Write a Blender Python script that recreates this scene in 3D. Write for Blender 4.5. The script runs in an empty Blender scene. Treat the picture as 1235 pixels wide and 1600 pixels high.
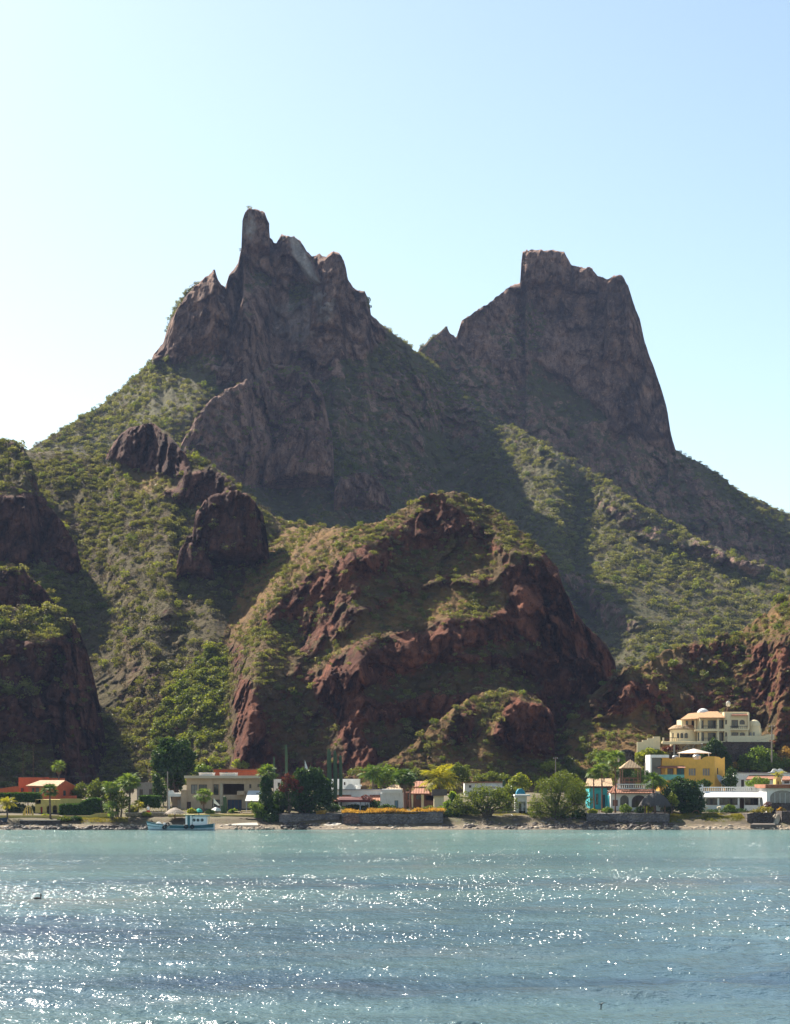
import bpy, bmesh, math, random
import numpy as np
from mathutils import Vector, Matrix, Quaternion

# ------------------------------------------------------------------ camera, world, sun
F, HX, HY, HC = 2800.0, 617.5, 1219.0, 7.0      # focal length in photo pixels, optical axis, horizon row, eye height (m)
SUN_EL, SUN_AZ = math.radians(42), math.radians(35)   # azimuth to the left of straight ahead
scene = bpy.context.scene
COL = scene.collection
cam_d = bpy.data.cameras.new('camera')
cam = bpy.data.objects.new('camera', cam_d)
COL.objects.link(cam)
cam.location = (0, 0, HC)
cam.rotation_euler = (math.radians(90), 0, 0)
cam_d.sensor_fit = 'HORIZONTAL'
cam_d.sensor_width = 36.0
cam_d.lens = 36.0 * F / 1235.0
cam_d.shift_y = (HY - 800.0) / 1235.0
cam_d.clip_start = 0.5
cam_d.clip_end = 20000
scene.camera = cam

world = bpy.data.worlds.new('World')
scene.world = world
world.use_nodes = True
wn = world.node_tree
bg = wn.nodes['Background']
sky = wn.nodes.new('ShaderNodeTexSky')
sky.sky_type = 'NISHITA'
sky.sun_disc = False
sky.sun_elevation = SUN_EL
sky.sun_rotation = -SUN_AZ
sky.altitude = 0
sky.air_density = 1.0
sky.dust_density = 0.6
sky.ozone_density = 0.1
tint = wn.nodes.new('ShaderNodeMix'); tint.data_type = 'RGBA'; tint.blend_type = 'MULTIPLY'      # white balance of the sky
tint.inputs[0].default_value = 1.0; tint.inputs[7].default_value = (1.03, 1.04, 0.94, 1)
wn.links.new(sky.outputs[0], tint.inputs[6])
wn.links.new(tint.outputs[2], bg.inputs[0])
bg.inputs[1].default_value = 0.068

sun_d = bpy.data.lights.new('sun', 'SUN')
sun = bpy.data.objects.new('sun', sun_d)
COL.objects.link(sun)
sun_d.energy = 5.0
sun_d.angle = math.radians(0.5)
sun_d.color = (1.0, 0.93, 0.80)
SUNV = Vector((-math.cos(SUN_EL)*math.sin(SUN_AZ), math.cos(SUN_EL)*math.cos(SUN_AZ), math.sin(SUN_EL)))
sun.rotation_euler = (-SUNV).to_track_quat('-Z', 'Y').to_euler()
sun.location = SUNV * 600

scene.render.engine = 'CYCLES'
scene.view_settings.view_transform = 'Standard'
scene.view_settings.look = 'None'
scene.view_settings.exposure = 1.45
scene.view_settings.gamma = 1.0
scene.view_settings.use_curve_mapping = False
scene.cycles.max_bounces = 6
scene.cycles.diffuse_bounces = 3
scene.cycles.glossy_bounces = 3
scene.cycles.transmission_bounces = 4
scene.cycles.transparent_max_bounces = 8
scene.cycles.volume_bounces = 0
scene.cycles.sample_clamp_indirect = 6
scene.cycles.use_denoising = True

rng = np.random.default_rng(11)
random.seed(5)

# ------------------------------------------------------------------ noise
_perm = np.random.default_rng(3).permutation(256).astype(np.int64)
_perm = np.concatenate([_perm, _perm, _perm])
_val = np.random.default_rng(4).uniform(-1, 1, 256)

def vnoise(x, y, z):
    xi = np.floor(x).astype(np.int64); yi = np.floor(y).astype(np.int64); zi = np.floor(z).astype(np.int64)
    fx = x-xi; fy = y-yi; fz = z-zi
    fx = fx*fx*(3-2*fx); fy = fy*fy*(3-2*fy); fz = fz*fz*(3-2*fz)
    xi &= 255; yi &= 255; zi &= 255
    def h(a, b, c):
        return _val[_perm[_perm[_perm[(xi+a) & 255] + ((yi+b) & 255)] + ((zi+c) & 255)] & 255]
    l = lambda a, b, t: a+(b-a)*t
    return l(l(l(h(0,0,0), h(1,0,0), fx), l(h(0,1,0), h(1,1,0), fx), fy),
             l(l(h(0,0,1), h(1,0,1), fx), l(h(0,1,1), h(1,1,1), fx), fy), fz)

def fbm(x, y, z, o=4, ridged=False):
    s = 0; a = 1.0; n = 0
    for i in range(o):
        v = vnoise(x+17.3*i, y+5.1*i, z+9.7*i)
        if ridged: v = 1-2*np.abs(v)
        s = s+a*v; n += a; a *= 0.5; x = x*2.03; y = y*2.03; z = z*2.03
    return s/n

def cells(x, y, z, sharp=0.55):
    """blocky noise: every jittered cell gets its own height and its own tilt, like fractured rock; also the distance to the cell edge"""
    shp = x.shape; x, y, z = x.ravel(), y.ravel(), z.ravel()
    xi, yi, zi = np.floor(x).astype(np.int64), np.floor(y).astype(np.int64), np.floor(z).astype(np.int64)
    b1 = np.full(x.shape, 9.0); b2 = b1.copy(); out = np.zeros(x.shape)
    hsh = lambda i, j, k, s: _val[_perm[_perm[_perm[(i+s) & 255]+(j & 255)]+(k & 255)] & 255]
    for di in (-1, 0, 1):
        for dj in (-1, 0, 1):
            for dk in (-1, 0, 1):
                i, j, k = xi+di, yi+dj, zi+dk
                px, py, pz = i+.5+.45*hsh(i, j, k, 0), j+.5+.45*hsh(i, j, k, 41), k+.5+.45*hsh(i, j, k, 83)
                dx, dy, dz = x-px, y-py, z-pz; d = dx*dx+dy*dy+dz*dz
                nv = 0.5*hsh(i, j, k, 121)+sharp*(dx*hsh(i, j, k, 7)+dz*hsh(i, j, k, 151))*1.6
                m = d < b1
                b2 = np.where(m, b1, np.minimum(b2, d)); out = np.where(m, nv, out); b1 = np.where(m, d, b1)
    return out.reshape(shp), (np.sqrt(b2)-np.sqrt(b1)).reshape(shp)

# ------------------------------------------------------------------ mesh helpers
def mesh_arrays(name, verts, faces, smooth=False):
    me = bpy.data.meshes.new(name)
    verts = np.asarray(verts, dtype=np.float32); faces = np.asarray(faces, dtype=np.int32)
    k = faces.shape[1]
    me.vertices.add(len(verts)); me.vertices.foreach_set('co', verts.ravel())
    me.loops.add(faces.size); me.loops.foreach_set('vertex_index', faces.ravel())
    me.polygons.add(len(faces))
    me.polygons.foreach_set('loop_start', np.arange(0, faces.size, k, dtype=np.int32))
    try: me.polygons.foreach_set('loop_total', np.full(len(faces), k, dtype=np.int32))
    except Exception: pass
    if smooth: me.polygons.foreach_set('use_smooth', np.ones(len(faces), dtype=bool))
    me.update(calc_edges=True)
    return me

def link(name, me, mat=None, parent=None):
    o = bpy.data.objects.new(name, me)
    COL.objects.link(o)
    if mat is not None and not me.materials: me.materials.append(mat)
    if parent is not None: o.parent = parent
    return o

def tag(o, label=None, cat=None, group=None, kind=None):
    if label: o['label'] = label
    if cat: o['category'] = cat
    if group: o['group'] = group
    if kind: o['kind'] = kind
    return o

def thing(name, label, cat, loc=(0, 0, 0), group=None):
    o = bpy.data.objects.new(name, None)
    COL.objects.link(o)
    o.location = loc; o.empty_display_size = 0.5
    return tag(o, label, cat, group)

def wloc(o):
    v = Vector((0, 0, 0))
    while o is not None:
        v += Vector(o.location); o = o.parent
    return v

class Fr:
    """pixel columns/rows of the photograph turned into metres on the plane at distance Y"""
    def __init__(s, Y): s.Y = Y; s.m = Y/F
    def x(s, px): return (px-HX)/F*s.Y
    def z(s, py): return HC-(py-HY)/F*s.Y
    def p(s, px, py): return (s.x(px), s.Y, s.z(py))
def W(px, py, Y): return ((px-HX)/F*Y, Y, HC-(py-HY)/F*Y)

class MB:
    """collects shapes in world metres; build() links them as ONE mesh object"""
    def __init__(s): s.v = []; s.f = []
    def poly(s, pts):
        n = len(s.v); s.v += [tuple(p) for p in pts]; s.f.append(tuple(range(n, n+len(pts)))); return s
    def box(s, x0, x1, y0, y1, z0, z1):
        n = len(s.v)
        s.v += [(x0,y0,z0),(x1,y0,z0),(x1,y1,z0),(x0,y1,z0),(x0,y0,z1),(x1,y0,z1),(x1,y1,z1),(x0,y1,z1)]
        for q in ((0,3,2,1),(4,5,6,7),(0,1,5,4),(1,2,6,5),(2,3,7,6),(3,0,4,7)): s.f.append(tuple(n+i for i in q))
        return s
    def shell(s, x0, x1, y0, y1, z0, z1):
        """a box without its front face"""
        n = len(s.v)
        s.v += [(x0,y0,z0),(x1,y0,z0),(x1,y1,z0),(x0,y1,z0),(x0,y0,z1),(x1,y0,z1),(x1,y1,z1),(x0,y1,z1)]
        for q in ((0,3,2,1),(4,5,6,7),(1,2,6,5),(2,3,7,6),(3,0,4,7)): s.f.append(tuple(n+i for i in q))
        return s
    def prism(s, poly, y0, y1):
        """poly: (x, z) outline, extruded from y0 to y1"""
        n = len(s.v); k = len(poly)
        s.v += [(x, y0, z) for x, z in poly]+[(x, y1, z) for x, z in poly]
        s.f.append(tuple(n+i for i in range(k))); s.f.append(tuple(n+k+i for i in reversed(range(k))))
        for i in range(k):
            j = (i+1) % k; s.f.append((n+i, n+k+i, n+k+j, n+j))
        return s
    def tube(s, pts, radii, k=7, cap=True):
        pts = [Vector(p) for p in pts]
        if not hasattr(radii, '__len__'): radii = [radii]*len(pts)
        n = len(s.v); up = Vector((0.13, 0.99, 0.05))
        for i, p in enumerate(pts):
            d = (pts[min(i+1, len(pts)-1)]-pts[max(i-1, 0)]).normalized()
            a = d.cross(up)
            if a.length < 1e-3: a = d.cross(Vector((1, 0, 0)))
            a.normalize(); b = d.cross(a)
            for j in range(k):
                t = 2*math.pi*j/k
                s.v.append(tuple(p+(a*math.cos(t)+b*math.sin(t))*radii[i]))
        for i in range(len(pts)-1):
            for j in range(k):
                q = n+i*k; j2 = (j+1) % k
                s.f.append((q+j, q+j2, q+k+j2, q+k+j))
        if cap:
            s.f.append(tuple(n+j for j in reversed(range(k)))); s.f.append(tuple(n+(len(pts)-1)*k+j for j in range(k)))
        return s
    def lathe(s, cx, cy, prof, k=16, sx=1, sy=1):
        n = len(s.v)
        for r, z in prof:
            for j in range(k):
                t = 2*math.pi*j/k
                s.v.append((cx+r*math.cos(t)*sx, cy+r*math.sin(t)*sy, z))
        for i in range(len(prof)-1):
            for j in range(k):
                q = n+i*k; j2 = (j+1) % k
                s.f.append((q+j, q+j2, q+k+j2, q+k+j))
        s.f.append(tuple(n+j for j in reversed(range(k)))); s.f.append(tuple(n+(len(prof)-1)*k+j for j in range(k)))
        return s
    def facade(s, x0, x1, z0, z1, Y, holes, th=0.25, top=None):
        """front wall with real openings; holes: ('r'|'a'|'o', x0, x1, z0, z1); top: optional (x, z) outline of the wall top"""
        bm = bmesh.new()
        outer = [(x0, z0), (x1, z0)]+(list(reversed(top)) if top else [(x1, z1), (x0, z1)])
        loops = [outer]+[hole_loop(h) for h in holes]
        edges = []
        for lp in loops:
            vs = [bm.verts.new((x, Y, z)) for x, z in lp]
            for i in range(len(vs)): edges.append(bm.edges.new((vs[i], vs[(i+1) % len(vs)])))
        bmesh.ops.triangle_fill(bm, edges=edges, use_beauty=True, use_dissolve=False, normal=(0, -1, 0))
        bm.verts.index_update()
        n = len(s.v)
        s.v += [tuple(v.co) for v in bm.verts]
        s.f += [tuple(n+v.index for v in f.verts) for f in bm.faces]
        bm.free()
        for lp in loops[1:]:
            for i in range(len(lp)):
                a = lp[i]; b = lp[(i+1) % len(lp)]
                s.poly([(a[0], Y, a[1]), (b[0], Y, b[1]), (b[0], Y+th, b[1]), (a[0], Y+th, a[1])])
        return s
    def build(s, name, mat, parent=None, smooth=False):
        o0 = wloc(parent) if parent is not None else Vector((0, 0, 0))
        me = bpy.data.meshes.new(name)
        me.from_pydata([(x-o0.x, y-o0.y, z-o0.z) for x, y, z in s.v], [], s.f)
        if smooth: me.polygons.foreach_set('use_smooth', np.ones(len(me.polygons), dtype=bool))
        me.update()
        return link(name, me, mat, parent)

def hole_loop(h):
    k, x0, x1, z0, z1 = h
    if k == 'r': return [(x0, z0), (x1, z0), (x1, z1), (x0, z1)]
    c = (x0+x1)/2; r = (x1-x0)/2
    if k == 'o':
        cz = (z0+z1)/2
        return [(c+r*math.cos(2*math.pi*i/12), cz+r*math.sin(2*math.pi*i/12)) for i in range(12)]
    rise = min(r, (z1-z0)*0.5)
    return [(x0, z0), (x1, z0)]+[(c+r*math.cos(math.pi*i/10), z1-rise+rise*math.sin(math.pi*i/10)) for i in range(11)]

# ------------------------------------------------------------------ materials
def nodes(name):
    m = bpy.data.materials.new(name); m.use_nodes = True
    nt = m.node_tree; b = nt.nodes['Principled BSDF']
    return m, nt, b
def mk(nt, t, **kw):
    n = nt.nodes.new(t)
    for k, v in kw.items(): setattr(n, k, v)
    return n
def noise(nt, scale, detail=4, rough=0.6, vec=None):
    n = mk(nt, 'ShaderNodeTexNoise'); n.inputs['Scale'].default_value = scale
    n.inputs['Detail'].default_value = detail; n.inputs['Roughness'].default_value = rough
    if vec is not None: nt.links.new(vec, n.inputs['Vector'])
    return n.outputs['Fac']
def ramp(nt, fac, stops):
    r = mk(nt, 'ShaderNodeValToRGB')
    while len(r.color_ramp.elements) < len(stops): r.color_ramp.elements.new(0.5)
    for e, (p, c) in zip(r.color_ramp.elements, stops):
        e.position = p; e.color = (*c, 1) if len(c) == 3 else c
    nt.links.new(fac, r.inputs[0]); return r.outputs[0]
def mixc(nt, fac, a, b, mode='MIX'):
    m = mk(nt, 'ShaderNodeMix', data_type='RGBA', blend_type=mode)
    for sock, v in ((m.inputs[0], fac), (m.inputs[6], a), (m.inputs[7], b)):
        if hasattr(v, 'is_output'): nt.links.new(v, sock)
        elif hasattr(v, '__len__'): sock.default_value = (*v, 1) if len(v) == 3 else v
        else: sock.default_value = v
    return m.outputs[2]
def coords(nt): return mk(nt, 'ShaderNodeNewGeometry').outputs['Position']
def maprange(nt, v, a, b, c=0.0, d=1.0):
    m = mk(nt, 'ShaderNodeMapRange'); nt.links.new(v, m.inputs[0])
    for i, q in enumerate((a, b, c, d)): m.inputs[i+1].default_value = q
    return m.outputs[0]
def scalev(nt, vec, s):
    m = mk(nt, 'ShaderNodeMapping'); nt.links.new(vec, m.inputs[0]); m.inputs[3].default_value = s
    return m.outputs[0]
def bump(nt, b, h, dist, strength=1.0):
    n = mk(nt, 'ShaderNodeBump'); n.inputs['Distance'].default_value = dist; n.inputs['Strength'].default_value = strength
    nt.links.new(h, n.inputs['Height']); nt.links.new(n.outputs[0], b.inputs['Normal']); return n

def m_plain(name, c, rough=0.7, var=0.25, scale=1.5, spec=0.3, metal=0.0, bmp=0.0, stain=None):
    m, nt, b = nodes(name)
    p = coords(nt)
    f = noise(nt, scale, 5, 0.65, p)
    lo = tuple(x*(1-var) for x in c); hi = tuple(min(1, x*(1+var*0.6)) for x in c)
    out = ramp(nt, f, [(0.3, lo), (0.7, hi)])
    if stain:
        g = noise(nt, scale*3.1, 6, 0.7, scalev(nt, p, (1, 1, 0.25)))
        out = mixc(nt, maprange(nt, g, 0.52, 0.72), out, stain)
    nt.links.new(out, b.inputs['Base Color'])
    b.inputs['Roughness'].default_value = rough; b.inputs['Specular IOR Level'].default_value = spec
    b.inputs['Metallic'].default_value = metal
    if bmp: bump(nt, b, noise(nt, scale*6, 5, 0.6, p), bmp)
    return m

def m_stone(name, c1, c2, mortar, size=0.35):
    m, nt, b = nodes(name)
    p = coords(nt)
    v = mk(nt, 'ShaderNodeTexVoronoi'); v.inputs['Scale'].default_value = 1/size
    nt.links.new(scalev(nt, p, (1, 1, 1.35)), v.inputs['Vector'])
    e = mk(nt, 'ShaderNodeTexVoronoi', feature='DISTANCE_TO_EDGE'); e.inputs['Scale'].default_value = 1/size
    nt.links.new(scalev(nt, p, (1, 1, 1.35)), e.inputs['Vector'])
    s = mk(nt, 'ShaderNodeSeparateColor'); nt.links.new(v.outputs['Color'], s.inputs[0])
    c = mixc(nt, s.outputs[0], c1, c2)
    c = mixc(nt, maprange(nt, noise(nt, 0.6, 5, 0.6, p), 0.35, 0.7), c, tuple(x*0.55 for x in c1))
    c = mixc(nt, maprange(nt, e.outputs['Distance'], 0.0, 0.09, 1, 0), c, mortar)
    nt.links.new(c, b.inputs['Base Color']); b.inputs['Roughness'].default_value = 0.9
    bump(nt, b, maprange(nt, e.outputs['Distance'], 0, 0.2), 0.06)
    return m

def m_tile(name, c):
    m, nt, b = nodes(name)
    p = coords(nt)
    w = mk(nt, 'ShaderNodeTexWave', wave_type='BANDS', bands_direction='X'); w.inputs['Scale'].default_value = 1.3
    w.inputs['Distortion'].default_value = 0.6; nt.links.new(p, w.inputs['Vector'])
    n = noise(nt, 2.3, 5, 0.7, p)
    out = ramp(nt, n, [(0.3, tuple(x*0.6 for x in c)), (0.55, c), (0.75, tuple(min(1, x*1.35) for x in c))])
    nt.links.new(out, b.inputs['Base Color']); b.inputs['Roughness'].default_value = 0.85
    bump(nt, b, w.outputs['Fac'], 0.08)
    return m

def m_leaf(name, stops, trans=0.4, trans_tint=(1.5, 1.35, 0.45), inst=False):
    """leaves: diffuse and translucent; a tint per leaf (attribute) or per plant (instance)"""
    m, nt, b = nodes(name)
    nt.nodes.remove(b)
    if inst: f = mk(nt, 'ShaderNodeObjectInfo').outputs['Random']
    else:
        a = mk(nt, 'ShaderNodeAttribute'); a.attribute_name = 'tint'; f = a.outputs['Fac']
    c = ramp(nt, f, stops)
    d = mk(nt, 'ShaderNodeBsdfDiffuse'); nt.links.new(c, d.inputs[0])
    t = mk(nt, 'ShaderNodeBsdfTranslucent'); nt.links.new(mixc(nt, 1.0, c, trans_tint, 'MULTIPLY'), t.inputs[0])
    g = mk(nt, 'ShaderNodeBsdfGlossy'); g.inputs['Roughness'].default_value = 0.45; g.inputs[0].default_value = (1, 1, 1, 1)
    x = mk(nt, 'ShaderNodeMixShader'); x.inputs[0].default_value = trans
    nt.links.new(d.outputs[0], x.inputs[1]); nt.links.new(t.outputs[0], x.inputs[2])
    y = mk(nt, 'ShaderNodeMixShader'); y.inputs[0].default_value = 0.015
    nt.links.new(x.outputs[0], y.inputs[1]); nt.links.new(g.outputs[0], y.inputs[2])
    nt.links.new(y.outputs[0], nt.nodes['Material Output'].inputs[0])
    return m

def m_hill(name, rockA, rockB, soil, dry, veg, bmp=0.6):
    """one hill: attributes rock / pale / dry (what the surface is made of) choose between rock, soil and dry grass"""
    m, nt, b = nodes(name)
    p = coords(nt)
    at = lambda n: (lambda a: (setattr(a, 'attribute_name', n), a.outputs['Fac'])[1])(mk(nt, 'ShaderNodeAttribute'))
    n1 = noise(nt, 0.09, 8, 0.68, scalev(nt, p, (1, 1, 0.6)))
    n2 = noise(nt, 0.5, 6, 0.7, p)
    rock = ramp(nt, n1, [(0.36, rockA), (0.50, tuple((x+y)/2 for x, y in zip(rockA, rockB))), (0.62, rockB)])
    rock = mixc(nt, maprange(nt, noise(nt, 0.35, 6, 0.75, scalev(nt, p, (1.6, 1, 0.35))), 0.5, 0.75), rock, tuple(x*0.45 for x in rockA))
    pal = maprange(nt, noise(nt, 0.6, 7, 0.75, scalev(nt, p, (1.3, 1.3, 0.5))), 0.56, 0.74)
    rock = mixc(nt, pal, rock, tuple(min(1, x*1.75) for x in rockB))
    rock = mixc(nt, maprange(nt, noise(nt, 1.3, 6, 0.75, p), 0.54, 0.68), rock, tuple(x*0.35 for x in rockA))
    rock = mixc(nt, maprange(nt, at('crack'), 0.3, 1.0, 0.0, 0.35), rock, tuple(x*0.3 for x in rockA))
    n3 = noise(nt, 0.16, 6, 0.7, p)
    grd = ramp(nt, n3, [(0.35, soil), (0.5, veg), (0.68, tuple(x*0.8 for x in veg))])
    grd = mixc(nt, maprange(nt, n2, 0.45, 0.7), grd, tuple(x*0.55 for x in soil))
    dn = mk(nt, 'ShaderNodeMath', operation='MULTIPLY'); nt.links.new(at('dry'), dn.inputs[0])
    nt.links.new(maprange(nt, noise(nt, 0.22, 6, 0.7, p), 0.38, 0.62, 0.25, 1.0), dn.inputs[1])
    grd = mixc(nt, dn.outputs[0], grd, dry)
    rm = mk(nt, 'ShaderNodeMath', operation='ADD'); nt.links.new(at('rock'), rm.inputs[0])
    nt.links.new(maprange(nt, noise(nt, 0.25, 7, 0.7, p), 0.3, 0.7, -0.45, 0.45), rm.inputs[1])
    c = mixc(nt, maprange(nt, rm.outputs[0], 0.38, 0.62), grd, rock)
    c = mixc(nt, at('pale'), c, mixc(nt, maprange(nt, noise(nt, 0.7, 6, 0.7, p), 0.4, 0.65), (0.62, 0.56, 0.51), (0.36, 0.30, 0.27)))
    nt.links.new(c, b.inputs['Base Color']); b.inputs['Roughness'].default_value = 0.95
    b.inputs['Specular IOR Level'].default_value = 0.1
    h = mk(nt, 'ShaderNodeMath', operation='ADD'); nt.links.new(noise(nt, 0.45, 8, 0.72, p), h.inputs[0])
    nt.links.new(noise(nt, 0.12, 5, 0.7, scalev(nt, p, (1.5, 1, 0.5))), h.inputs[1])
    bump(nt, b, h.outputs[0], bmp*3.0)
    return m

# ------------------------------------------------------------------ hills
def pip(U, V, poly):
    inside = np.zeros(U.shape, bool); n = len(poly)
    for i in range(n):
        x0, y0 = poly[i]; x1, y1 = poly[(i+1) % n]
        if y0 == y1: continue
        c = ((y0 > V) != (y1 > V)) & (U < (x1-x0)*(V-y0)/(y1-y0)+x0)
        inside ^= c
    return inside
def blur(a, s, axis=None):
    if s <= 0: return a
    r = int(3*s)+1; k = np.exp(-0.5*(np.arange(-r, r+1)/s)**2); k /= k.sum()
    for ax in ((0, 1) if axis is None else (axis,)):
        pad = [(0, 0), (0, 0)]; pad[ax] = (r, r)
        b = np.pad(a, pad, mode='edge'); out = 0
        for i, w in enumerate(k):
            sl = [slice(None)]*2; sl[ax] = slice(i, i+a.shape[ax]); out = out+w*b[tuple(sl)]
        a = out
    return a
def ip(pts, u):
    p = np.array(pts, float); return np.interp(u, p[:, 0], p[:, 1])

def layer(name, sil, v0, Y0, ang, rock, regions, mat, crest=(8, 24), back=45, ampR=2.5, ampS=0.8, jag=2.0, rnd=0.0,
          step=2.0, rockj=1.0, merge=None, dry=0.0, skirt=-3.0, feat=16.0, on=None, body_of=None, inset=0.0, smooth=5):
    u0, u1 = sil[0][0], sil[-1][0]
    us = np.arange(u0, u1+0.1, step)
    vs = ip(sil, us)
    z = us*0
    vs = vs+jag*(fbm(us/9.0, z+3.3, z+u0*0.1, 4)*1.6+np.maximum(0, fbm(us/5.0, z+8, z, 2))*-1.2)
    vb = ip(v0, us) if hasattr(v0, '__len__') else us*0+v0
    vs = vs+jag*0.9*(vnoise(np.floor(us/7+0.8*fbm(us/20, z, z+5, 2)), z+1.7, z)*np.clip(rockj, 0, 1))
    vs = np.minimum(vs, vb-1.5)
    n = max(8, int((vb-vs).max()/step))
    t = np.linspace(0, 1, n)[:, None]
    V = vb[None]+(vs-vb)[None]*t; U = np.repeat(us[None], n, 0)
    # attribute maps on a plain grid, then sampled
    gu = np.arange(u0-20, u1+21, 2.0); gv = np.arange(vs.min()-20, vb.max()+21, 2.0)
    GU, GV = np.meshgrid(gu, gv)
    wx = GU+9*fbm(GU/26, GV/26, GU*0+1.5, 4); wy = GV+9*fbm(GU/26, GV/26, GU*0+7.5, 4)
    A = np.full(GU.shape, float(ang)); R = np.full(GU.shape, float(rock)); D = np.full(GU.shape, float(dry)); P = np.zeros(GU.shape)
    for rg in regions:
        m = pip(wx, wy, rg['p'])
        if 'a' in rg: A[m] = rg['a']
        if 'r' in rg: R[m] = rg['r']
        if 'd' in rg: D[m] = rg['d']
        if 'w' in rg: P[m] = rg['w']
    A = blur(A, 2.2)+5*fbm(GU/30, GV/22, GU*0+2.2, 4); R = blur(R, 1.8); D = blur(D, 3); P = blur(P, 0.8)
    def samp(M):
        x = (U-gu[0])/2; y = (V-gv[0])/2
        xi = np.clip(x.astype(int), 0, M.shape[1]-2); yi = np.clip(y.astype(int), 0, M.shape[0]-2)
        fx = x-xi; fy = y-yi
        return (M[yi, xi]*(1-fx)+M[yi, xi+1]*fx)*(1-fy)+(M[yi+1, xi]*(1-fx)+M[yi+1, xi+1]*fx)*fy
    S = samp(A); Rk = np.clip(samp(R), 0, 1); Dr = np.clip(samp(D), 0, 1); Pl = np.clip(samp(P), 0, 1)
    cw = crest[0]*(0.5+0.9*np.clip(0.5+fbm(us/22, z+1, z+2, 3), 0, 1.2))
    w = np.clip(1-(V-vs[None])/np.maximum(cw[None], 0.1), 0, 1)
    S = np.where(S > crest[1], S*(1-w)+crest[1]*w, S)
    Rk = Rk*(1-0.7*w*np.clip((0.8-Rk)*3, 0, 1))
    el = (HY-V)/F
    S = np.radians(np.clip(S, np.degrees(np.arctan(el))+5.0, 84))
    Y = np.zeros(U.shape)
    if on is not None: Y[0] = on(us, vb)-inset
    else: Y[0] = ip(Y0, us) if hasattr(Y0, '__len__') else Y0
    for i in range(1, n):
        dv = V[i-1]-V[i]
        Y[i] = Y[i-1]*(1+(dv/F)/np.maximum(np.tan(S[i])-el[i], 0.07))
    T = Y[-1]-Y[0]; Ts = blur(T[None], min(13, len(us)/7), 1)[0]
    Y = Y[0][None]+(Y-Y[0][None])*np.clip(Ts/np.maximum(T, 0.05), 0.45, 2.2)[None]
    Y = blur(Y, smooth, 1)
    if rnd:
        q = np.clip(np.abs((us-(u0+u1)/2)/((u1-u0)/2)), 0, 1)
        Y = Y+rnd*(1-np.sqrt(1-q*q*0.98))[None]
    if merge is not None:
        ML, mw_, left = merge
        uL = np.interp(V, [p[1] for p in left], [p[0] for p in left])
        k = np.clip((U-uL)/mw_, 0, 1); k = k*k*(3-2*k)
        near = k < 1
        dm = ML['depth'](U[near], V[near])
        Y[near] = Y[near]*k[near]+(dm+0.6)*(1-k[near])
    X = (U-HX)/F*Y; Z = HC-(V-HY)/F*Y
    n1 = fbm(X/feat, Y/feat*0.6, Z/feat*0.7, 5, True)
    n2 = fbm(X/(feat*0.35), Y/40, Z/(feat*1.6), 4, True)
    n3 = fbm(X/11, Y/11, Z/11, 5)
    n4 = fbm(X/(feat*0.28), Y/(feat*0.28), Z/(feat*0.22), 4, True)
    wv = feat*0.35*fbm(X/feat, Y/feat, Z/feat, 3)
    n5 = np.abs(fbm((X+wv)/(feat*0.55), (Y+wv)/(feat*0.55), (Z-wv)/(feat*0.75), 5))      # sharp clefts between blocks
    wx_ = 0.75*fbm(X/feat*1.3, Y/feat*1.3, Z/feat*0.8, 5)+0.35*fbm(X/feat*5, Y/feat*5, Z/feat*4, 3)
    q1, e1 = cells(X/(feat*0.7)+wx_, Y/(feat*0.9), Z/(feat*1.5)+wx_)
    q2, e2 = cells(X/(feat*0.27)+wx_, Y/(feat*0.27)+wx_, Z/(feat*0.5)+0.6*wx_, 0.6)
    crk = np.clip(e1/0.22, 0, 1)*0.22+np.clip(e2/0.25, 0, 1)*0.12
    Y = Y-((n1*0.6+n2*0.3+n4*0.5+np.minimum(n5*5, 1.0)*0.6+q1*1.5+q2*0.85+crk*0.8)*ampR*1.15*Rk+(n3+0.12*q2)*ampS*0.8*(1-Rk))
    Ck = np.clip((1-np.minimum(e1/0.12, e2/0.20)), 0, 1)*Rk
    X = (U-HX)/F*Y; Z = HC-(V-HY)/F*Y
    if body_of is not None:
        k = np.clip(t/0.30, 0, 1); k = k*k*(3-2*k)
        Y = Y*k+(body_of['depth'](U, V)+0.8)*(1-k)
        X = (U-HX)/F*Y; Z = HC-(V-HY)/F*Y
    # skirt below, back slope behind
    Xs = [X[0]]; Ys = [Y[0]+(4 if body_of is not None else 0)]; Zs = [np.minimum(Z[0]-1, skirt) if on is None else Z[0]-6]
    tb = math.tan(math.radians(back))
    bx, by, bz = [], [], []
    for d in (1.5, 4, 8, 14, 24, 40, 70, 120):
        yy = Y[-1]+d; zz = np.maximum(Z[-1]-d*tb+1.2*fbm(us/12, z+d, z, 3)*min(d/4, 2), np.minimum(Z[0]-1, skirt) if on is None else Z[0]-6)
        bx.append(X[-1]*yy/Y[-1]); by.append(yy); bz.append(zz)
    XX = np.vstack([Xs, X, bx]); YY = np.vstack([Ys, Y, by]); ZZ = np.vstack([Zs, Z, bz])
    nr, nc = XX.shape
    verts = np.stack([XX.ravel(), YY.ravel(), ZZ.ravel()], 1)
    ii = np.arange(nr*nc).reshape(nr, nc)
    faces = np.stack([ii[:-1, :-1].ravel(), ii[:-1, 1:].ravel(), ii[1:, 1:].ravel(), ii[1:, :-1].ravel()], 1)
    me = mesh_arrays(name, verts, faces, smooth=True)
    ext = lambda M: np.vstack([M[:1], M, np.repeat(M[-1:], len(bx), 0)]).astype(np.float32).ravel()
    for nm, M in (('rock', Rk), ('dry', Dr), ('pale', Pl), ('crack', Ck)):
        me.attributes.new(nm, 'FLOAT', 'POINT').data.foreach_set('value', ext(M))
    o = link(name, me, mat)
    tag(o, kind='structure')
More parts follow.
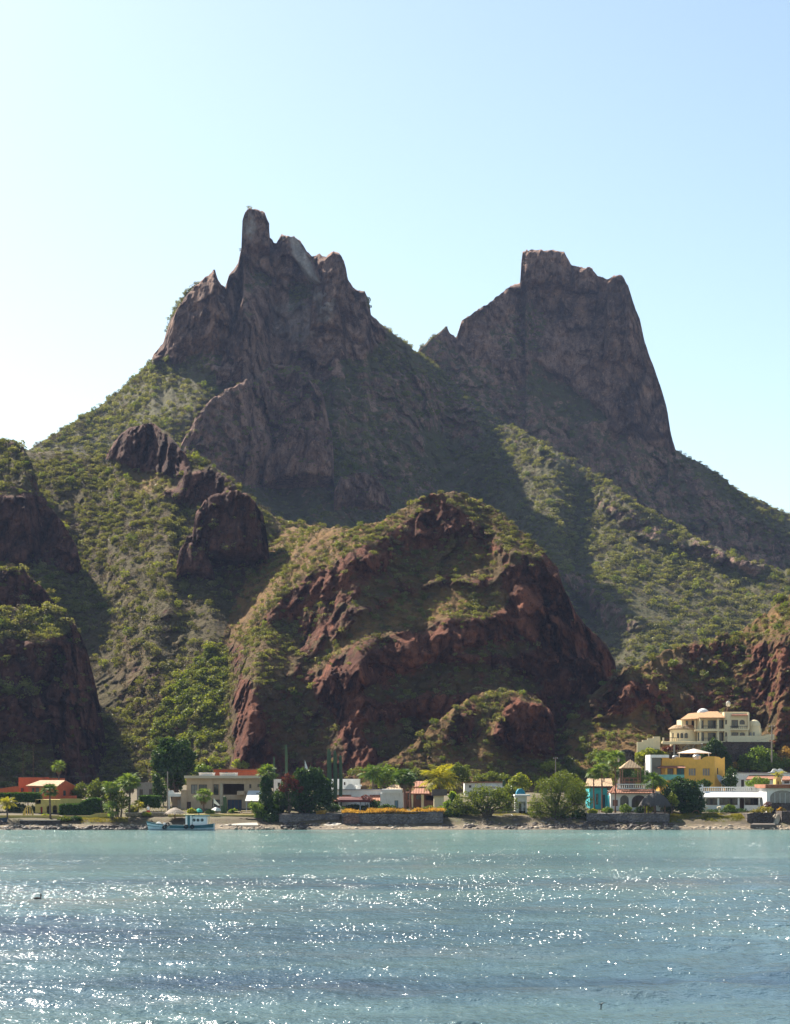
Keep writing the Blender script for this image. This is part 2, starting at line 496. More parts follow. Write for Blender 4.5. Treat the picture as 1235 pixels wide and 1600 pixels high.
    def depth(u, v):
        u = np.atleast_1d(np.asarray(u, float)); v = np.zeros_like(u)+v
        ci = np.clip(np.round((u-us[0])/step).astype(int), 0, len(us)-1)
        r = np.clip((vb[ci]-v)/np.maximum(vb[ci]-vs[ci], 1e-3), 0, 1)*(n-1)
        r0 = np.clip(r.astype(int), 0, n-2); fr = r-r0
        return Y[r0, ci]*(1-fr)+Y[r0+1, ci]*fr
    return dict(o=o, X=X, Y=Y, Z=Z, R=Rk, D=Dr, U=U, V=V, depth=depth, name=name)

def body(L, name, sil, v0, mat, inset=1.0, rnd=6.0, ang=72, rock=0.95, **kw):
    """a rock outcrop standing on hill L"""
    kw.setdefault('crest', (5, 30)); kw.setdefault('smooth', 1.5)
    return layer(name, sil, v0, 0, ang, rock, kw.pop('regions', []), mat, on=L['depth'], body_of=L, inset=inset, rnd=rnd, **kw)

M_near = m_hill('red_hill_rock', (0.060, 0.021, 0.013), (0.25, 0.090, 0.050), (0.15, 0.085, 0.038), (0.33, 0.175, 0.06), (0.115, 0.08, 0.034))
M_left = m_hill('brown_hill_rock', (0.052, 0.024, 0.018), (0.20, 0.088, 0.062), (0.13, 0.088, 0.045), (0.32, 0.19, 0.07), (0.115, 0.092, 0.038))
M_far = m_hill('grey_brown_mountain_rock', (0.115, 0.066, 0.052), (0.45, 0.27, 0.20), (0.16, 0.125, 0.075), (0.30, 0.24, 0.10), (0.12, 0.115, 0.05), bmp=0.9)

P_ = lambda a=None, r=None, d=None, w=None, p=(): {k: v for k, v in dict(a=a, r=r, d=d, w=w, p=p).items() if v is not None}

L1 = layer('far_peak', [(600,640),(640,580),(655,546),(668,532),(690,516),(697,507),(703,520),(713,526),(722,502),(742,487),(760,478),(778,462),(795,448),(816,440),(821,432),(815,412),(816,394),(830,388),(855,390),(882,393),(893,412),(905,418),(925,419),(934,431),(950,434),(970,428),(982,446),(988,470),(1000,497),(1008,535),(1022,575),(1033,605),(1043,640),(1048,672),(1056,702),(1090,722),(1120,738),(1150,762),(1170,775),(1200,788),(1235,806),(1320,850),(1420,890),(1540,960)],
    [(600,650),(640,620),(700,660),(800,740),(1000,850),(1150,920),(1320,960)], 800, 57, 0.55, [
    P_(72,0.95,None,None,[(690,530),(722,500),(760,470),(815,440),(810,385),(890,385),(985,425),(1050,640),(1058,704),(985,682),(900,640),(800,590),(735,552)]),
    P_(58,0.55,None,None,[(760,520),(830,470),(860,500),(840,560),(790,560)]),
    P_(56,0.3,None,None,[(830,560),(900,610),(960,660),(900,660),(820,610)]),
    P_(28,0.15,None,None,[(1058,704),(1120,735),(1235,800),(1320,850),(1320,900),(1235,850),(1160,800),(1100,750)]),
    ], M_far, crest=(5, 30), back=60, ampR=4.5, ampS=1.5, jag=1.8, feat=26)

L2 = layer('main_mountain', [(-240,798),(-150,775),(-60,748),(45,701),(100,670),(160,632),(200,600),(235,566),(240,552),(255,535),(262,512),(268,492),(282,470),(300,450),(318,434),(328,430),(334,420),(340,436),(352,450),(358,428),(372,412),(376,392),(380,380),(378,360),(379,340),(390,328),(403,325),(414,332),(421,350),(422,372),(432,380),(440,367),(452,369),(468,374),(480,392),(489,402),(500,397),(510,400),(518,392),(530,396),(538,406),(541,430),(552,448),(570,456),(577,470),(580,492),(600,508),(625,527),(655,551),(680,570),(705,595),(760,640),(800,665),(850,692),(900,722),(950,752),(1000,790),(1050,816),(1100,846),(1150,870),(1200,884),(1235,892),(1320,905),(1420,940),(1560,1070)],
    [(-60,800),(200,790),(300,800),(420,850),(620,860),(700,920),(860,1000),(900,1075),(1320,1075)],
    [(-60,640),(200,640),(420,640),(620,690),(700,702),(800,652),(880,596),(1000,556),(1320,548)], 44, 0.30, [
    P_(29,0.08,0.1,None,[(-60,790),(40,700),(235,562),(265,570),(325,585),(345,605),(300,640),(220,690),(190,790)]),
    P_(27,0.04,0.05,None,[(810,840),(850,780),(950,800),(1050,858),(1150,890),(1320,905),(1320,1080),(900,1080),(890,960),(870,890)]),
    P_(32,0.12,0.1,None,[(700,650),(860,730),(960,790),(1000,840),(880,870),(790,850),(740,770)]),
    P_(34,0.1,0.1,None,[(720,640),(800,690),(900,750),(960,800),(900,800),(820,740),(740,690)]),
    P_(54,0.5,None,None,[(860,880),(920,905),(985,960),(1010,985),(950,985),(905,940)]),
    P_(54,0.7,None,None,[(1080,835),(1150,865),(1210,885),(1180,900),(1110,880),(1085,860)]),
    P_(52,0.5,None,None,[(925,770),(985,800),(1060,840),(1080,862),(1010,845),(950,810)]),
    P_(24,0.1,0.3,None,[(498,600),(520,605),(545,638),(605,690),(670,745),(652,757),(590,712),(530,668),(502,630)]),
    P_(25,0.1,0.3,None,[(590,745),(640,782),(655,800),(630,800),(600,768)]),
    P_(27,0.05,0.1,None,[(395,735),(440,765),(480,795),(480,860),(400,860),(380,790)]),
    P_(68,0.92,None,None,[(232,566),(262,512),(330,415),(375,380),(378,320),(422,320),(545,390),(585,490),(605,522),(570,560),(500,555),(450,590),(400,600),(345,590),(300,560)]),
    P_(50,0.4,None,None,[(300,520),(345,510),(365,540),(345,575),(290,565)]),
    P_(46,0.25,None,None,[(395,420),(418,428),(425,450),(402,452)]),
    P_(45,0.25,None,None,[(455,445),(495,440),(485,470),(450,490)]),
    P_(30,0.5,0.3,None,[(385,440),(392,400),(398,440),(392,500),(372,540),(345,585),(335,600),(358,550),(380,500)]),
    P_(48,0.55,None,None,[(560,580),(640,580),(730,620),(760,680),(740,720),(640,700),(560,640)]),
    P_(54,0.45,None,None,[(500,600),(560,610),(650,690),(700,790),(690,850),(620,780),(540,700)]),
    P_(41,0.18,0.1,None,[(660,660),(730,700),(820,800),(880,900),(880,1000),(780,960),(700,860)]),
    P_(62,0.8,None,None,[(400,540),(460,520),(520,540),(540,590),(470,600),(420,590)]),
    P_(None,None,None,0.75,[(440,368),(458,369),(470,376),(490,408),(503,440),(486,441),(462,405)]),
    P_(None,None,None,0.45,[(488,458),(512,452),(526,470),(522,495),(500,500)]),
    P_(None,None,None,0.5,[(384,335),(394,330),(400,350),(394,372),(386,365)]),
    P_(None,None,None,0.25,[(420,480),(480,470),(500,510),(470,540),(430,525)]),
    ], M_far, crest=(14, 23), back=55, ampR=5.0, ampS=1.8, jag=1.8, feat=24)

K2 = body(L2, 'mountain_buttress', [(262,742),(285,690),(310,645),(335,620),(370,600),(400,590),(425,568),(455,572),(485,585),(505,615),(515,660),(520,700),(524,745)], 770, M_far, inset=2, rnd=24, ang=63, rock=0.8, crest=(8, 28), ampR=4, feat=20)
K1 = body(K2, 'mountain_knob', [(412,745),(418,715),(432,690),(455,668),(475,658),(500,657),(518,672),(521,700),(523,745)], 768, M_far, inset=11, rnd=9, ang=70, ampR=3, feat=18)
K3 = body(L2, 'mountain_outcrop', [(522,770),(532,745),(555,738),(580,742),(600,758),(612,785)], 800, M_far, inset=5, rnd=7, ampR=2, feat=12)

B1 = [body(L2, 'pinnacle', [(377,392),(378,345),(383,334),(391,328),(404,325),(414,334),(421,350),(422,392)], 402, M_far, inset=6, rnd=5, ang=78, ampR=1.8, feat=9, crest=(3, 35), regions=[P_(None,None,None,0.6,[(382,338),(394,330),(401,352),(394,376),(384,366)])]),
      body(L2, 'pale_slab', [(438,398),(442,376),(450,368),(464,372),(474,382),(490,409),(504,441)], [(438,402),(455,408),(486,444),(504,446)], M_far, inset=6, rnd=3, ang=66, ampR=1.0, feat=16, crest=(2, 40), regions=[P_(None,None,None,0.85,[(456,366),(470,372),(506,445),(486,446),(462,400)])]),
      body(L2, 'rock_horn', [(503,446),(507,408),(514,398),(521,393),(533,398),(540,412),(544,436),(556,470),(560,492)], 500, M_far, inset=7, rnd=6, ang=76, ampR=2.2, feat=11, crest=(3, 35)),
      body(L2, 'rock_block', [(484,500),(488,466),(498,456),(512,453),(524,466),(532,490),(536,512)], 520, M_far, inset=6, rnd=5, ang=70, ampR=2, feat=9, crest=(3, 35), regions=[P_(None,None,None,0.5,[(488,458),(514,450),(528,472),(522,500),(500,504)])]),
      body(L2, 'rock_tooth', [(258,548),(266,512),(274,486),(288,466),(304,448),(320,434),(330,428),(336,420),(341,436),(352,450),(358,474),(360,520)], 560, M_far, inset=5, rnd=9, ang=72, ampR=3, feat=15, crest=(3, 35)),
      body(L2, 'rock_rib', [(338,588),(352,548),(368,505),(384,450),(390,412),(398,404),(408,420),(410,470),(402,530),(390,570),(380,592)], 606, M_far, inset=4, rnd=7, ang=70, ampR=2.6, feat=12, crest=(3, 35))]
B2 = [body(L1, 'summit_block', [(813,442),(815,410),(817,395),(830,389),(850,391),(866,390),(882,394),(892,412),(896,440)], 456, M_far, inset=7, rnd=7, ang=78, ampR=2.6, feat=12, crest=(3, 35)),
      body(L1, 'summit_block', [(892,446),(898,424),(912,418),(926,420),(936,446)], 462, M_far, inset=5, rnd=5, ang=76, ampR=2.2, feat=10, crest=(3, 35)),
      body(L1, 'corner_tower', [(944,492),(950,440),(960,431),(972,429),(982,446),(990,474),(998,500),(1006,560)], 580, M_far, inset=6, rnd=8, ang=76, ampR=2.6, feat=13, crest=(3, 35))]

L3 = layer('green_hill', [(-330,1232),(-290,1050),(-240,860),(-180,740),(-80,690),(0,702),(40,706),(100,706),(150,712),(168,708),(178,690),(200,669),(218,664),(236,660),(252,668),(266,680),(280,696),(294,714),(320,722),(345,735),(366,752),(380,772),(402,790),(430,808),(460,816),(500,822),(560,824),(640,830)],
    1233, [(-80,352),(110,362),(220,356),(330,344),(440,344),(640,362)], 31, 0.10, [
    P_(66,0.95,None,None,[(162,716),(178,690),(200,660),(240,652),(292,706),(303,742),(270,748),(230,738),(195,728)]),
    P_(60,0.85,None,None,[(255,775),(290,742),(330,728),(366,748),(378,775),(340,790),(290,790)]),
    P_(28,0.1,0.75,None,[(200,735),(260,745),(280,765),(230,775),(190,755)]),
    P_(28,0.08,0.9,None,[(425,805),(640,820),(640,880),(520,880),(440,900),(425,860)]),
    P_(52,0.4,None,None,[(250,940),(280,960),(292,1015),(270,1020),(252,985)]),
    P_(38,0.3,0.2,None,[(190,1000),(250,1020),(270,1090),(330,1110),(320,1160),(230,1150),(180,1080)]),
    P_(48,0.5,None,None,[(360,840),(440,870),(440,940),(380,960),(350,900)]),
    P_(31,0.02,0.0,None,[(330,1010),(375,1000),(380,1100),(380,1233),(250,1233),(270,1170),(330,1120)]),
    P_(38,0.25,0.1,None,[(80,760),(140,780),(170,860),(220,950),(200,960),(140,880),(90,820)]),
    ], M_left, crest=(5, 26), ampR=3.0, ampS=1.6, feat=14)
R2 = body(L3, 'rock_knob', [(297,868),(300,838),(306,802),(322,778),(340,770),(372,766),(384,772),(398,782),(412,806),(418,840),(422,880)], 892, M_left, inset=9, rnd=8, ang=76, ampR=2.4, feat=11, crest=(5, 30))
R3 = body(L3, 'rock_tooth', [(276,880),(282,856),(292,838),(306,836),(320,858),(330,882),(336,900)], 908, M_left, inset=4, rnd=4, ang=68, ampR=1.5, feat=9)

L4 = layer('red_hill', [(300,1234),(312,1150),(326,1080),(345,1000),(370,920),(400,862),(436,824),(480,826),(540,826),(590,816),(625,797),(660,776),(690,769),(715,767),(740,778),(780,800),(820,834),(850,858),(872,888),(880,915),(900,955),(912,972),(928,990),(948,1005),(962,1036),(966,1080),(972,1234)],
    1235, [(300,346),(356,344),(450,340),(600,333),(800,342),(900,356),(972,380)], 49, 0.60, [
    P_(29,0.06,0.6,None,[(300,1000),(380,880),(430,815),(480,815),(560,815),(640,785),(650,800),(600,838),(530,870),(470,905),(440,960),(400,1010)]),
    P_(58,0.8,0.2,None,[(400,985),(440,935),(480,905),(570,868),(620,862),(600,890),(540,905),(470,960),(420,1000)]),
    P_(30,0.1,0.7,None,[(470,1050),(500,1020),(560,975),(620,935),(700,918),(790,925),(790,955),(700,965),(600,990),(540,1015),(490,1050)]),
    P_(37,0.3,0.3,None,[(545,948),(590,900),(650,860),(740,850),(780,870),(780,905),(700,905),(630,925),(580,950)]),
    P_(60,0.8,None,None,[(620,850),(660,800),(700,785),(760,800),(700,835),(650,850)]),
    P_(29,0.1,0.25,None,[(690,775),(740,780),(820,830),(850,870),(800,860),(740,815)]),
    P_(31,0.1,0.2,None,[(380,1000),(450,965),(480,1000),(460,1050),(400,1065),(378,1060)]),
    P_(46,0.3,0.05,None,[(395,1065),(470,1062),(525,1105),(530,1190),(430,1190),(410,1120)]),
    P_(68,0.95,None,None,[(790,880),(868,888),(905,960),(970,1040),(972,1235),(560,1235),(530,1130),(480,1070),(560,1030),(640,1000),(760,975),(800,940)]),
    P_(42,0.3,None,None,[(560,1080),(660,1040),(760,1035),(850,1062),(850,1080),(700,1085),(600,1100)]),
    P_(44,0.3,None,None,[(700,1020),(800,1000),(860,1010),(800,1030)]),
    P_(45,0.35,None,None,[(560,1130),(680,1120),(700,1180),(600,1200)]),
    P_(70,0.95,None,None,[(366,1085),(388,1062),(412,1110),(430,1190),(440,1234),(360,1234)]),
    P_(28,0.05,0.1,None,[(290,1234),(310,1080),(350,1010),(368,1060),(362,1234)]),
    ], M_near, crest=(7, 27), ampR=3.2, ampS=1.5, feat=14, merge=(L3, 75, [(440,820),(400,862),(370,920),(345,1000),(326,1080),(312,1150),(300,1234)]))

C1 = layer('left_cliff', [(-240,984),(-215,860),(-180,740),(-80,650),(0,684),(20,690),(38,702),(50,722),(62,766),(86,800),(108,832),(120,856),(127,886),(131,930)], 985, [(-80,425),(60,428),(131,440)], 45, 0.4, [
    P_(74,0.97,None,None,[(-80,770),(20,775),(60,770),(100,810),(140,880),(140,985),(-80,985)]),
    P_(40,0.2,None,None,[(-80,870),(60,885),(120,900),(120,985),(-80,985)]),
    P_(33,0.15,None,None,[(-80,660),(0,690),(40,705),(50,740),(0,760),(-80,750)])], M_left, crest=(5, 28), ampR=3, feat=14, rnd=10)
C2 = layer('left_cliff', [(-180,1044),(-165,930),(-80,872),(0,886),(38,890),(52,905),(66,916),(84,938),(92,972),(96,1010)], 1045, [(-80,388),(96,398)], 74, 0.95, [], M_left, crest=(6, 28), ampR=2.6, feat=11, rnd=9)
C3 = layer('left_cliff', [(-260,1234),(-240,1100),(-190,990),(-80,935),(0,952),(40,950),(75,952),(104,958),(118,978),(134,1010),(148,1062),(158,1110),(164,1150),(172,1234)], 1235, [(-80,345),(100,350),(172,364)], 70, 0.92, [
    P_(34,0.25,0.1,None,[(-80,935),(0,945),(104,955),(110,985),(60,1000),(-80,1000)])], M_left, crest=(8, 26), ampR=2.8, feat=12, rnd=12)
C4 = layer('left_cliff', [(-190,1234),(-170,1120),(-80,1050),(0,1062),(30,1063),(50,1070),(62,1090),(76,1128),(84,1180),(90,1234)], 1235, [(-80,330),(90,338)], 70, 0.9, [
    P_(34,0.2,0.1,None,[(-80,1050),(50,1062),(60,1085),(0,1085),(-80,1080)]),
    P_(36,0.15,0.1,None,[(-80,1150),(90,1165),(90,1235),(-80,1235)])], M_left, crest=(7, 26), ampR=2.2, feat=10, rnd=7)

L6 = layer('right_hill', [(838,1234),(850,1190),(880,1130),(935,1075),(960,1052),(985,1040),(1005,1040),(1045,1014),(1062,1010),(1085,1001),(1105,1004),(1130,992),(1150,990),(1170,976),(1200,958),(1218,938),(1235,932),(1320,890),(1400,862),(1480,880),(1560,950),(1640,1080),(1700,1234)],
    1236, [(838,330),(900,318),(1000,312),(1400,312),(1700,345)], 52, 0.5, [
    P_(27,0.06,0.55,None,[(838,1236),(850,1180),(900,1130),(960,1120),(1010,1105),(1035,1130),(1035,1236)]),
    P_(24,0.1,0.45,None,[(1030,1236),(1030,1166),(1400,1166),(1400,1236)]),
    P_(13,0.3,0.3,None,[(1025,1172),(1030,1140),(1205,1140),(1212,1172)]),
    P_(30,0.15,0.6,None,[(965,1060),(1000,1040),(1050,1012),(1080,1010),(1060,1035),(1010,1060)]),
    P_(28,0.08,0.55,None,[(1120,1000),(1170,975),(1235,930),(1400,850),(1400,960),(1250,985),(1160,1012)]),
    P_(33,0.3,0.45,None,[(1040,1060),(1100,1040),(1160,1040),(1170,1070),(1110,1080),(1060,1090)]),
    P_(50,0.6,0.4,None,[(1180,1010),(1300,1000),(1300,1110),(1200,1110),(1170,1060)]),
    P_(58,0.8,0.3,None,[(950,1080),(1010,1065),(1030,1090),(990,1105),(950,1110)]),
    ], M_near, crest=(6, 26), ampR=3.2, ampS=1.3, feat=9, jag=3)
K6 = layer('rock_knob', [(822,1120),(828,1072),(836,1046),(852,1026),(870,1018),(888,1019),(900,1026),(930,1032),(946,1048),(956,1075),(966,1120)], 1175, [(822,352),(966,352)], 74, 0.97, [
    P_(60,0.5,None,None,[(840,1090),(960,1090),(960,1175),(840,1175)])], M_near, crest=(5, 30), ampR=2.2, feat=9, rnd=8, jag=3)
L7 = layer('front_mound', [(535,1236),(560,1214),(600,1192),(640,1166),(670,1138),(700,1112),(722,1098),(742,1090),(772,1080),(800,1080),(822,1084),(842,1094),(858,1103),(865,1118),(867,1145),(868,1234)], 1237,
    [(535,312),(700,308),(868,314)], 33, 0.28, [
    P_(73,0.95,None,None,[(770,1150),(790,1110),(800,1092),(845,1098),(872,1110),(872,1180),(800,1178)]),
    P_(62,0.75,0.2,None,[(690,1150),(720,1115),(745,1105),(740,1150),(710,1170)]),
    P_(27,0.1,0.3,None,[(600,1236),(640,1200),(870,1185),(870,1240)])], M_near, crest=(7, 26), ampR=2.0, ampS=1.0, feat=8, dry=0.5, jag=3)
HILLS = dict(L1=L1, L2=L2, L3=L3, L4=L4, C1=C1, C2=C2, C3=C3, C4=C4, L6=L6, L7=L7, K2=K2)

# ------------------------------------------------------------------ shrubs on the hills
def leaf_arrays(lobes, n, size, rg, shell=0.45, gap=0.0, up=0.3, aspect=0.55):
    c = np.array([l[0] for l in lobes], float); r = np.array([l[1] for l in lobes], float)
    w = r.prod(1)**(2/3); k = rg.choice(len(lobes), int(n*(1.6 if gap else 1.0)), p=w/w.sum())
    d = rg.normal(size=(len(k), 3)); d /= np.linalg.norm(d, axis=1)[:, None]
    rad = shell+(1-shell)*rg.random(len(k))**0.6
    rad = rad*(1+0.45*vnoise(d[:, 0]*2.1+k*3.7, d[:, 1]*2.1, d[:, 2]*2.1+k))
    p = c[k]+d*r[k]*rad[:, None]
    if gap:
        sc = r.mean()*0.55
        m = vnoise(p[:, 0]/sc+31, p[:, 1]/sc, p[:, 2]/sc) > -gap*0.6+rg.normal(size=len(k))*0.15-0.25
        p = p[m][:n]; d = d[m][:n]
    m = len(p)
    nrm = d*0.6+rg.normal(size=(m, 3))*0.7+np.array([0, 0, up]); nrm /= np.linalg.norm(nrm, axis=1)[:, None]
    a = np.cross(nrm, rg.normal(size=(m, 3))); a /= np.linalg.norm(a, axis=1)[:, None]; b = np.cross(nrm, a)
    s = size*rg.uniform(0.55, 1.3, m)[:, None]
    v = np.stack([p-a*s, p+b*s*aspect, p+a*s, p-b*s*aspect], 1).reshape(-1, 3)
    return v, np.arange(m*4).reshape(-1, 4)
def leaf_mesh(name, v, f, rg):
    me = mesh_arrays(name, v, f)
    m = len(f); t = np.clip(rg.normal(0.5, 0.2, m), 0, 1)
    me.attributes.new('tint', 'FLOAT', 'FACE').data.foreach_set('value', t.astype(np.float32))
    return me

PROTO = bpy.data.collections.new('plant_kinds')     # never linked to the scene: only instanced
def proto(name, lobes, n, size, mat, seed, stems=0):
    rg = np.random.default_rng(seed)
    v, f = leaf_arrays(lobes, n, size, rg, shell=0.5, up=0.5)
    if stems:
        vv = [v]; ff = [f]; k = len(v)
        for i in range(stems):
            d = rg.normal(size=3); d[2] = abs(d[2])+0.6; d /= np.linalg.norm(d); e = d*rg.uniform(0.6, 1.1); w = np.array([0.02, 0.015, 0])
            vv.append(np.array([-w, w, e+w*0.4, e-w*0.4])); ff.append(np.array([[k, k+1, k+2, k+3]])); k += 4
        v = np.vstack(vv); f = np.vstack(ff)
    me = leaf_mesh(name, v, f, rg); me.materials.append(mat)
    PROTO.objects.link(bpy.data.objects.new(name, me))
G_olive = [(0.0, (0.085, 0.078, 0.025)), (0.35, (0.14, 0.145, 0.034)), (0.65, (0.185, 0.18, 0.055)), (1.0, (0.23, 0.21, 0.09))]
M_shrub = m_leaf('shrub_leaves', G_olive, 0.38, (1.4, 1.4, 0.5), inst=True)
M_dull = m_leaf('dull_shrub_leaves', [(0.0, (0.07, 0.055, 0.035)), (0.6, (0.12, 0.095, 0.06)), (1.0, (0.16, 0.14, 0.085))], 0.25, (1.2, 1.1, 0.6), inst=True)
M_lush = m_leaf('lush_shrub_leaves', [(0.0, (0.08, 0.105, 0.02)), (0.5, (0.13, 0.155, 0.028)), (1.0, (0.20, 0.21, 0.05))], 0.42, (1.5, 1.5, 0.4), inst=True)
proto('a0_shrub', [((0,0,.45),(.95,.95,.5)), ((.4,.2,.6),(.55,.5,.4)), ((-.45,-.2,.5),(.5,.55,.4))], 150, 0.17, M_shrub, 1, 4)
proto('a1_shrub', [((0,0,.5),(.7,.8,.55)), ((.6,-.1,.35),(.5,.5,.35)), ((-.3,.4,.75),(.5,.45,.35))], 150, 0.16, M_shrub, 2, 4)
proto('a2_shrub', [((0,0,.35),(1.1,1.0,.38))], 110, 0.17, M_shrub, 3, 3)
proto('a3_shrub', [((0,0,.45),(.9,.9,.5)), ((.3,.2,.6),(.55,.5,.4))], 85, 0.13, M_dull, 4, 10)
proto('a4_shrub', [((0,0,.3),(1.0,.9,.35))], 60, 0.15, M_dull, 5, 6)
proto('a5_shrub', [((0,0,.8),(.9,.9,.75)), ((.5,.2,.9),(.6,.6,.55)), ((-.5,-.2,.7),(.55,.6,.5))], 210, 0.17, M_lush, 6, 5)

ng = bpy.data.node_groups.new('scatter_plants', 'GeometryNodeTree')
ng.interface.new_socket('Geometry', in_out='INPUT', socket_type='NodeSocketGeometry')
ng.interface.new_socket('Geometry', in_out='OUTPUT', socket_type='NodeSocketGeometry')
gi = ng.nodes.new('NodeGroupInput'); go = ng.nodes.new('NodeGroupOutput'); iop = ng.nodes.new('GeometryNodeInstanceOnPoints')
ci = ng.nodes.new('GeometryNodeCollectionInfo'); ci.inputs['Collection'].default_value = PROTO
ci.inputs['Separate Children'].default_value = True; ci.inputs['Reset Children'].default_value = True
def nattr(nm, dt):
    n = ng.nodes.new('GeometryNodeInputNamedAttribute'); n.data_type = dt; n.inputs[0].default_value = nm
    return [o for o in n.outputs if o.enabled and o.name == 'Attribute'][0]
iop.inputs['Pick Instance'].default_value = True
ng.links.new(gi.outputs[0], iop.inputs['Points']); ng.links.new(ci.outputs[0], iop.inputs['Instance'])
ng.links.new(nattr('kind_index', 'INT'), iop.inputs['Instance Index'])
ng.links.new(nattr('turn', 'FLOAT_VECTOR'), iop.inputs['Rotation']); ng.links.new(nattr('size', 'FLOAT_VECTOR'), iop.inputs['Scale'])
ng.links.new(iop.outputs[0], go.inputs[0])

def scatter_points(name, pts, sizes, kinds, rg):
    me = bpy.data.meshes.new(name)
    m = len(pts); me.vertices.add(m); me.vertices.foreach_set('co', np.asarray(pts, np.float32).ravel())
    rot = np.zeros((m, 3)); rot[:, 2] = rg.uniform(0, 6.283, m); rot[:, 0] = rg.normal(0, 0.12, m); rot[:, 1] = rg.normal(0, 0.12, m)
    sc = np.asarray(sizes)[:, None]*np.stack([rg.uniform(.85, 1.15, m), rg.uniform(.85, 1.15, m), rg.uniform(.75, 1.2, m)], 1)
    me.attributes.new('turn', 'FLOAT_VECTOR', 'POINT').data.foreach_set('vector', rot.astype(np.float32).ravel())
    me.attributes.new('size', 'FLOAT_VECTOR', 'POINT').data.foreach_set('vector', sc.astype(np.float32).ravel())
    me.attributes.new('kind_index', 'INT', 'POINT').data.foreach_set('value', np.asarray(kinds, np.int32))
    o = link(name, me)
    md = o.modifiers.new('scatter', 'NODES'); md.node_group = ng
    return o

def scatter(L, n, smin, smax, label, probs, seed, bare=0.55, mask=None, name='shrubs', power=1.6):
    rg = np.random.default_rng(seed)
    X, Y, Z = L['X'], L['Y'], L['Z']
    P = np.stack([X, Y, Z], -1)
    e1 = P[:-1, 1:]-P[:-1, :-1]; e2 = P[1:, :-1]-P[:-1, :-1]
    cr = np.cross(e1, e2); area = np.linalg.norm(cr, axis=-1)
    w = area*np.clip(1-L['R'][:-1, :-1]*1.05, 0.03, 1)**power
    nx, ny, nz = (q[:-1, :-1] for q in (X, Y, Z))
    cl = fbm(nx/22, ny/22, nz/22, 4)
    w *= np.clip(0.55+cl*1.35, 0.1, 1.5)
    w *= np.clip(1-bare*L['D'][:-1, :-1], 0.05, 1)
    inview = (L['U'][:-1, :-1] > -70) & (L['U'][:-1, :-1] < 1310)
    w *= inview
    w *= np.abs(cr[..., 2])/np.maximum(area, 1e-6) > 0.30
    if mask is not None: w *= mask(L['U'][:-1, :-1], L['V'][:-1, :-1])
    w = w.ravel(); idx = rg.choice(len(w), n, p=w/w.sum())
    r, c = np.unravel_index(idx, area.shape)
    a, b = rg.random(n)[:, None], rg.random(n)[:, None]
    pts = P[r, c]*(1-a)*(1-b)+P[r, c+1]*a*(1-b)+P[r+1, c]*(1-a)*b+P[r+1, c+1]*a*b
    s = smin+(smax-smin)*rg.random(n)**2.2
    pts[:, 2] -= 0.12*s
    o = scatter_points(name, pts, s, rg.choice(6, n, p=probs), rg)
    tag(o, label, 'shrubs', kind='stuff')
    return o
mix1 = [.24, .22, .17, .20, .15, .02]
scatter(L2, 14000, 0.5, 2.0, 'olive shrubs scattered over the slopes of the main mountain', [.24,.24,.20,.15,.13,.04], 21)
scatter(L1, 2200, 0.5, 1.7, 'small shrubs on the ledges of the far right peak', mix1, 22)
scatter(K2, 500, 0.6, 1.8, 'few shrubs on the buttress below the pinnacle', mix1, 23)
scatter(L3, 16000, 0.28, 1.4, 'olive shrubs covering the green hill on the left', mix1, 24)
scatter(L3, 800, 0.6, 1.5, 'bright green bushes filling the gully at the foot of the hills', [.1,.1,0,0,0,.8], 25,
        mask=lambda u, v: ((u > 240) & (u < 385) & (v > 1010+np.clip(330-u, 0, 200)*1.1)).astype(float))
scatter(L4, 4800, 0.25, 1.1, 'olive and dull shrubs over the red hill in the middle', [.20,.20,.18,.20,.20,.02], 26, bare=0.15)
for k, L in enumerate((C1, C2, C3, C4)):
    scatter(L, (700, 250, 900, 500)[k], 0.5, 1.6, ('shrubs on the highest cliff at the left edge', 'shrubs on the second cliff from the top at the left edge', 'shrubs on the broad cliff low at the left edge', 'shrubs on the lowest cliff at the left edge')[k], mix1, 30+k, power=1.1)
scatter(L6, 2100, 0.25, 1.15, 'olive shrubs over the right hill around the villa', [.22,.22,.15,.18,.15,.08], 36, bare=0.3)
scatter(L7, 1000, 0.25, 1.0, 'olive shrubs on the rocky mound behind the houses', [.2,.2,.15,.2,.2,.05], 37, bare=0.3)
scatter(K6, 120, 0.4, 1.2, 'tiny shrubs on the round rock knob above the mound', mix1, 38)
for k, (L, q) in enumerate(((R2, 60), (R3, 25), (K1, 90), (K3, 50))):
    scatter(L, q, 0.5, 1.3, ('few shrubs on the square rock knob on the green hill', 'few shrubs on the small rock tooth on the green hill', 'few shrubs on the round knob of the main mountain', 'few shrubs on the low outcrop of the main mountain')[k], mix1, 40+k)

def hill_at(px, py):
    """distance of the nearest hill surface seen at this pixel, or None"""
    best = None
    for L in (L7, L6, K6, L4, C4, C3, L3):
        if not (L['U'][0, 0] <= px <= L['U'][0, -1]): continue
        ci = int(round((px-L['U'][0, 0])/2.0)); ci = min(ci, L['U'].shape[1]-1)
        if L['V'][-1, ci] <= py <= L['V'][0, ci]:
            y = float(L['depth'](px, py)[0])
            if best is None or y < best: best = y
    return best

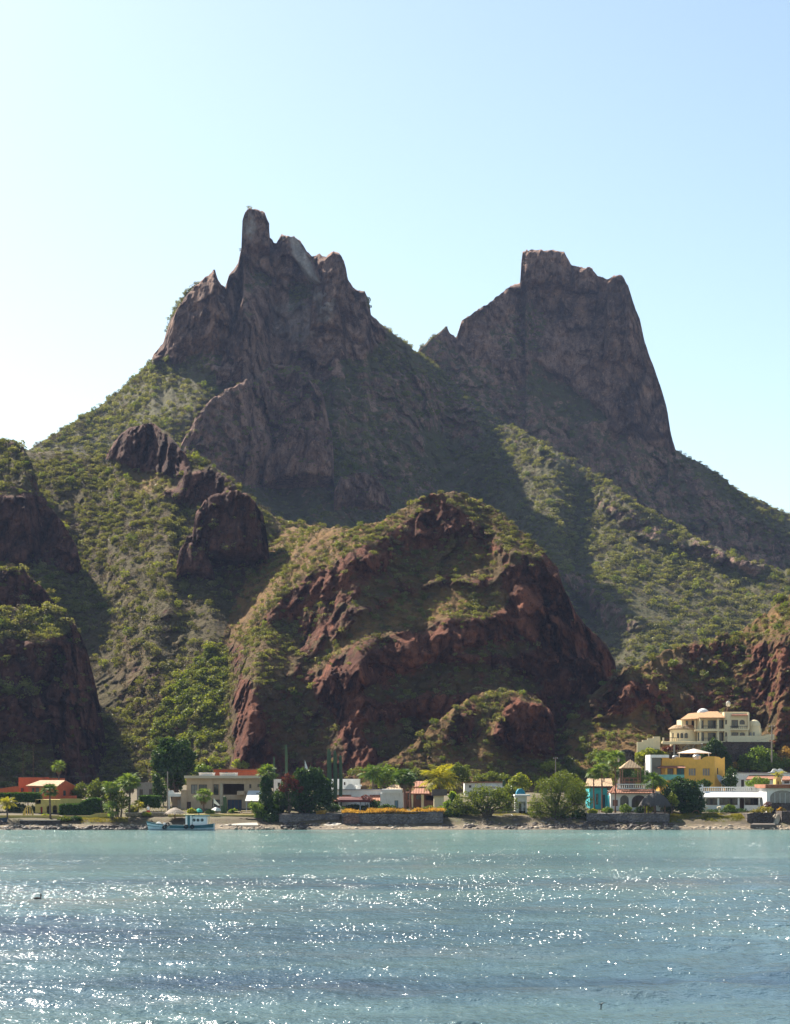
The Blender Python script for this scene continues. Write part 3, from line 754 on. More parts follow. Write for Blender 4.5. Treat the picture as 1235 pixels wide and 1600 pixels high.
# ------------------------------------------------------------------ ground, beach, water
GP = [(-5, -3), (247, -1.0), (251.3, -0.02), (253.2, 0.35), (255.2, 0.75), (257, 1.4), (259, 1.8), (263, 2.25), (280, 3.2), (300, 4.4), (318, 5.0), (345, 6.0), (380, 7.0), (2600, 8.0)]
GYS, GZS = [p[0] for p in GP], [p[1] for p in GP]
def gz(Y): return float(np.interp(Y, GYS, GZS))
xs = np.concatenate([np.linspace(-2500, -90, 14), np.arange(-80, 100, 0.8), np.linspace(110, 2500, 14)])
ys = np.concatenate([np.array([246., 248, 249]), np.arange(249.6, 262, 0.4), np.arange(262.5, 330, 2.0), np.array([340, 360, 400, 500, 700, 1000, 1600, 2600.])])
GX, GY = np.meshgrid(xs, ys)
GZ = np.interp(GY+1.1*fbm(GX/9, GX*0, GX*0+4, 3)*np.clip((262-GY)/6, 0, 1), GYS, GZS)+0.10*fbm(GX/2.2, GY/2.2, GX*0, 4)
nr, nc = GX.shape
ii = np.arange(nr*nc).reshape(nr, nc)
me = mesh_arrays('ground', np.stack([GX.ravel(), GY.ravel(), GZ.ravel()], 1), np.stack([ii[:-1,:-1].ravel(), ii[:-1,1:].ravel(), ii[1:,1:].ravel(), ii[1:,:-1].ravel()], 1), True)
mg, nt, b = nodes('shore_ground')
p = coords(nt)
sep = mk(nt, 'ShaderNodeSeparateXYZ'); nt.links.new(p, sep.inputs[0])
sand = ramp(nt, noise(nt, 1.3, 6, 0.7, p), [(0.38, (0.07, 0.05, 0.035)), (0.52, (0.20, 0.145, 0.09)), (0.66, (0.30, 0.235, 0.155))])
sand = mixc(nt, maprange(nt, noise(nt, 4.0, 4, 0.7, p), 0.55, 0.7), sand, (0.06, 0.045, 0.035))
soil = ramp(nt, noise(nt, 0.35, 6, 0.7, p), [(0.33, (0.045, 0.032, 0.017)), (0.5, (0.095, 0.065, 0.028)), (0.66, (0.075, 0.072, 0.022))])
zz = mk(nt, 'ShaderNodeMath', operation='ADD'); nt.links.new(sep.outputs[2], zz.inputs[0])
nt.links.new(maprange(nt, noise(nt, 0.7, 4, 0.6, p), 0.3, 0.7, -0.4, 0.4), zz.inputs[1])
c = mixc(nt, maprange(nt, zz.outputs[0], 0.35, 0.8), sand, soil)
c = mixc(nt, maprange(nt, sep.outputs[2], 0.05, 0.22, 1, 0), c, (0.055, 0.05, 0.035))
nt.links.new(c, b.inputs['Base Color']); b.inputs['Roughness'].default_value = 0.95
bump(nt, b, noise(nt, 3.0, 6, 0.7, p), 0.12)
tag(link('ground', me, mg), kind='structure')

# water: a polar sheet, finer near the camera, with real waves and small wavelets in the normal
vv = np.concatenate([np.array([1296.0, 1298]), np.arange(1299.5, 1606, 1.25), np.array([1650, 1720, 1850, 2100, 2600, 4000, 9000.])])
uu = np.concatenate([np.array([-6000., -2500, -1200, -600, -300, -150]), np.arange(-60, 1296, 2.5), np.array([1400., 1600, 2000, 3000, 4500, 7000])])
yy = HC*F/(vv-HY); yy[0] = 258
UU, YY = np.meshgrid(uu, yy)
XX = (UU-HX)/F*YY
sp = np.abs(np.gradient(yy))[:, None]
hgt = 0.0*XX
rw = np.random.default_rng(8)
for i in range(46):
    lam = 0.55*1.13**(i % 23)*rw.uniform(0.9, 1.1); th = rw.normal(math.radians(-80), 0.55)
    fade = np.clip((lam-2.2*sp)/(2.5*sp+0.01), 0, 1)
    kx, ky = math.cos(th)*2*math.pi/lam, math.sin(th)*2*math.pi/lam
    hgt = hgt+0.0055*lam**0.75*fade*np.sin(kx*XX+ky*YY+rw.uniform(0, 6.28))
grp = 0.55+0.75*np.clip(0.5+fbm(XX/14, YY/22, XX*0, 3), 0, 1)
hgt = hgt*grp*(YY < 249)
nr, nc = XX.shape
ii = np.arange(nr*nc).reshape(nr, nc)
me = mesh_arrays('water', np.stack([XX.ravel(), YY.ravel(), hgt.ravel()], 1), np.stack([ii[:-1,:-1].ravel(), ii[1:,:-1].ravel(), ii[1:,1:].ravel(), ii[:-1,1:].ravel()], 1), True)
mw, nt, b = nodes('sea_water')
p = coords(nt)
band = noise(nt, 0.035, 5, 0.6, scalev(nt, p, (0.35, 1.0, 1)))
col = ramp(nt, band, [(0.38, (0.030, 0.055, 0.092)), (0.47, (0.055, 0.100, 0.125)), (0.57, (0.084, 0.140, 0.150))])
sy = mk(nt, 'ShaderNodeSeparateXYZ'); nt.links.new(p, sy.inputs[0])
shallow = maprange(nt, sy.outputs[1], 90, 235)
col = mixc(nt, shallow, col, mixc(nt, band, (0.095, 0.165, 0.16), (0.14, 0.25, 0.23)))
brown = mk(nt, 'ShaderNodeMath', operation='MULTIPLY')
nt.links.new(maprange(nt, noise(nt, 0.05, 4, 0.6, scalev(nt, p, (0.4, 1.3, 1))), 0.55, 0.68), brown.inputs[0]); brown.inputs[1].default_value = 0.55
col = mixc(nt, brown.outputs[0], col, (0.14, 0.145, 0.135))
nt.links.new(col, b.inputs['Base Color'])
b.inputs['Roughness'].default_value = 0.14; b.inputs['IOR'].default_value = 1.333
# wavelets: two noise scales, plus sparse steep facets (one tilt per cell) that catch the sun
h1 = noise(nt, 1.5, 3, 0.6, scalev(nt, p, (1.0, 0.8, 1)))
h2 = noise(nt, 5.5, 3, 0.6, p)
b1 = mk(nt, 'ShaderNodeBump'); b1.inputs['Distance'].default_value = 0.20; nt.links.new(h1, b1.inputs['Height'])
b2 = mk(nt, 'ShaderNodeBump'); b2.inputs['Distance'].default_value = 0.055; nt.links.new(h2, b2.inputs['Height']); nt.links.new(b1.outputs[0], b2.inputs['Normal'])
vo = mk(nt, 'ShaderNodeTexVoronoi'); vo.inputs['Scale'].default_value = 15.0; nt.links.new(scalev(nt, p, (1, 0.24, 1)), vo.inputs['Vector'])
wn_ = mk(nt, 'ShaderNodeTexWhiteNoise', noise_dimensions='3D'); nt.links.new(vo.outputs['Position'], wn_.inputs['Vector'])
wsp = mk(nt, 'ShaderNodeSeparateColor'); nt.links.new(wn_.outputs['Color'], wsp.inputs[0])
cb = mk(nt, 'ShaderNodeCombineXYZ')
pw = mk(nt, 'ShaderNodeMath', operation='POWER'); nt.links.new(wsp.outputs[0], pw.inputs[0]); pw.inputs[1].default_value = 1.9
nt.links.new(maprange(nt, pw.outputs[0], 0, 1, -0.22, -1.0), cb.inputs[0])
wn2 = mk(nt, 'ShaderNodeTexWhiteNoise', noise_dimensions='4D'); wn2.inputs['W'].default_value = 3.7; nt.links.new(vo.outputs['Position'], wn2.inputs['Vector'])
nt.links.new(maprange(nt, wn2.outputs['Value'], 0, 1, 0.09, 0.22), b.inputs['Roughness'])
nt.links.new(maprange(nt, wsp.outputs[1], 0, 1, -0.68, -0.42), cb.inputs[1])
gust = noise(nt, 0.05, 4, 0.6, scalev(nt, p, (0.5, 1.2, 1)))
thr = mk(nt, 'ShaderNodeMath', operation='ADD'); nt.links.new(maprange(nt, sy.outputs[1], 112, 150, 0.95, 1.0), thr.inputs[0])
thr2 = mk(nt, 'ShaderNodeMath', operation='ADD'); clump = mk(nt, 'ShaderNodeMath', operation='ADD'); nt.links.new(maprange(nt, gust, 0.35, 0.65, 0.07, -0.05), clump.inputs[0])
nt.links.new(maprange(nt, noise(nt, 0.45, 3, 0.6, scalev(nt, p, (1, 0.35, 1))), 0.4, 0.6, 0.05, -0.05), clump.inputs[1])
nt.links.new(clump.outputs[0], thr2.inputs[0])
nt.links.new(maprange(nt, sy.outputs[1], 54, 86, 0.11, 0.0), thr2.inputs[1]); nt.links.new(thr2.outputs[0], thr.inputs[1])
stn = mk(nt, 'ShaderNodeMath', operation='GREATER_THAN'); nt.links.new(wsp.outputs[2], stn.inputs[0]); nt.links.new(thr.outputs[0], stn.inputs[1])
st = stn.outputs[0]
vs_ = mk(nt, 'ShaderNodeVectorMath', operation='SCALE'); nt.links.new(cb.outputs[0], vs_.inputs[0]); nt.links.new(st, vs_.inputs['Scale'])
va = mk(nt, 'ShaderNodeVectorMath', operation='ADD'); nt.links.new(vs_.outputs[0], va.inputs[0]); nt.links.new(b2.outputs[0], va.inputs[1])
vn = mk(nt, 'ShaderNodeVectorMath', operation='NORMALIZE'); nt.links.new(va.outputs[0], vn.inputs[0])
nt.links.new(vn.outputs[0], b.inputs['Normal'])
tag(link('water', me, mw), kind='structure')

# haze: one closed box round everything
hz = MB().box(-2700, 2700, -90, 2750, -5.0, 300).build('haze', None)
mh = bpy.data.materials.new('haze_air'); mh.use_nodes = True
hn = mh.node_tree; hn.nodes.remove(hn.nodes['Principled BSDF'])
pv = hn.nodes.new('ShaderNodeVolumePrincipled'); pv.inputs['Color'].default_value = (0.48, 0.62, 1.0, 1)
pv.inputs['Density'].default_value = 0.000072; pv.inputs['Anisotropy'].default_value = 0.0
hn.links.new(pv.outputs[0], hn.nodes['Material Output'].inputs['Volume'])
hz.data.materials.append(mh)
tag(hz, 'thin blue air between the camera and the far mountain', kind='stuff')
# ------------------------------------------------------------------ materials of the village
C_ = {}
def pm(name, c, **k):
    if name not in C_: C_[name] = m_plain(name, c, **k)
    return C_[name]
M_white = pm('white_wall_paint', (0.78, 0.76, 0.72), var=0.08, stain=(0.60, 0.57, 0.52))
M_cream = pm('cream_wall_paint', (0.80, 0.66, 0.42), var=0.08, stain=(0.60, 0.52, 0.38))
M_beige = pm('beige_wall_paint', (0.50, 0.36, 0.24), var=0.10, stain=(0.38, 0.27, 0.18))
M_yellow = pm('yellow_wall_paint', (0.72, 0.40, 0.07), var=0.10, stain=(0.55, 0.30, 0.06))
M_pale_yellow = pm('pale_yellow_wall_paint', (0.55, 0.42, 0.13), var=0.14, stain=(0.40, 0.29, 0.10))
M_orange = pm('orange_wall_paint', (0.58, 0.13, 0.045), var=0.12, stain=(0.42, 0.09, 0.035))
M_turq = pm('turquoise_wall_paint', (0.07, 0.52, 0.56), var=0.10, stain=(0.05, 0.40, 0.44))
M_grey = pm('grey_render', (0.34, 0.30, 0.26), var=0.12, stain=(0.24, 0.21, 0.18))
M_brick = pm('brown_brick', (0.26, 0.12, 0.075), var=0.25, scale=5)
M_conc = pm('concrete', (0.42, 0.37, 0.30), var=0.2, scale=2.5, bmp=0.03, stain=(0.25, 0.21, 0.17))
M_rubble = pm('dark_dock_concrete', (0.13, 0.10, 0.08), var=0.3, scale=2.5, bmp=0.05)
M_stone = m_stone('grey_blue_stone', (0.17, 0.15, 0.15), (0.26, 0.22, 0.20), (0.09, 0.08, 0.08), 0.38)
M_dstone = m_stone('dark_brown_stone', (0.09, 0.065, 0.055), (0.16, 0.12, 0.10), (0.05, 0.04, 0.035), 0.4)
M_tstone = m_stone('tan_stone', (0.34, 0.26, 0.15), (0.46, 0.35, 0.20), (0.22, 0.17, 0.10), 0.5)
M_tile = m_tile('terracotta_tiles', (0.36, 0.13, 0.06))
M_tile2 = m_tile('weathered_tan_tiles', (0.50, 0.32, 0.17))
M_wood = pm('brown_wood', (0.16, 0.085, 0.05), var=0.3, scale=4)
M_pole = pm('weathered_pole_wood', (0.30, 0.25, 0.20), var=0.2)
M_metal = pm('grey_metal', (0.35, 0.36, 0.37), rough=0.45, metal=0.6)
M_dark = pm('dark_iron', (0.03, 0.03, 0.032), rough=0.5)
M_glass = pm('dark_window_glass', (0.018, 0.020, 0.024), rough=0.12, spec=0.6, var=0.1)
M_curtain = pm('curtained_glass', (0.22, 0.20, 0.18), rough=0.25, spec=0.5, var=0.25)
M_door = pm('dark_wood_door', (0.07, 0.035, 0.025), rough=0.6)
M_maroon = pm('maroon_awning_cloth', (0.12, 0.025, 0.02), rough=0.8)
M_cloth = pm('white_canvas', (0.80, 0.78, 0.74), rough=0.9, var=0.05)
M_tealcloth = pm('teal_canvas', (0.05, 0.42, 0.36), rough=0.9)
M_bluecloth = pm('blue_tarpaulin', (0.02, 0.22, 0.35), rough=0.7)
M_thatch = pm('dark_palm_thatch', (0.10, 0.085, 0.075), var=0.4, scale=6, bmp=0.08)
M_thatch2 = pm('light_palm_thatch', (0.30, 0.23, 0.17), var=0.4, scale=6, bmp=0.08)
M_hull = pm('pale_blue_hull_paint', (0.42, 0.55, 0.62), rough=0.4, var=0.12, stain=(0.26, 0.30, 0.31))
M_teal = pm('dark_teal_boat_paint', (0.025, 0.12, 0.15), rough=0.4, var=0.2)
M_boatwhite = pm('white_boat_paint', (0.74, 0.77, 0.78), rough=0.4, var=0.08)
M_rubber = pm('black_rubber', (0.015, 0.015, 0.016), rough=0.8)
M_bark = pm('grey_brown_bark', (0.12, 0.085, 0.06), var=0.3, scale=5, bmp=0.05)
M_redbark = pm('reddish_palm_bark', (0.22, 0.10, 0.06), var=0.3, scale=5, bmp=0.04)
M_cactus = pm('cactus_skin', (0.055, 0.095, 0.045), var=0.25, scale=3)
M_feather = pm('dark_brown_feathers', (0.045, 0.032, 0.028), var=0.3, scale=12)
M_skin = pm('tanned_skin', (0.42, 0.24, 0.16), var=0.05)
M_red = pm('red_cloth', (0.55, 0.05, 0.04), var=0.1)
def lf(name, a, b, c, tr=0.4, tint=(1.5, 1.4, 0.45)): return m_leaf(name, [(0.1, a), (0.5, b), (0.9, c)], tr, tint)
F_dark = lf('dark_ficus_leaves', (0.02, 0.0438, 0.0112), (0.0375, 0.075, 0.0175), (0.0688, 0.1187, 0.0275), 0.3)
F_green = lf('fresh_green_leaves', (0.0725, 0.1232, 0.0203), (0.1232, 0.1958, 0.029), (0.2175, 0.2755, 0.0508))
F_olive = lf('feathery_olive_leaves', (0.055, 0.078, 0.015), (0.105, 0.140, 0.024), (0.175, 0.195, 0.045))
F_lime = lf('yellow_green_leaves', (0.13, 0.169, 0.0208), (0.221, 0.26, 0.0325), (0.338, 0.338, 0.052))
F_red = lf('bougainvillea_flowers', (0.05, 0.03, 0.013), (0.13, 0.024, 0.016), (0.22, 0.07, 0.025), 0.3, (1.2, 0.8, 0.7))
F_hedge = lf('clipped_hedge_leaves', (0.0252, 0.063, 0.0126), (0.049, 0.105, 0.0182), (0.091, 0.161, 0.028), 0.3)
F_palm = lf('palm_fronds', (0.0675, 0.1125, 0.033), (0.1125, 0.1725, 0.045), (0.195, 0.24, 0.075), 0.35)
F_palmdark = lf('dark_palm_fronds', (0.0308, 0.063, 0.0168), (0.056, 0.105, 0.0252), (0.105, 0.154, 0.042), 0.3)
F_palmyel = lf('yellowing_palm_fronds', (0.14, 0.15, 0.02), (0.24, 0.23, 0.03), (0.34, 0.29, 0.05), 0.4)
F_dead = lf('dead_fronds', (0.10, 0.065, 0.035), (0.16, 0.105, 0.055), (0.24, 0.17, 0.09), 0.25, (1.2, 1.0, 0.7))
F_dry = lf('dry_golden_grass', (0.28, 0.17, 0.035), (0.42, 0.26, 0.05), (0.52, 0.36, 0.09), 0.4, (1.3, 1.1, 0.6))
F_grass = lf('yellow_green_grass', (0.12, 0.12, 0.02), (0.20, 0.18, 0.03), (0.28, 0.23, 0.05), 0.4)

# ------------------------------------------------------------------ plants of the village
_seed = [100]
def rgen():
    _seed[0] += 1; return np.random.default_rng(_seed[0])

def leaves(name, lobes, n, size, mat, parent, gap=0.3, shell=0.4, up=0.35, aspect=0.55):
    rg = rgen(); o0 = np.array(wloc(parent))
    v, f = leaf_arrays(lobes, n, size, rg, shell, gap, up, aspect)
    me = leaf_mesh(name, v-o0, f, rg)
    return link(name, me, mat, parent)

def px_lobes(lobes, Y, deep=0.8):
    """lobes given as (px, py, rx, ry) of the photograph -> metres; depth radius = deep * rx; alternating forward and back"""
    out = []; m = Y/F
    for i, (px, py, rx, ry) in enumerate(lobes):
        dy = (i % 3-1)*0.35*rx*m if len(lobes) > 2 else 0
        X, _, Z = W(px, py, Y)
        out.append(((X, Y+dy, Z), (rx*m, rx*m*deep, ry*m)))
    return out

def tree(name, label, cat, lobes, trunk_px, Y, mat, n=2600, size=0.22, group=None, trunks=1, tr=0.22, gap=0.35, aspect=0.55, bark=None, deep=0.8, up=0.35, lean=0.5):
    g = gz(Y)
    low = max(l[1]+l[3] for l in lobes)
    if Y >= 286 and low < 1222:                      # grows on the hillside: stand it where the slope is
        hy = hill_at(trunk_px, low)
        if hy is not None: Y = hy-0.4; g = W(trunk_px, low, Y)[2]
    X = (trunk_px-HX)/F*Y
    t = thing(name, label, cat, (X, Y, g), group)
    L = px_lobes(lobes, Y, deep)
    rg = rgen()
    mb = MB()
    for k in range(trunks):
        bx = X+(k-(trunks-1)/2)*0.35; 
        for i, (c, r) in enumerate(L):
            if trunks > 1 and i % trunks != k: continue
            c = np.array(c); s = np.array([bx, Y, g-0.3]); h = c[2]-g
            mid = np.array([bx+(c[0]-bx)*0.25, Y+(c[1]-Y)*0.2, g+h*0.45])
            mb.tube([s, mid, mid+(c-mid)*0.6, c+np.array([0, 0, r[2]*0.4])], [tr, tr*0.72, tr*0.4, tr*0.12], 6)
            for q in range(3):
                e = c+rg.normal(size=3)*np.array(r)*0.5
                mb.tube([mid+(c-mid)*0.5, e], [tr*0.3, tr*0.08], 5)
    mb.build('trunk', bark or M_bark, t, True)
    leaves('crown', L, n, size, mat, t, gap, aspect=aspect, up=up)
    return t

def shrub(label, lobes, Y, mat, n=500, size=0.13, group=None, name='shrub', cat='shrub', gap=0.2):
    px, py = lobes[0][0], lobes[0][1]
    return tree(name, label, cat, lobes, px, Y, mat, n, size, group, 1, 0.06, gap)

def hedge(label, top, bottom, Y, depth, mat=None, n=2600, group=None, stems=0):
    """clipped hedge: top = [(px, py)...] outline, bottom = row; leaves over a box-like body"""
    m = Fr(Y); x0, x1 = m.x(top[0][0]), m.x(top[-1][0]); g = gz(Y)
    t = thing('hedge', label, 'hedge', ((x0+x1)/2, Y, g), group)
    rg = rgen(); zb = m.z(bottom)
    X = rg.uniform(x0, x1, n); T = np.interp(X, [m.x(p[0]) for p in top], [m.z(p[1]) for p in top])
    face = rg.random(n); Yp = np.where(face < 0.45, Y+rg.normal(0, 0.06, n), np.where(face < 0.8, Y+depth*rg.random(n), Y+depth))
    Zp = np.where((face >= 0.45) & (face < 0.8), T+rg.normal(0, 0.05, n), zb+(T-zb)*rg.random(n))
    p = np.stack([X, Yp, Zp], 1)
    nrm = rg.normal(size=(n, 3))+np.array([0, -0.5, 0.5]); nrm /= np.linalg.norm(nrm, axis=1)[:, None]
    a = np.cross(nrm, rg.normal(size=(n, 3))); a /= np.linalg.norm(a, axis=1)[:, None]; b = np.cross(nrm, a); s = rg.uniform(.08, .17, n)[:, None]
    v = np.stack([p-a*s, p+b*s*.6, p+a*s, p-b*s*.6], 1).reshape(-1, 3)-np.array(wloc(t))
    link('leaves', leaf_mesh('leaves', v, np.arange(n*4).reshape(-1, 4), rg), mat or F_hedge, t)
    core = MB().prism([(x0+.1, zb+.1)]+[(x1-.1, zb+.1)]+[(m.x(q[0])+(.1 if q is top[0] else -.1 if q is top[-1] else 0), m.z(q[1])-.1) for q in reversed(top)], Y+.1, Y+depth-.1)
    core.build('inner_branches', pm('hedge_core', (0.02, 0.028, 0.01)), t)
    if stems:
        for i in range(stems):
            xx = x0+(x1-x0)*(i+.5)/stems; MB().tube([(xx, Y+depth/2, g-.2), (xx, Y+depth/2, zb+.2)], 0.07, 6).build('stem', M_bark, t)
    return t

# palm fronds: a few shared meshes
def fan_frond(seed):
    rg = np.random.default_rng(seed); v = []; f = []
    w = 0.02; v += [(-w, 0, 0), (w, 0, 0), (w*.7, 0.55, 0.05), (-w*.7, 0.55, 0.05)]; f.append((0, 1, 2, 3))
    for i in range(13):
        a = math.radians(-105+210*i/12+rg.normal(0, 4)); L = 0.55*rg.uniform(.85, 1.1)*(1-0.15*abs(a)/1.8); q = 0.09
        d = np.array([math.sin(a), math.cos(a), 0]); s = np.array([math.cos(a), -math.sin(a), 0])*q*L
        o = np.array([0, 0.55, 0.05]); mid = o+d*L*.6+np.array([0, 0, 0.03]); tip = o+d*L+np.array([0, 0, -0.16*rg.uniform(.3, 1.6)])
        k = len(v); v += [tuple(o), tuple(mid+s), tuple(tip), tuple(mid-s)]; f.append((k, k+1, k+2, k+3))
    return leaf_mesh('frond', np.array(v), np.array(f), rg)
def pin_frond(seed):
    rg = np.random.default_rng(seed); v = []; f = []; N = 15
    arc = lambda t: np.array([0, 1.15*t-0.12*t*t, 0.30*t-0.75*t*t])
    for i in range(N):
        t = 0.12+0.88*i/(N-1); p = arc(t); d = arc(min(t+.03, 1.03))-arc(t); d /= np.linalg.norm(d)
        for sd in (-1, 1):
            L = 0.36*math.sin(math.pi*(0.18+0.78*t))*rg.uniform(.85, 1.15)
            e = p+np.array([sd*L*.85, L*.45, -L*rg.uniform(.25, .75)]); q = d*0.035; k = len(v)
            v += [tuple(p-q), tuple((p+e)/2+np.array([0, 0, .03])-q), tuple(e), tuple((p+e)/2+np.array([0, 0, .03])+q)]; f.append((k, k+1, k+2, k+3))
    for i in range(5):
        a, b = arc(i/5), arc((i+1)/5); k = len(v); w = 0.016*(1-i*.15)
        v += [tuple(a-[w, 0, 0]), tuple(a+[w, 0, 0]), tuple(b+[w, 0, 0]), tuple(b-[w, 0, 0])]; f.append((k, k+1, k+2, k+3))
    return leaf_mesh('frond', np.array(v, float), np.array(f), rg)
_fr = {}
def fronds(kind, mat):
    if (kind, mat.name) not in _fr:
        L = [(fan_frond if kind == 'fan' else pin_frond)(60+i) for i in range(3)]
        for m in L: m.materials.append(mat)
        _fr[(kind, mat.name)] = L
    return _fr[(kind, mat.name)]

def palm(label, px, top, bot, base, wpx, Y, kind='fan', mat=None, trunk=0.16, n=30, bark=None, skirt=0, group=None, bend=0.15, droop=0.0):
    """top/bot: rows of the crown, base: row of the trunk foot, wpx: crown width in photo pixels"""
    m = Fr(Y); mat = mat or F_palm; zt, zb = m.z(top), m.z(bot); zf = min(m.z(base), gz(Y))-0.1
    X = m.x(px); R = wpx*m.m/2; zc = zb+(zt-zb)*(0.48 if kind == 'fan' else 0.68)
    t = thing('fan_palm' if kind == 'fan' else 'feather_palm', label, 'palm tree', (X, Y, zf), group)
    rg = rgen(); bx = rg.uniform(-1, 1)*bend
    mb = MB(); K = 7
    mb.tube([(X+bx*(1-i/K)**2, Y, zf+(zc-zf)*i/K) for i in range(K+1)], [trunk*(1.35 if i == 0 else 1.05-0.3*i/K+(0.04 if i % 2 else 0)) for i in range(K+1)], 8)
    mb.build('trunk', bark or M_bark, t, True)
    fm = fronds(kind, mat); mx = 1.07 if kind == 'fan' else 1.0
    for i in range(n):
        u = (i+.5)/n; el = math.radians((78-128*u if kind == 'fan' else 72-92*u)+rg.normal(0, 8)-droop*30); az = i*2.399+rg.normal(0, .15)
        s = R/mx*rg.uniform(.85, 1.1)*(0.9+0.2*math.sin(math.pi*u))
        if kind == 'fan': s *= (1.0 if el > -0.3 else 0.9)
        Mx = Matrix.Rotation(az, 4, 'Z') @ Matrix.Rotation(el, 4, 'X') @ Matrix.Rotation(rg.normal(0, .35), 4, 'Y')
        o = link('frond', fm[i % 3], None, t)
        o.matrix_local = Matrix.Translation((0, 0, zc-zf+rg.normal(0, .05))) @ Mx @ Matrix.Scale(s, 4)
    if skirt:
        fd = fronds(kind, F_dead)
        for i in range(skirt):
            el = math.radians(rg.uniform(-86, -62)); az = i*2.399; s = R*rg.uniform(.6, .85)
            o = link('dead_frond', fd[i % 3], None, t)
            o.matrix_local = Matrix.Translation((0, 0, zc-zf-.1)) @ Matrix.Rotation(az, 4, 'Z') @ Matrix.Rotation(el, 4, 'X') @ Matrix.Scale(s, 4)
    return t

def cactus(label, px, top, base, wpx, Y, group=None):
    m = Fr(Y); X = m.x(px); z0 = min(m.z(base), gz(Y))-.2; z1 = m.z(top); r = wpx*m.m/2; rg = rgen()
    t = thing('columnar_cactus', label, 'cactus', (X, Y, z0), group)
    K = 18; prof = [(0, .8), (.1, .95), (.5, 1.0), (.85, .95), (.96, .75), (1.0, .2)]; mb = MB(); b = len(mb.v)
    for q, s in prof:
        for j in range(K):
            a = 2*math.pi*j/K; rr = r*s*(1.0 if j % 2 else 0.8)
            mb.v.append((X+rr*math.cos(a)+0.1*math.sin(3*q), Y+rr*math.sin(a), z0+(z1-z0)*q))
    for i in range(len(prof)-1):
        for j in range(K):
            mb.f.append((b+i*K+j, b+i*K+(j+1) % K, b+(i+1)*K+(j+1) % K, b+(i+1)*K+j))
    mb.build('stem', M_cactus, t)
    return t

def grass(name, label, strips, n, h, mat, seed=0):
    """blades: strips = (px0, px1, Y0, Y1, weight); standing on the ground or on z given by a function"""
    rg = rgen(); V = []; 
    wts = np.array([s[4] for s in strips], float); wts /= wts.sum()
    for s, w in zip(strips, wts):
        k = int(n*w); Yp = rg.uniform(s[2], s[3], k); X = (rg.uniform(s[0], s[1], k)-HX)/F*Yp
        zf = s[5] if len(s) > 5 else None
        Z = np.interp(Yp, GYS, GZS) if zf is None else np.full(k, zf)
        cl = np.clip(0.55+fbm(X/1.1, Yp/1.1, X*0, 3)*0.9, 0.1, 1.2); hh = h*cl*rg.uniform(.6, 1.2, k)
        p = np.stack([X, Yp, Z-.03], 1); a = rg.uniform(0, 6.28, k); d = np.stack([np.cos(a), np.sin(a), 0*a], 1)*rg.uniform(.03, .07, k)[:, None]*(h/0.4)**.5
        tip = p+np.stack([rg.normal(0, .35, k)*hh, rg.normal(0, .35, k)*hh, hh], 1); mid = p*.45+tip*.55+np.stack([0*X, 0*X, hh*.1], 1)
        V.append(np.stack([p-d*.6, p+d*.6, mid+d, tip], 1).reshape(-1, 3))
    v = np.vstack(V); f = np.arange(len(v)).reshape(-1, 4)
    o = link(name, leaf_mesh(name, v, f, rg), mat)
    return tag(o, label, name.replace('_', ' '), kind='stuff')

# ------------------------------------------------------------------ building helpers
def opening(root, kind, m, l, r, t, b, depth=0.16, mat=None, mull=1, frame=None, shape='r'):
    """a window (frame > pane) or a door set into a hole of the facade at m.Y"""
    x0, x1, z1, z0 = m.x(l), m.x(r), m.z(t), m.z(b); y = m.Y+depth; lp = hole_loop((shape, x0, x1, z0, z1)); w = 0.06
    mb = MB(); cx, cz = (x0+x1)/2, (z0+z1)/2
    inn = [(cx+(x-cx)*(1-2*w/(x1-x0)), cz+(z-cz)*(1-2*w/(z1-z0))) for x, z in lp]
    for i in range(len(lp)):
        j = (i+1) % len(lp); a, b_, c, d = lp[i], lp[j], inn[j], inn[i]
        mb.poly([(a[0], y, a[1]), (b_[0], y, b_[1]), (c[0], y, c[1]), (d[0], y, d[1])])
        mb.poly([(d[0], y, d[1]), (c[0], y, c[1]), (c[0], y+.06, c[1]), (d[0], y+.06, d[1])])
    for i in range(mull):
        xm = x0+(x1-x0)*(i+1)/(mull+1); mb.box(xm-.025, xm+.025, y, y+.05, z0+.02, z1-.02 if shape == 'r' else z1-(x1-x0)*.12)
    fo = mb.build('window' if kind == 'window' else 'door', frame or M_wood, root)
    MB().poly([(x, y+.055, z) for x, z in lp]).build('pane' if kind == 'window' else 'panel', mat or (M_glass if kind == 'window' else M_door), fo)
    return fo

def block(root, name, mat, Y, l, r, t, b, depth=6, ops=(), base_z=None, roof=True, th=0.25, top=None):
    """wall block with a real facade. ops: (kind, l, r, t, b[, options]) kind window | door | open"""
    m = Fr(Y); x0, x1, z1, z0 = m.x(l), m.x(r), m.z(t), m.z(b)
    if base_z is None: base_z = min(z0, gz(Y))-0.3
    holes = []
    for o in ops:
        sh = (o[5] if len(o) > 5 else {}).get('shape', 'r')
        holes.append((sh, m.x(o[1]), m.x(o[2]), m.z(o[4]), m.z(o[3])))
    mb = MB(); mb.shell(x0, x1, Y, Y+depth, base_z, z1)
    mb.facade(x0, x1, base_z, z1, Y, holes, th, [(m.x(a), m.z(c)) for a, c in top] if top else None)
    w = mb.build(name, mat, root)
    for o in ops:
        k = dict(o[5]) if len(o) > 5 else {}
        if o[0] != 'open': opening(root, o[0], m, *o[1:5], **k)
    return w

def slab(root, name, mat, l, r, t, b, y0, y1, ref=None):
    m = Fr(ref or y0)
    return MB().box(m.x(l), m.x(r), y0, y1, m.z(b), m.z(t)).build(name, mat, root)

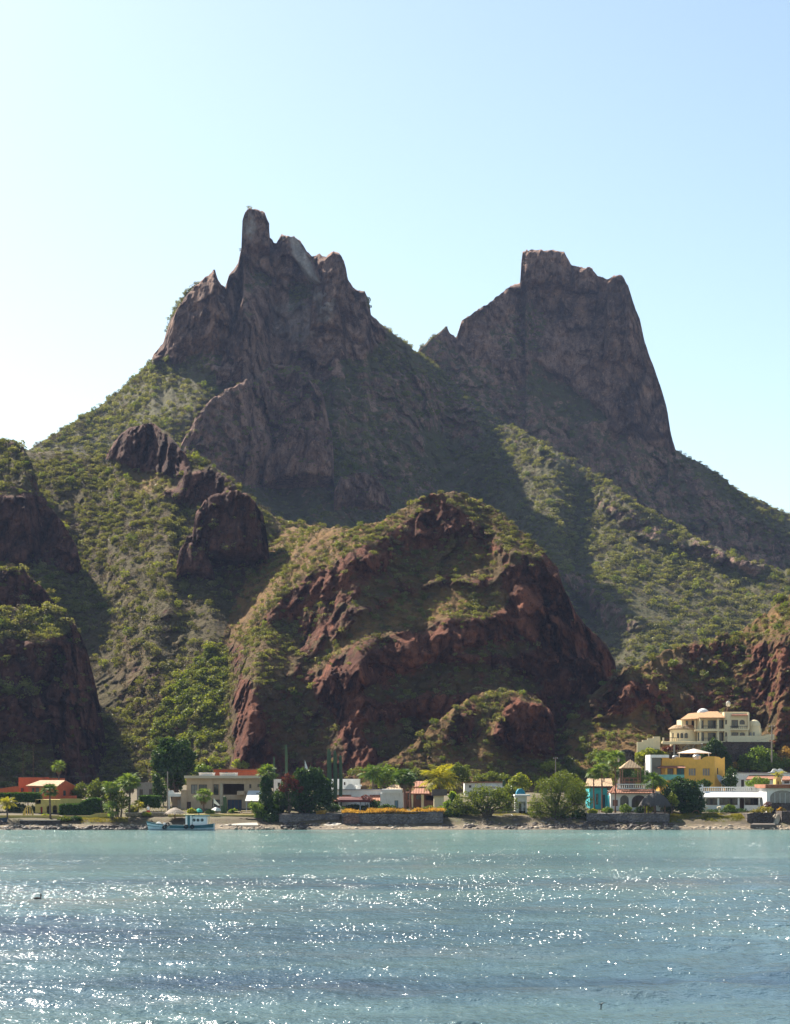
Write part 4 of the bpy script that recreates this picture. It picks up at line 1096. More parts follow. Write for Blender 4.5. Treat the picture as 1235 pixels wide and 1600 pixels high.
def roof_poly(root, name, mat, faces, th=0.12):
    """sloping roof from quads of (px, py, Y) corners, with thickness"""
    mb = MB()
    for q in faces:
        P = [Vector(W(*c)) for c in q]; n = (P[1]-P[0]).cross(P[2]-P[0]).normalized()
        if n.z < 0: n = -n
        mb.poly(P); mb.poly([p-n*th for p in reversed(P)])
        for i in range(len(P)):
            j = (i+1) % len(P); mb.poly([P[i], P[i]-n*th, P[j]-n*th, P[j]])
    return mb.build(name, mat, root)

def balustrade(root, m, l, r, t, b, n, mat, rail='rail'):
    x0, x1, z1, z0 = m.x(l), m.x(r), m.z(t), m.z(b); h = z1-z0
    MB().box(x0, x1, m.Y-.09, m.Y+.09, z1-h*.2, z1).build(rail, mat, root)
    MB().box(x0, x1, m.Y-.09, m.Y+.09, z0, z0+h*.18).build('plinth', mat, root)
    o0 = wloc(root); mb = MB()
    w = min(.075, (x1-x0)/n*.3)
    mb.lathe(0, 0, [(w*.8, 0), (w*.5, h*.08), (w, h*.2), (w*.6, h*.42), (w*.45, h*.52), (w*.8, h*.62)], 8)
    me = bpy.data.meshes.new('baluster'); me.from_pydata(mb.v, [], mb.f); me.materials.append(mat)
    for i in range(n):
        o = link('baluster', me, None, root); o.location = Vector((x0+(x1-x0)*(i+.5)/n, m.Y, z0+h*.18))-o0

def wall(label, mat, Y, l, r, t, b, depth=0.4, name='wall', cat='wall', cap=None, top=None, rough=0.0):
    m = Fr(Y); x0, x1 = m.x(l), m.x(r); zb = min(m.z(b), gz(Y))-0.35; zt = m.z(t)
    th = thing(name, label, cat, ((x0+x1)/2, Y, zb))
    outline = [(x0, zb), (x1, zb)]+([(m.x(a), m.z(c)) for a, c in reversed(top)] if top else [(x1, zt), (x0, zt)])
    if rough:
        # stones: the face is a grid pushed in and out stone by stone
        nx, nz = max(2, int((x1-x0)/.22)), max(2, int((zt-zb)/.2)); gx = np.linspace(x0, x1, nx+1); mb = MB()
        tz = np.interp(gx, [m.x(a) for a, c in top], [m.z(c) for a, c in top]) if top else np.full(nx+1, zt)
        k = 0; rg = rgen(); row = []
        for j in range(nz+1):
            for i in range(nx+1):
                z = zb+(tz[i]-zb)*j/nz
                mb.v.append((gx[i]+rg.normal(0, .03)*(0 < i < nx), Y+rg.normal(0, rough)+.35*max(0, z-zb)*.12, z+(rg.normal(0, .035) if j else 0)))
        for j in range(nz):
            for i in range(nx):
                a = j*(nx+1)+i; mb.f.append((a, a+1, a+nx+2, a+nx+1))
        mb.poly([(x0, Y+.05, tz[0]), (x1, Y+.05, tz[-1]), (x1, Y+depth, tz[-1]), (x0, Y+depth, tz[0])])
        mb.poly([(x0, Y, zb), (x0, Y, tz[0]), (x0, Y+depth, tz[0]), (x0, Y+depth, zb)]); mb.poly([(x1, Y, zb), (x1, Y+depth, zb), (x1, Y+depth, tz[-1]), (x1, Y, tz[-1])])
        mb.build('masonry', mat, th)
    else:
        MB().prism(outline, Y, Y+depth).build('masonry', mat, th)
    if cap:
        MB().box(x0-.05, x1+.05, Y-.06, Y+min(depth, .5), zt+.004, zt+.09).build('coping', cap, th)
    return th
# ================================================================== the village, from left to right
# ---- sea walls, terraces, slipways
wall('dark stone sea wall under the small palm at the far left', M_dstone, 254.6, 31, 92, 1282.5, 1297, 4.5, 'sea_wall', 'sea wall', M_conc, rough=.05)
wall('short low dark stone wall on the beach left of the boat', M_dstone, 252.6, 147, 186, 1290.5, 1299, 1.6, 'sea_wall', 'sea wall', None, rough=.05)
wall('low pale yellow garden wall under the yellow arcade at the far left', M_pale_yellow, 257.6, -40, 92, 1274, 1284, .35, cat='garden wall')
wall('low pale yellow garden wall below the big dark hedge', M_pale_yellow, 258.2, 92.6, 178, 1273, 1284, .35, cat='garden wall', top=[(92.6,1275),(140,1274.5),(150,1271),(178,1270.5)])
wall('tan stone terrace wall behind the boat bow', M_tstone, 259.2, 196, 262, 1271, 1284, 3, cat='terrace wall', cap=M_conc, rough=.03)
wall('ochre terrace wall behind the boat cabin', M_pale_yellow, 258.6, 262.6, 402, 1272.5, 1283, 3, cat='terrace wall')
wall('dark stone band at the foot of the ochre terrace wall', M_dstone, 257.0, 334, 402, 1279.5, 1287, 1.4, cat='terrace wall', rough=.05)
wall('dark stone wall carrying the white balustrade', M_stone, 256.2, 436, 531, 1272.5, 1291, 6, 'sea_wall', 'sea wall', None, rough=.05)
wall('long grey stone sea wall topped with golden dry grass', M_stone, 254.6, 534, 693, 1272, 1297, 8.2, 'sea_wall', 'sea wall', None, top=[(534,1271),(548,1270.5),(560,1272),(655,1272),(660,1268.5),(693,1268)], rough=.06)
wall('rounded end of reddish stone left of the long grey sea wall', m_stone('reddish_stone', (.20,.12,.10), (.30,.18,.14), (.10,.07,.06), .4), 254.35, 537, 562, 1272.5, 1297, .5, 'wall_buttress', 'buttress', None, top=[(537,1276),(541,1272),(557,1272),(562,1277)], rough=.05)
wall('grey stone sea wall below the palapa and the white arched house', M_stone, 256.0, 917, 1047, 1271.5, 1291, 7, 'sea_wall', 'sea wall', None, rough=.06)
wall('brown stone sea wall left of the steps at the right edge', M_dstone, 255.6, 1168, 1208, 1270, 1287, 5, 'sea_wall', 'sea wall', None, top=[(1168,1272),(1178,1269.5),(1208,1270.5)], rough=.06)
wall('brown stone sea wall right of the steps at the right edge', M_dstone, 255.6, 1222, 1262, 1268, 1288, 5, 'sea_wall', 'sea wall', None, rough=.06)
wall('dark upper terrace wall in front of the arched veranda at the right edge', M_dstone, 260.5, 1206, 1262, 1255, 1268, .5, cat='terrace wall', rough=.04)
wall('low grey bench wall on the lawn left of the white booth', M_grey, 262, 762, 806, 1267.5, 1273, .5, cat='bench wall')
wall('cream stepped garden wall climbing to the villa', M_cream, 322.5, 996, 1032, 1151, 1180, .35, cat='garden wall', top=[(996,1159.5),(1004,1159.5),(1004.1,1156.5),(1012,1156.5),(1012.1,1153.8),(1021,1153.8),(1021.1,1151),(1032,1151)])
wall('tall dark stone retaining wall under the villa', M_dstone, 318.5, 1130, 1207, 1159.5, 1195, 6, 'retaining_wall', 'retaining wall', None, rough=.06)
wall('round dark stone planter wall left of the gazebo', M_dstone, 290, 969, 992, 1171, 1195, 3, 'retaining_wall', 'retaining wall', None, top=[(969,1176),(974,1171),(984,1171),(992,1175)], rough=.08)

def slipway(label, pts, mat, name='slipway', cat='slipway', th=0.5):
    P = [Vector(W(*p)) for p in pts]; t = thing(name, label, cat, P[0]); mb = MB()
    mb.poly(P); mb.poly([p-Vector((0, 0, th)) for p in reversed(P)])
    for i in range(len(P)): j = (i+1) % len(P); mb.poly([P[i], P[i]-Vector((0, 0, th)), P[j]-Vector((0, 0, th)), P[j]])
    mb.build('slab', mat, t); return t
slipway('pale concrete ramp left of the dark sea wall at the far left', [(12,1292.5,253.6),(30,1292.5,253.6),(31,1283,256.8),(22,1283,256.8)], M_conc)
slipway('low pale concrete landing at the waterline in the left corner', [(-20,1298,251.6),(18,1298,251.6),(26,1292.8,253.4),(-20,1292.8,253.4)], M_conc, 'landing', 'landing')
slipway('flat concrete slipway right of the boat stern', [(333,1289.5,253.9),(404,1289.5,253.9),(402,1285.6,256.0),(333,1285.6,256.0)], M_conc, th=.75)
slipway('stony slab ramp left of the long grey sea wall', [(470,1296,251.9),(513,1297,251.8),(534,1287,254.2),(526,1284.5,255.4)], M_conc, th=.4)
slipway('dark boat landing slab at the foot of the right hand steps', [(1173,1288.5,252.4),(1212,1288.5,252.4),(1210,1286.3,254.8),(1178,1286.3,254.8)], M_rubble, 'landing', 'landing', th=.8)
st = thing('steps', 'grey stone steps between the two brown sea walls', 'steps', W(1215, 1288, 255.2))
for i in range(8):
    m = Fr(255.0+i*.28); MB().box(m.x(1208.6+i*.9), m.x(1216.5+i*.7), m.Y, 259, gz(m.Y)-.4, m.z(1286.5-i*2.0)).build('step', M_conc, st)

# ---- red-orange house
t = thing('house', 'red-orange house with a weathered tile roof behind the hedges', 'house', W(80, 1250, 288))
block(t, 'wing', M_orange, 296.2, 29, 66, 1215, 1250, 6)
block(t, 'upper_wall', M_orange, 299, 48, 98, 1216, 1250, 2)
g0 = gz(288)-.3
def q3(pts): return [W(*p) for p in pts]
mb = MB(); A = W(90, 1229, 286); B = W(119, 1229, 291.2); Ap = W(102, 1219.8, 288.6); A2 = W(44, 1227.6, 289.4)
d0 = lambda p: (p[0], p[1], g0)
mb.poly([d0(A), d0(B), B, Ap, A]); mb.poly([d0(A2), d0(A), A, A2]); mb.poly([d0(A2), A2, (A2[0], A2[1]+5, A2[2]), (A2[0], A2[1]+5, g0)])
mb.build('wall', M_orange, t)
roof_poly(t, 'roof', M_tile2, [[(89.5,1228.6,285.7),(40,1227.6,289.0),(63,1219.2,292.2),(102,1219.2,288.6)], [(102,1219.2,288.6),(63,1219.2,292.2),(90,1228,297),(119.6,1228.8,291.4)]], .15)
for (l, r, tt, b, Y, k) in ((50.5,53.2,1232,1239.5,288.7,'window'),(56,61.5,1231.5,1239.5,288.2,'window'),(99.6,102.4,1236,1243.4,287.6,'window'),(33,36,1232,1237,296.0,'window')):
    m = Fr(Y); f = MB().box(m.x(l)-.05, m.x(r)+.05, Y-.08, Y+.06, m.z(b)-.05, m.z(tt)+.05).build('window', M_door, t)
    MB().box(m.x(l), m.x(r), Y-.10, Y-.082, m.z(b), m.z(tt)).build('pane', M_glass, f)
m = Fr(287.3); MB().box(m.x(92), m.x(119.5), 287.2, 287.7, g0, m.z(1243.6)).build('base_course', M_orange, t)
wall('low orange yard wall left of the red-orange house', M_orange, 290, -40, 31, 1229.5, 1250, .3, cat='garden wall', top=[(-40,1233),(2,1232),(22,1229),(31,1229)])

# ---- yellow arcade and gate
t = thing('arcade', 'pale yellow arcade with two dark arches below the red-orange house', 'arcade', W(80, 1270, 262.5))
block(t, 'wall', M_pale_yellow, 262.5, 55, 128, 1249.5, 1272, 4, [('open',73,79,1259,1271,{'shape':'a'}),('open',82.4,89,1258.6,1271,{'shape':'a'}),('door',63.2,66.4,1261,1271.5,{'mat':M_red,'mull':0})], top=[(55,1257),(64,1256),(64.1,1249.5),(94,1249.5),(94.1,1248),(128,1248)])
t = thing('gate_arch', 'pale yellow scalloped gate arch in the garden at the far left', 'arch', W(44, 1277, 259.4))
m = Fr(259.4); mb = MB(); x0, x1 = m.x(35.5), m.x(52.5); 
mb.facade(x0, x1, gz(259.4)-.3, m.z(1270), 259.4, [('a', m.x(39.5), m.x(42), m.z(1276), m.z(1261)), ('a', m.x(43), m.x(46), m.z(1277), m.z(1260.3)), ('a', m.x(47), m.x(49.4), m.z(1276), m.z(1261))], .3,
          [(m.x(a), m.z(c)) for a, c in ((35.5,1270),(38,1265),(39,1262.5),(41.5,1259.5),(44.5,1258.2),(47,1259.5),(49.6,1262.5),(50.5,1265),(52.5,1270))])
mb.build('wall', M_pale_yellow, t)
hedge('long clipped dark hedge on stems in front of the red-orange house', [(7,1240),(35,1239.5),(63,1240)], 1254, 264.5, 1.6, n=3600, stems=4)
hedge('clipped hedge cut off by the left edge of the photograph', [(-30,1240),(5.4,1240)], 1254, 264.5, 1.6, n=1800, stems=2)
hedge('big dark clipped hedge stepping up to the right', [(92,1259),(97,1257.5),(122,1257),(136,1249),(150,1247.5),(157,1250)], 1275, 260.6, 2.2, n=5000)
hedge('bright topped box hedge in front of the grey house', [(217,1245),(225,1244),(250,1244.5)], 1262.5, 263.5, 1.8, n=2800)
rk = thing('boulder_heap', 'dark heap of wet boulders in the bottom left beach corner', 'boulders', W(3, 1288, 254))
mb = MB(); rr = rgen()
for i in range(9):
    c = W(rr.uniform(-12, 8), 1287+rr.uniform(-5, 2), 254.2+rr.uniform(0, 1)); r = rr.uniform(.25, .5)
    mb.lathe(c[0], c[1], [(r*.3, c[2]-r), (r, c[2]-r*.4), (r*.95, c[2]+r*.2), (r*.4, c[2]+r*.7)], 7, rr.uniform(.8, 1.5), 1)
mb.build('boulders', M_dstone, rk)

# ---- grey house, carport, big beige house
t = thing('house', 'small grey house behind the box hedge', 'house', W(230, 1250, 288))
block(t, 'wall', M_grey, 288, 214, 243, 1223, 1252, 6, [('window',218,223.5,1233.5,1243.5,{}),('window',233,239.5,1233,1243.5,{})], top=[(214,1224),(226,1224),(226.1,1222.4),(231,1222.4),(231.1,1224),(243,1224)])
t = thing('carport', 'small white flat-roofed carport between the pole and the beige house', 'carport', W(273, 1265, 270))
slab(t, 'roof', M_white, 262.5, 284, 1239.5, 1245, 270, 275)
m = Fr(270); MB().prism([(m.x(a), m.z(c)) for a, c in ((263,1239.4),(272.5,1239.4),(271,1236),(269,1235),(263,1235.4))], 270.1, 270.35).build('parapet', M_white, t)
for x in (263.2, 282.6): MB().box(m.x(x), m.x(x)+.2, 270.05, 270.3, gz(270)-.3, m.z(1245)).build('post', M_white, t)
MB().box(m.x(263), m.x(284), 274.8, 275, gz(274)-.3, m.z(1245)).build('back_wall', M_beige, t)
mb = MB(); lp = hole_loop(('a', m.x(275.5), m.x(281), gz(270), m.z(1248.6))); mb.prism(lp, 271.5, 271.8); mb.build('arched_panel', M_grey, t)

t = thing('house', 'large beige two-storey modern house with flat overhanging roof', 'house', W(345, 1264, 272))
O = [('window',298.5,308.5,1226,1240.5,{'mat':M_curtain,'frame':M_door}),('window',310.5,323.5,1226,1240.5,{'mat':M_glass,'frame':M_door}),('window',333.5,341.8,1225.5,1242.5,{'mull':0}),
     ('open',349,381.5,1225,1242,{}),('window',389.5,393,1225.5,1232,{'mull':0}),('window',402.4,406.5,1225.5,1230,{'mull':0}),
     ('door',292.3,298.5,1253,1268.5,{'mull':0}),('window',330,346,1249.5,1262,{'mat':M_glass,'mull':2}),('door',355.5,378,1249.5,1268.5,{'mat':pm('dark_blue_gate', (.05,.07,.11)),'mull':3})]
block(t, 'wall', M_beige, 270, 291.5, 409, 1215, 1268, 9, O)
slab(t, 'roof', pm('roof_slab_render', (.56,.45,.34), var=.1), 287.6, 410, 1212, 1216.2, 269.2, 279.5)
block(t, 'side_wing', M_beige, 269.8, 283, 291.6, 1235.5, 1268, 8)
slab(t, 'parapet', M_beige, 283, 293, 1234.3, 1236.6, 269.6, 270.1)
m = Fr(269.5); MB().box(m.x(371), m.x(382.5), 268.9, 269.98, m.z(1242.5), m.z(1236)).build('balcony_box', M_beige, t)
m = Fr(270); MB().box(m.x(344), m.x(348.2), 269.75, 269.98, gz(270)-.2, m.z(1224)).build('pilaster', pm('pilaster_render', (.45,.37,.27)), t)
MB().box(m.x(325.5), m.x(332), 269.8, 269.98, gz(270)-.2, m.z(1216)).build('pilaster', M_beige, t)
for l, r in ((311, 332), (343.5, 368)):
    w = slab(t, 'rooftop_box', M_white, l, r, 1208, 1212.4, 273, 277, 273)
    slab(w, 'lid', M_cloth, l-.5, r+.5, 1207.4, 1208.2, 272.8, 277.2, 273)
t = thing('house', 'flat orange-red building just showing above the beige house roof', 'house', W(365, 1215, 290))
block(t, 'wall', M_orange, 290, 334, 402, 1203, 1240, 6, [('window',352,356,1206,1211,{'mull':0})])
slab(t, 'roof', M_tile, 332, 404, 1201.6, 1203.4, 289.6, 296.5)
t = thing('carport', 'sloping white metal carport at the right end of the beige house', 'carport', W(395, 1266, 266))
roof_poly(t, 'roof', pm('white_sheet_metal', (.62,.60,.56), rough=.5, var=.08), [[(383,1251.5,264.5),(409,1251.5,264.5),(409,1235.5,268.2),(388,1235.5,268.2)]], .08)
for x, Y in ((384.5, 264.7), (407.5, 264.7)):
    m = Fr(Y); MB().box(m.x(x), m.x(x)+.12, Y, Y+.12, gz(Y)-.2, m.z(1251.2)).build('post', M_metal, t)
m = Fr(266.3); MB().box(m.x(401), m.x(405), 265.9, 266.4, m.z(1240.4), m.z(1239)).build('skylight', M_glass, t)

# patio things behind the ochre terrace wall
def parasol(label, px, top, eave, base, wpx, Y, mat, thatch=False, name='parasol', cat='parasol', seg=8, pole=None):
    m = Fr(Y); X = m.x(px); R = wpx*m.m/2; zt, ze = m.z(top), m.z(eave); g = min(m.z(base), gz(Y))
    t = thing(name, label, cat, (X, Y, g))
    MB().tube([(X, Y, g-.2), (X, Y, zt-.05)], .05 if not thatch else .09, 7).build('pole', pole or M_wood, t)
    mb = MB(); K = 24 if thatch else seg
    mb.lathe(X, Y, [(R, ze), (R*.97, ze+(zt-ze)*.16), (R*.6, ze+(zt-ze)*.62), (R*.22, ze+(zt-ze)*.93), (.03, zt)], K)
    mb.build('thatch' if thatch else 'canopy', mat, t)
    if thatch:
        rg = rgen(); k = 700; a = rg.uniform(0, 6.283, k); rr = R*np.sqrt(rg.uniform(.05, 1.05, k)); zz = ze+(zt-ze)*np.clip(1.05-(rr/R)**1.2, 0, 1)
        p = np.stack([X+rr*np.cos(a), Y+rr*np.sin(a), zz+.05], 1); d = np.stack([np.cos(a)*.28, np.sin(a)*.28, -.22+0*a], 1)*rg.uniform(.6, 1.5, k)[:, None]
        s = np.stack([-np.sin(a), np.cos(a), 0*a], 1)*.05
        v = np.stack([p-s, p+s, p+d+s*.4, p+d-s*.4], 1).reshape(-1, 3)-np.array([X, Y, g])
        me = leaf_mesh('straw', v, np.arange(4*k).reshape(-1, 4), rg); link('straw', me, mat, t)
    return t
parasol('round thatched parasol behind the middle of the boat', 273.5, 1262, 1271, 1287, 30, 256.6, M_thatch2, True, 'thatched_parasol')
parasol('teal cloth parasol behind the boat cabin', 311, 1263.3, 1269.3, 1278, 15, 262.5, M_tealcloth)
parasol('wide low white canopy on the terrace left of the tall cactus', 338, 1261.5, 1267.5, 1274, 20, 263.5, M_cloth, name='canopy', cat='canopy', seg=4)
t = thing('flag', 'white and red flag hanging from a short pole before the beige house', 'flag', W(334.5, 1275, 264))
m = Fr(264); MB().tube([(m.x(334.5), 264, gz(264)-.2), (m.x(333.8), 264, m.z(1246))], .035, 6).build('pole', M_metal, t)
MB().prism([(m.x(334), m.z(1247)), (m.x(338), m.z(1252)), (m.x(344), m.z(1258.5)), (m.x(341), m.z(1259)), (m.x(336), m.z(1256)), (m.x(334.2), m.z(1255))], 263.98, 264.02).build('cloth', M_cloth, t)
cactus('thick grey-green columnar cactus on the terrace before the blue gate', 351, 1244, 1274, 6.5, 262.6)
cactus('short columnar cactus beside the thick one on the terrace', 346.5, 1258, 1274, 4.5, 262.2)
def table(label, px, Y, top, wpx):
    m = Fr(Y); X = m.x(px); w = wpx*m.m/2; t = thing('garden_table', label, 'table', (X, Y, gz(Y)))
    MB().box(X-w, X+w, Y-.4, Y+.4, m.z(top)-.06, m.z(top)).build('top', M_cream, t)
    for sx in (-1, 1):
        for sy in (-1, 1): MB().box(X+sx*(w-.08)-.03, X+sx*(w-.08)+.03, Y+sy*.32-.03, Y+sy*.32+.03, gz(Y)-.2, m.z(top)-.06).build('leg', M_wood, t)
table('long pale garden table on the terrace below the sloping carport', 388, 261.8, 1267, 22)
table('small pale table on the terrace right of the white canopy', 371, 262.0, 1268, 9)

# ---- white buildings in the middle
t = thing('house', 'small white house left of the red bougainvillea', 'house', W(440, 1245, 283))
block(t, 'wall', M_white, 283, 428, 448, 1217.5, 1250, 5, [('window',434,438,1223,1229,{'mull':0})])
t = thing('house', 'white flat-roofed house with a bell-shaped parapet and chimney', 'house', W(555, 1262, 276))
block(t, 'back_block', M_white, 285, 503, 562.5, 1217.3, 1250, 6, [('window',537.5,540,1222,1227,{'mull':0})])
block(t, 'wall', M_white, 276, 505, 601, 1234, 1264, 7, [('door',524,528.5,1253,1263.5,{'mull':0})], top=[(505,1234),(537.5,1234),(541,1229.5),(544.5,1226),(548,1224.4),(551.5,1226),(555,1229.5),(557,1234),(601,1234)])
slab(t, 'cornice', pm('grey_cornice', (.40,.38,.37)), 505, 601, 1233.2, 1234.8, 275.8, 276)
roof_poly(t, 'roof', M_tile, [[(514,1251.5,273.2),(549,1251.5,273.2),(549,1242,276),(519,1242,276)]], .12)
roof_poly(t, 'roof', M_tile, [[(576,1251.5,273.2),(601,1251.5,273.2),(601,1242,276),(578,1242,276)]], .12)
m = Fr(277.5); ch = MB().box(m.x(556.5), m.x(563.5), 277.3, 277.9, m.z(1236), m.z(1228.8)).build('chimney', M_white, t)
MB().box(m.x(554.5), m.x(565.5), 277.1, 278.1, m.z(1228.6), m.z(1226.4)).build('chimney_cap', M_white, ch)
t = thing('canopy', 'dark maroon barrel canopy over the terrace left of the white garage', 'canopy', W(553, 1265, 267))
m = Fr(266.4); xa, xb = m.x(529), m.x(579); mb = MB(); prof = [(266.2, 1253.6), (266.4, 1250), (267.2, 1246.6), (268.6, 1245.4), (270, 1246.6), (270.8, 1250)]
for i in range(len(prof)-1):
    (ya, pa), (yb, pb) = prof[i], prof[i+1]
    mb.poly([(xa, ya, m.z(pa)), (xb, ya, m.z(pa)), (xb, yb, m.z(pb)), (xa, yb, m.z(pb))])
mb.build('cloth', M_maroon, t)
for x in (530, 563, 577):
    for Y in (266.5, 270.5): MB().box(m.x(x)-.06, m.x(x)+.06, Y-.06, Y+.06, gz(Y)-.2, m.z(1250)).build('post', M_metal, t)
t = thing('garage', 'white windowless garage with a bright flat roof left of the big dark palm', 'garage', W(614, 1262, 272))
block(t, 'wall', M_white, 272, 594.5, 632, 1239.4, 1264, 6, [('door',617,622.5,1251,1263.5,{'mull':0,'mat':pm('pale_blue_door', (.25,.38,.45))})])
slab(t, 'roof', M_cloth, 597.5, 629, 1233.3, 1239.6, 271.8, 277)
t = thing('house', 'brown brick house with terracotta roofs and pale porch columns', 'house', W(655, 1263, 274))
block(t, 'wall', M_brick, 274, 632, 684, 1238, 1264, 6, [('window',637,642.5,1238.8,1250,{'mull':0}),('window',650.5,658.5,1242,1250,{'mull':1}),('open',665.5,678,1243,1251,{})])
roof_poly(t, 'roof', M_tile, [[(646,1229.5,275.5),(672,1229.5,275.5),(668,1220.6,279),(647,1220.6,279)], [(640,1240,272.4),(672,1240,272.4),(668,1231.6,275.4),(650,1231.6,275.4)]], .14)
roof_poly(t, 'roof', M_tile2, [[(602,1233.4,279),(632,1233.4,279),(622,1226,281.5),(613,1226,281.5)]], .14)
slab(t, 'upper_wall', M_cream, 650, 668, 1229, 1232, 275.6, 278)
for x in (644, 660.5): 
    m = Fr(272.6); MB().box(m.x(x-2), m.x(x+2), 272.6, 273, gz(272.6)-.2, m.z(1239.6)).build('column', M_cream, t)
t = thing('shed', 'small pale shed under a dark overgrown roof right of the brick house', 'shed', W(685, 1263, 266))
block(t, 'wall', M_cream, 266, 678.5, 694, 1243.5, 1265, 3)
slab(t, 'roof', M_rubble, 675.5, 699, 1233.5, 1243.4, 265.4, 269.4)
t = thing('house', 'long low white building showing above the feathery tree', 'house', W(756, 1235, 300))
block(t, 'wall', M_white, 300, 726.5, 786, 1223, 1248, 6, [('window',733,737,1227,1231,{'mull':0})])
slab(t, 'roof', M_tile, 725.8, 787, 1221.6, 1223.2, 299.6, 306)
slab(t, 'ledge', M_cloth, 762, 777, 1227.4, 1229.2, 299.2, 299.98)

t = thing('booth', 'small white open beach booth on the lawn', 'booth', W(814, 1272, 262.4))
block(t, 'wall', M_white, 262.4, 805.5, 823.5, 1244.5, 1274, 2.2, [('open',811,821.5,1253,1273,{})])
slab(t, 'roof', M_cloth, 804.5, 829, 1241.6, 1244.4, 262.0, 265)
m = Fr(262.9); MB().prism([(m.x(812), m.z(1252.6)), (m.x(820), m.z(1253)), (m.x(819), m.z(1258)), (m.x(823), m.z(1262)), (m.x(817.5), m.z(1262.5)), (m.x(819.5), m.z(1268)), (m.x(815), m.z(1267)), (m.x(815.5), m.z(1260))], 262.9, 262.96).build('draped_cloth', M_cloth, t)
t = thing('tarpaulin', 'blue tarpaulin stretched over a frame behind the white booth', 'tarpaulin', W(815, 1268, 268))
m = Fr(268); MB().prism([(m.x(a), m.z(c)) for a, c in ((807,1242),(822,1242),(820,1236),(816,1232.5),(811,1233),(808,1237))], 268, 270).build('sheet', M_bluecloth, t)
for x in (808.5, 820.5): MB().box(m.x(x)-.05, m.x(x)+.05, 268.2, 268.3, gz(268)-.2, m.z(1241.5)).build('post', M_metal, t)
t = thing('fallen_pole', 'white pole lying on the lawn before the booth', 'pole', W(803, 1277, 259))
MB().tube([W(799.5, 1273, 259.6), W(805.5, 1279, 258.2)], .07, 7).build('pole', M_white, t)

# ---- right part: turquoise house, arched house, gazebo, palapa
t = thing('house', 'turquoise house with a tan tiled roof behind two palms', 'house', W(940, 1266, 270))
block(t, 'wall', M_turq, 270, 922, 949, 1229, 1268, 6, [('window',931,936,1240,1258,{'mull':0,'frame':M_turq}),('door',941.5,946,1242,1265,{'mull':0,'mat':M_teal})])
block(t, 'porch_wall', M_turq, 267.2, 951, 957, 1243, 1268, 2)
roof_poly(t, 'roof', M_tile2, [[(914,1229,269.2),(958,1229,269.2),(956,1216.5,274),(918,1216.5,274)]], .15)
slab(t, 'fascia', M_door, 914, 958, 1228.6, 1231.4, 269.0, 269.2)
t = thing('house', 'white house with two dark arches, tiled eave and balustraded roof terrace', 'house', W(988, 1268, 266))
block(t, 'wall', M_white, 266, 954.5, 1032, 1238.4, 1269, 8, [('window',957.6,966,1250,1259.6,{'mat':M_brick,'mull':1}),('window',969.4,983,1243,1259.5,{'shape':'a','mull':1,'frame':M_dark}),('window',987.4,1011,1242.6,1262,{'shape':'a','mull':3,'frame':M_dark})])
roof_poly(t, 'tiled_eave', M_tile, [[(953,1239,264.9),(1024,1239,264.9),(1024,1233,266.3),(964,1233,266.3)], [(949,1239.5,265),(964,1233,266.3),(965,1222,268.5),(953,1236,266.8)]], .12)
balustrade(t, Fr(266.4), 964.5, 1018.5, 1225, 1233, 16, M_white)
slab(t, 'terrace_floor', M_conc, 956, 1032, 1236.4, 1238.2, 266.4, 281)
t = thing('gazebo', 'wooden gazebo with a pyramid tile roof on the roof terrace', 'gazebo', W(988, 1236, 278))
m = Fr(278); c = Vector((m.x(988), 280, 0)); hw = 17.5*m.m
MB().lathe(c.x, c.y, [(hw*1.32, m.z(1200.5)), (hw*1.3, m.z(1199.6)), (.05, m.z(1187))], 4).build('roof', M_tile2, t)
bpy.context.view_layer.update()
for o in t.children: 
    o.rotation_euler.z = math.radians(45); v = Vector((c.x, c.y, 0))-Vector(t.location); R_ = Matrix.Rotation(math.radians(45), 3, 'Z'); o.location = v-(R_ @ v); o.location.z = 0
for sx in (-1, 1):
    for sy in (-1, 1): MB().box(c.x+sx*hw*.8-.08, c.x+sx*hw*.8+.08, c.y+sy*hw*.8-.08, c.y+sy*hw*.8+.08, m.z(1237), m.z(1199.6)).build('post', M_wood, t)
for k in range(4): 
    xx = c.x-hw*.8+hw*1.6*(k+.5)/4; MB().box(xx-.05, xx+.05, c.y-hw*.82, c.y-hw*.82+.1, m.z(1237), m.z(1216)).build('railing_post', M_redbark, t)
for pz in (1216, 1222): MB().box(c.x-hw*.8, c.x+hw*.8, c.y-hw*.8, c.y-hw*.8+.08, m.z(pz)-.06, m.z(pz)+.06).build('railing', M_redbark, t)
MB().prism([(c.x-hw*.8, m.z(1200)), (c.x+hw*.8, m.z(1200)), (c.x+hw*.8, m.z(1203)), (c.x+hw*.5, m.z(1201.5)), (c.x-hw*.5, m.z(1201.5)), (c.x-hw*.8, m.z(1203))], c.y-hw*.8, c.y-hw*.8+.08).build('arched_beam', M_wood, t)
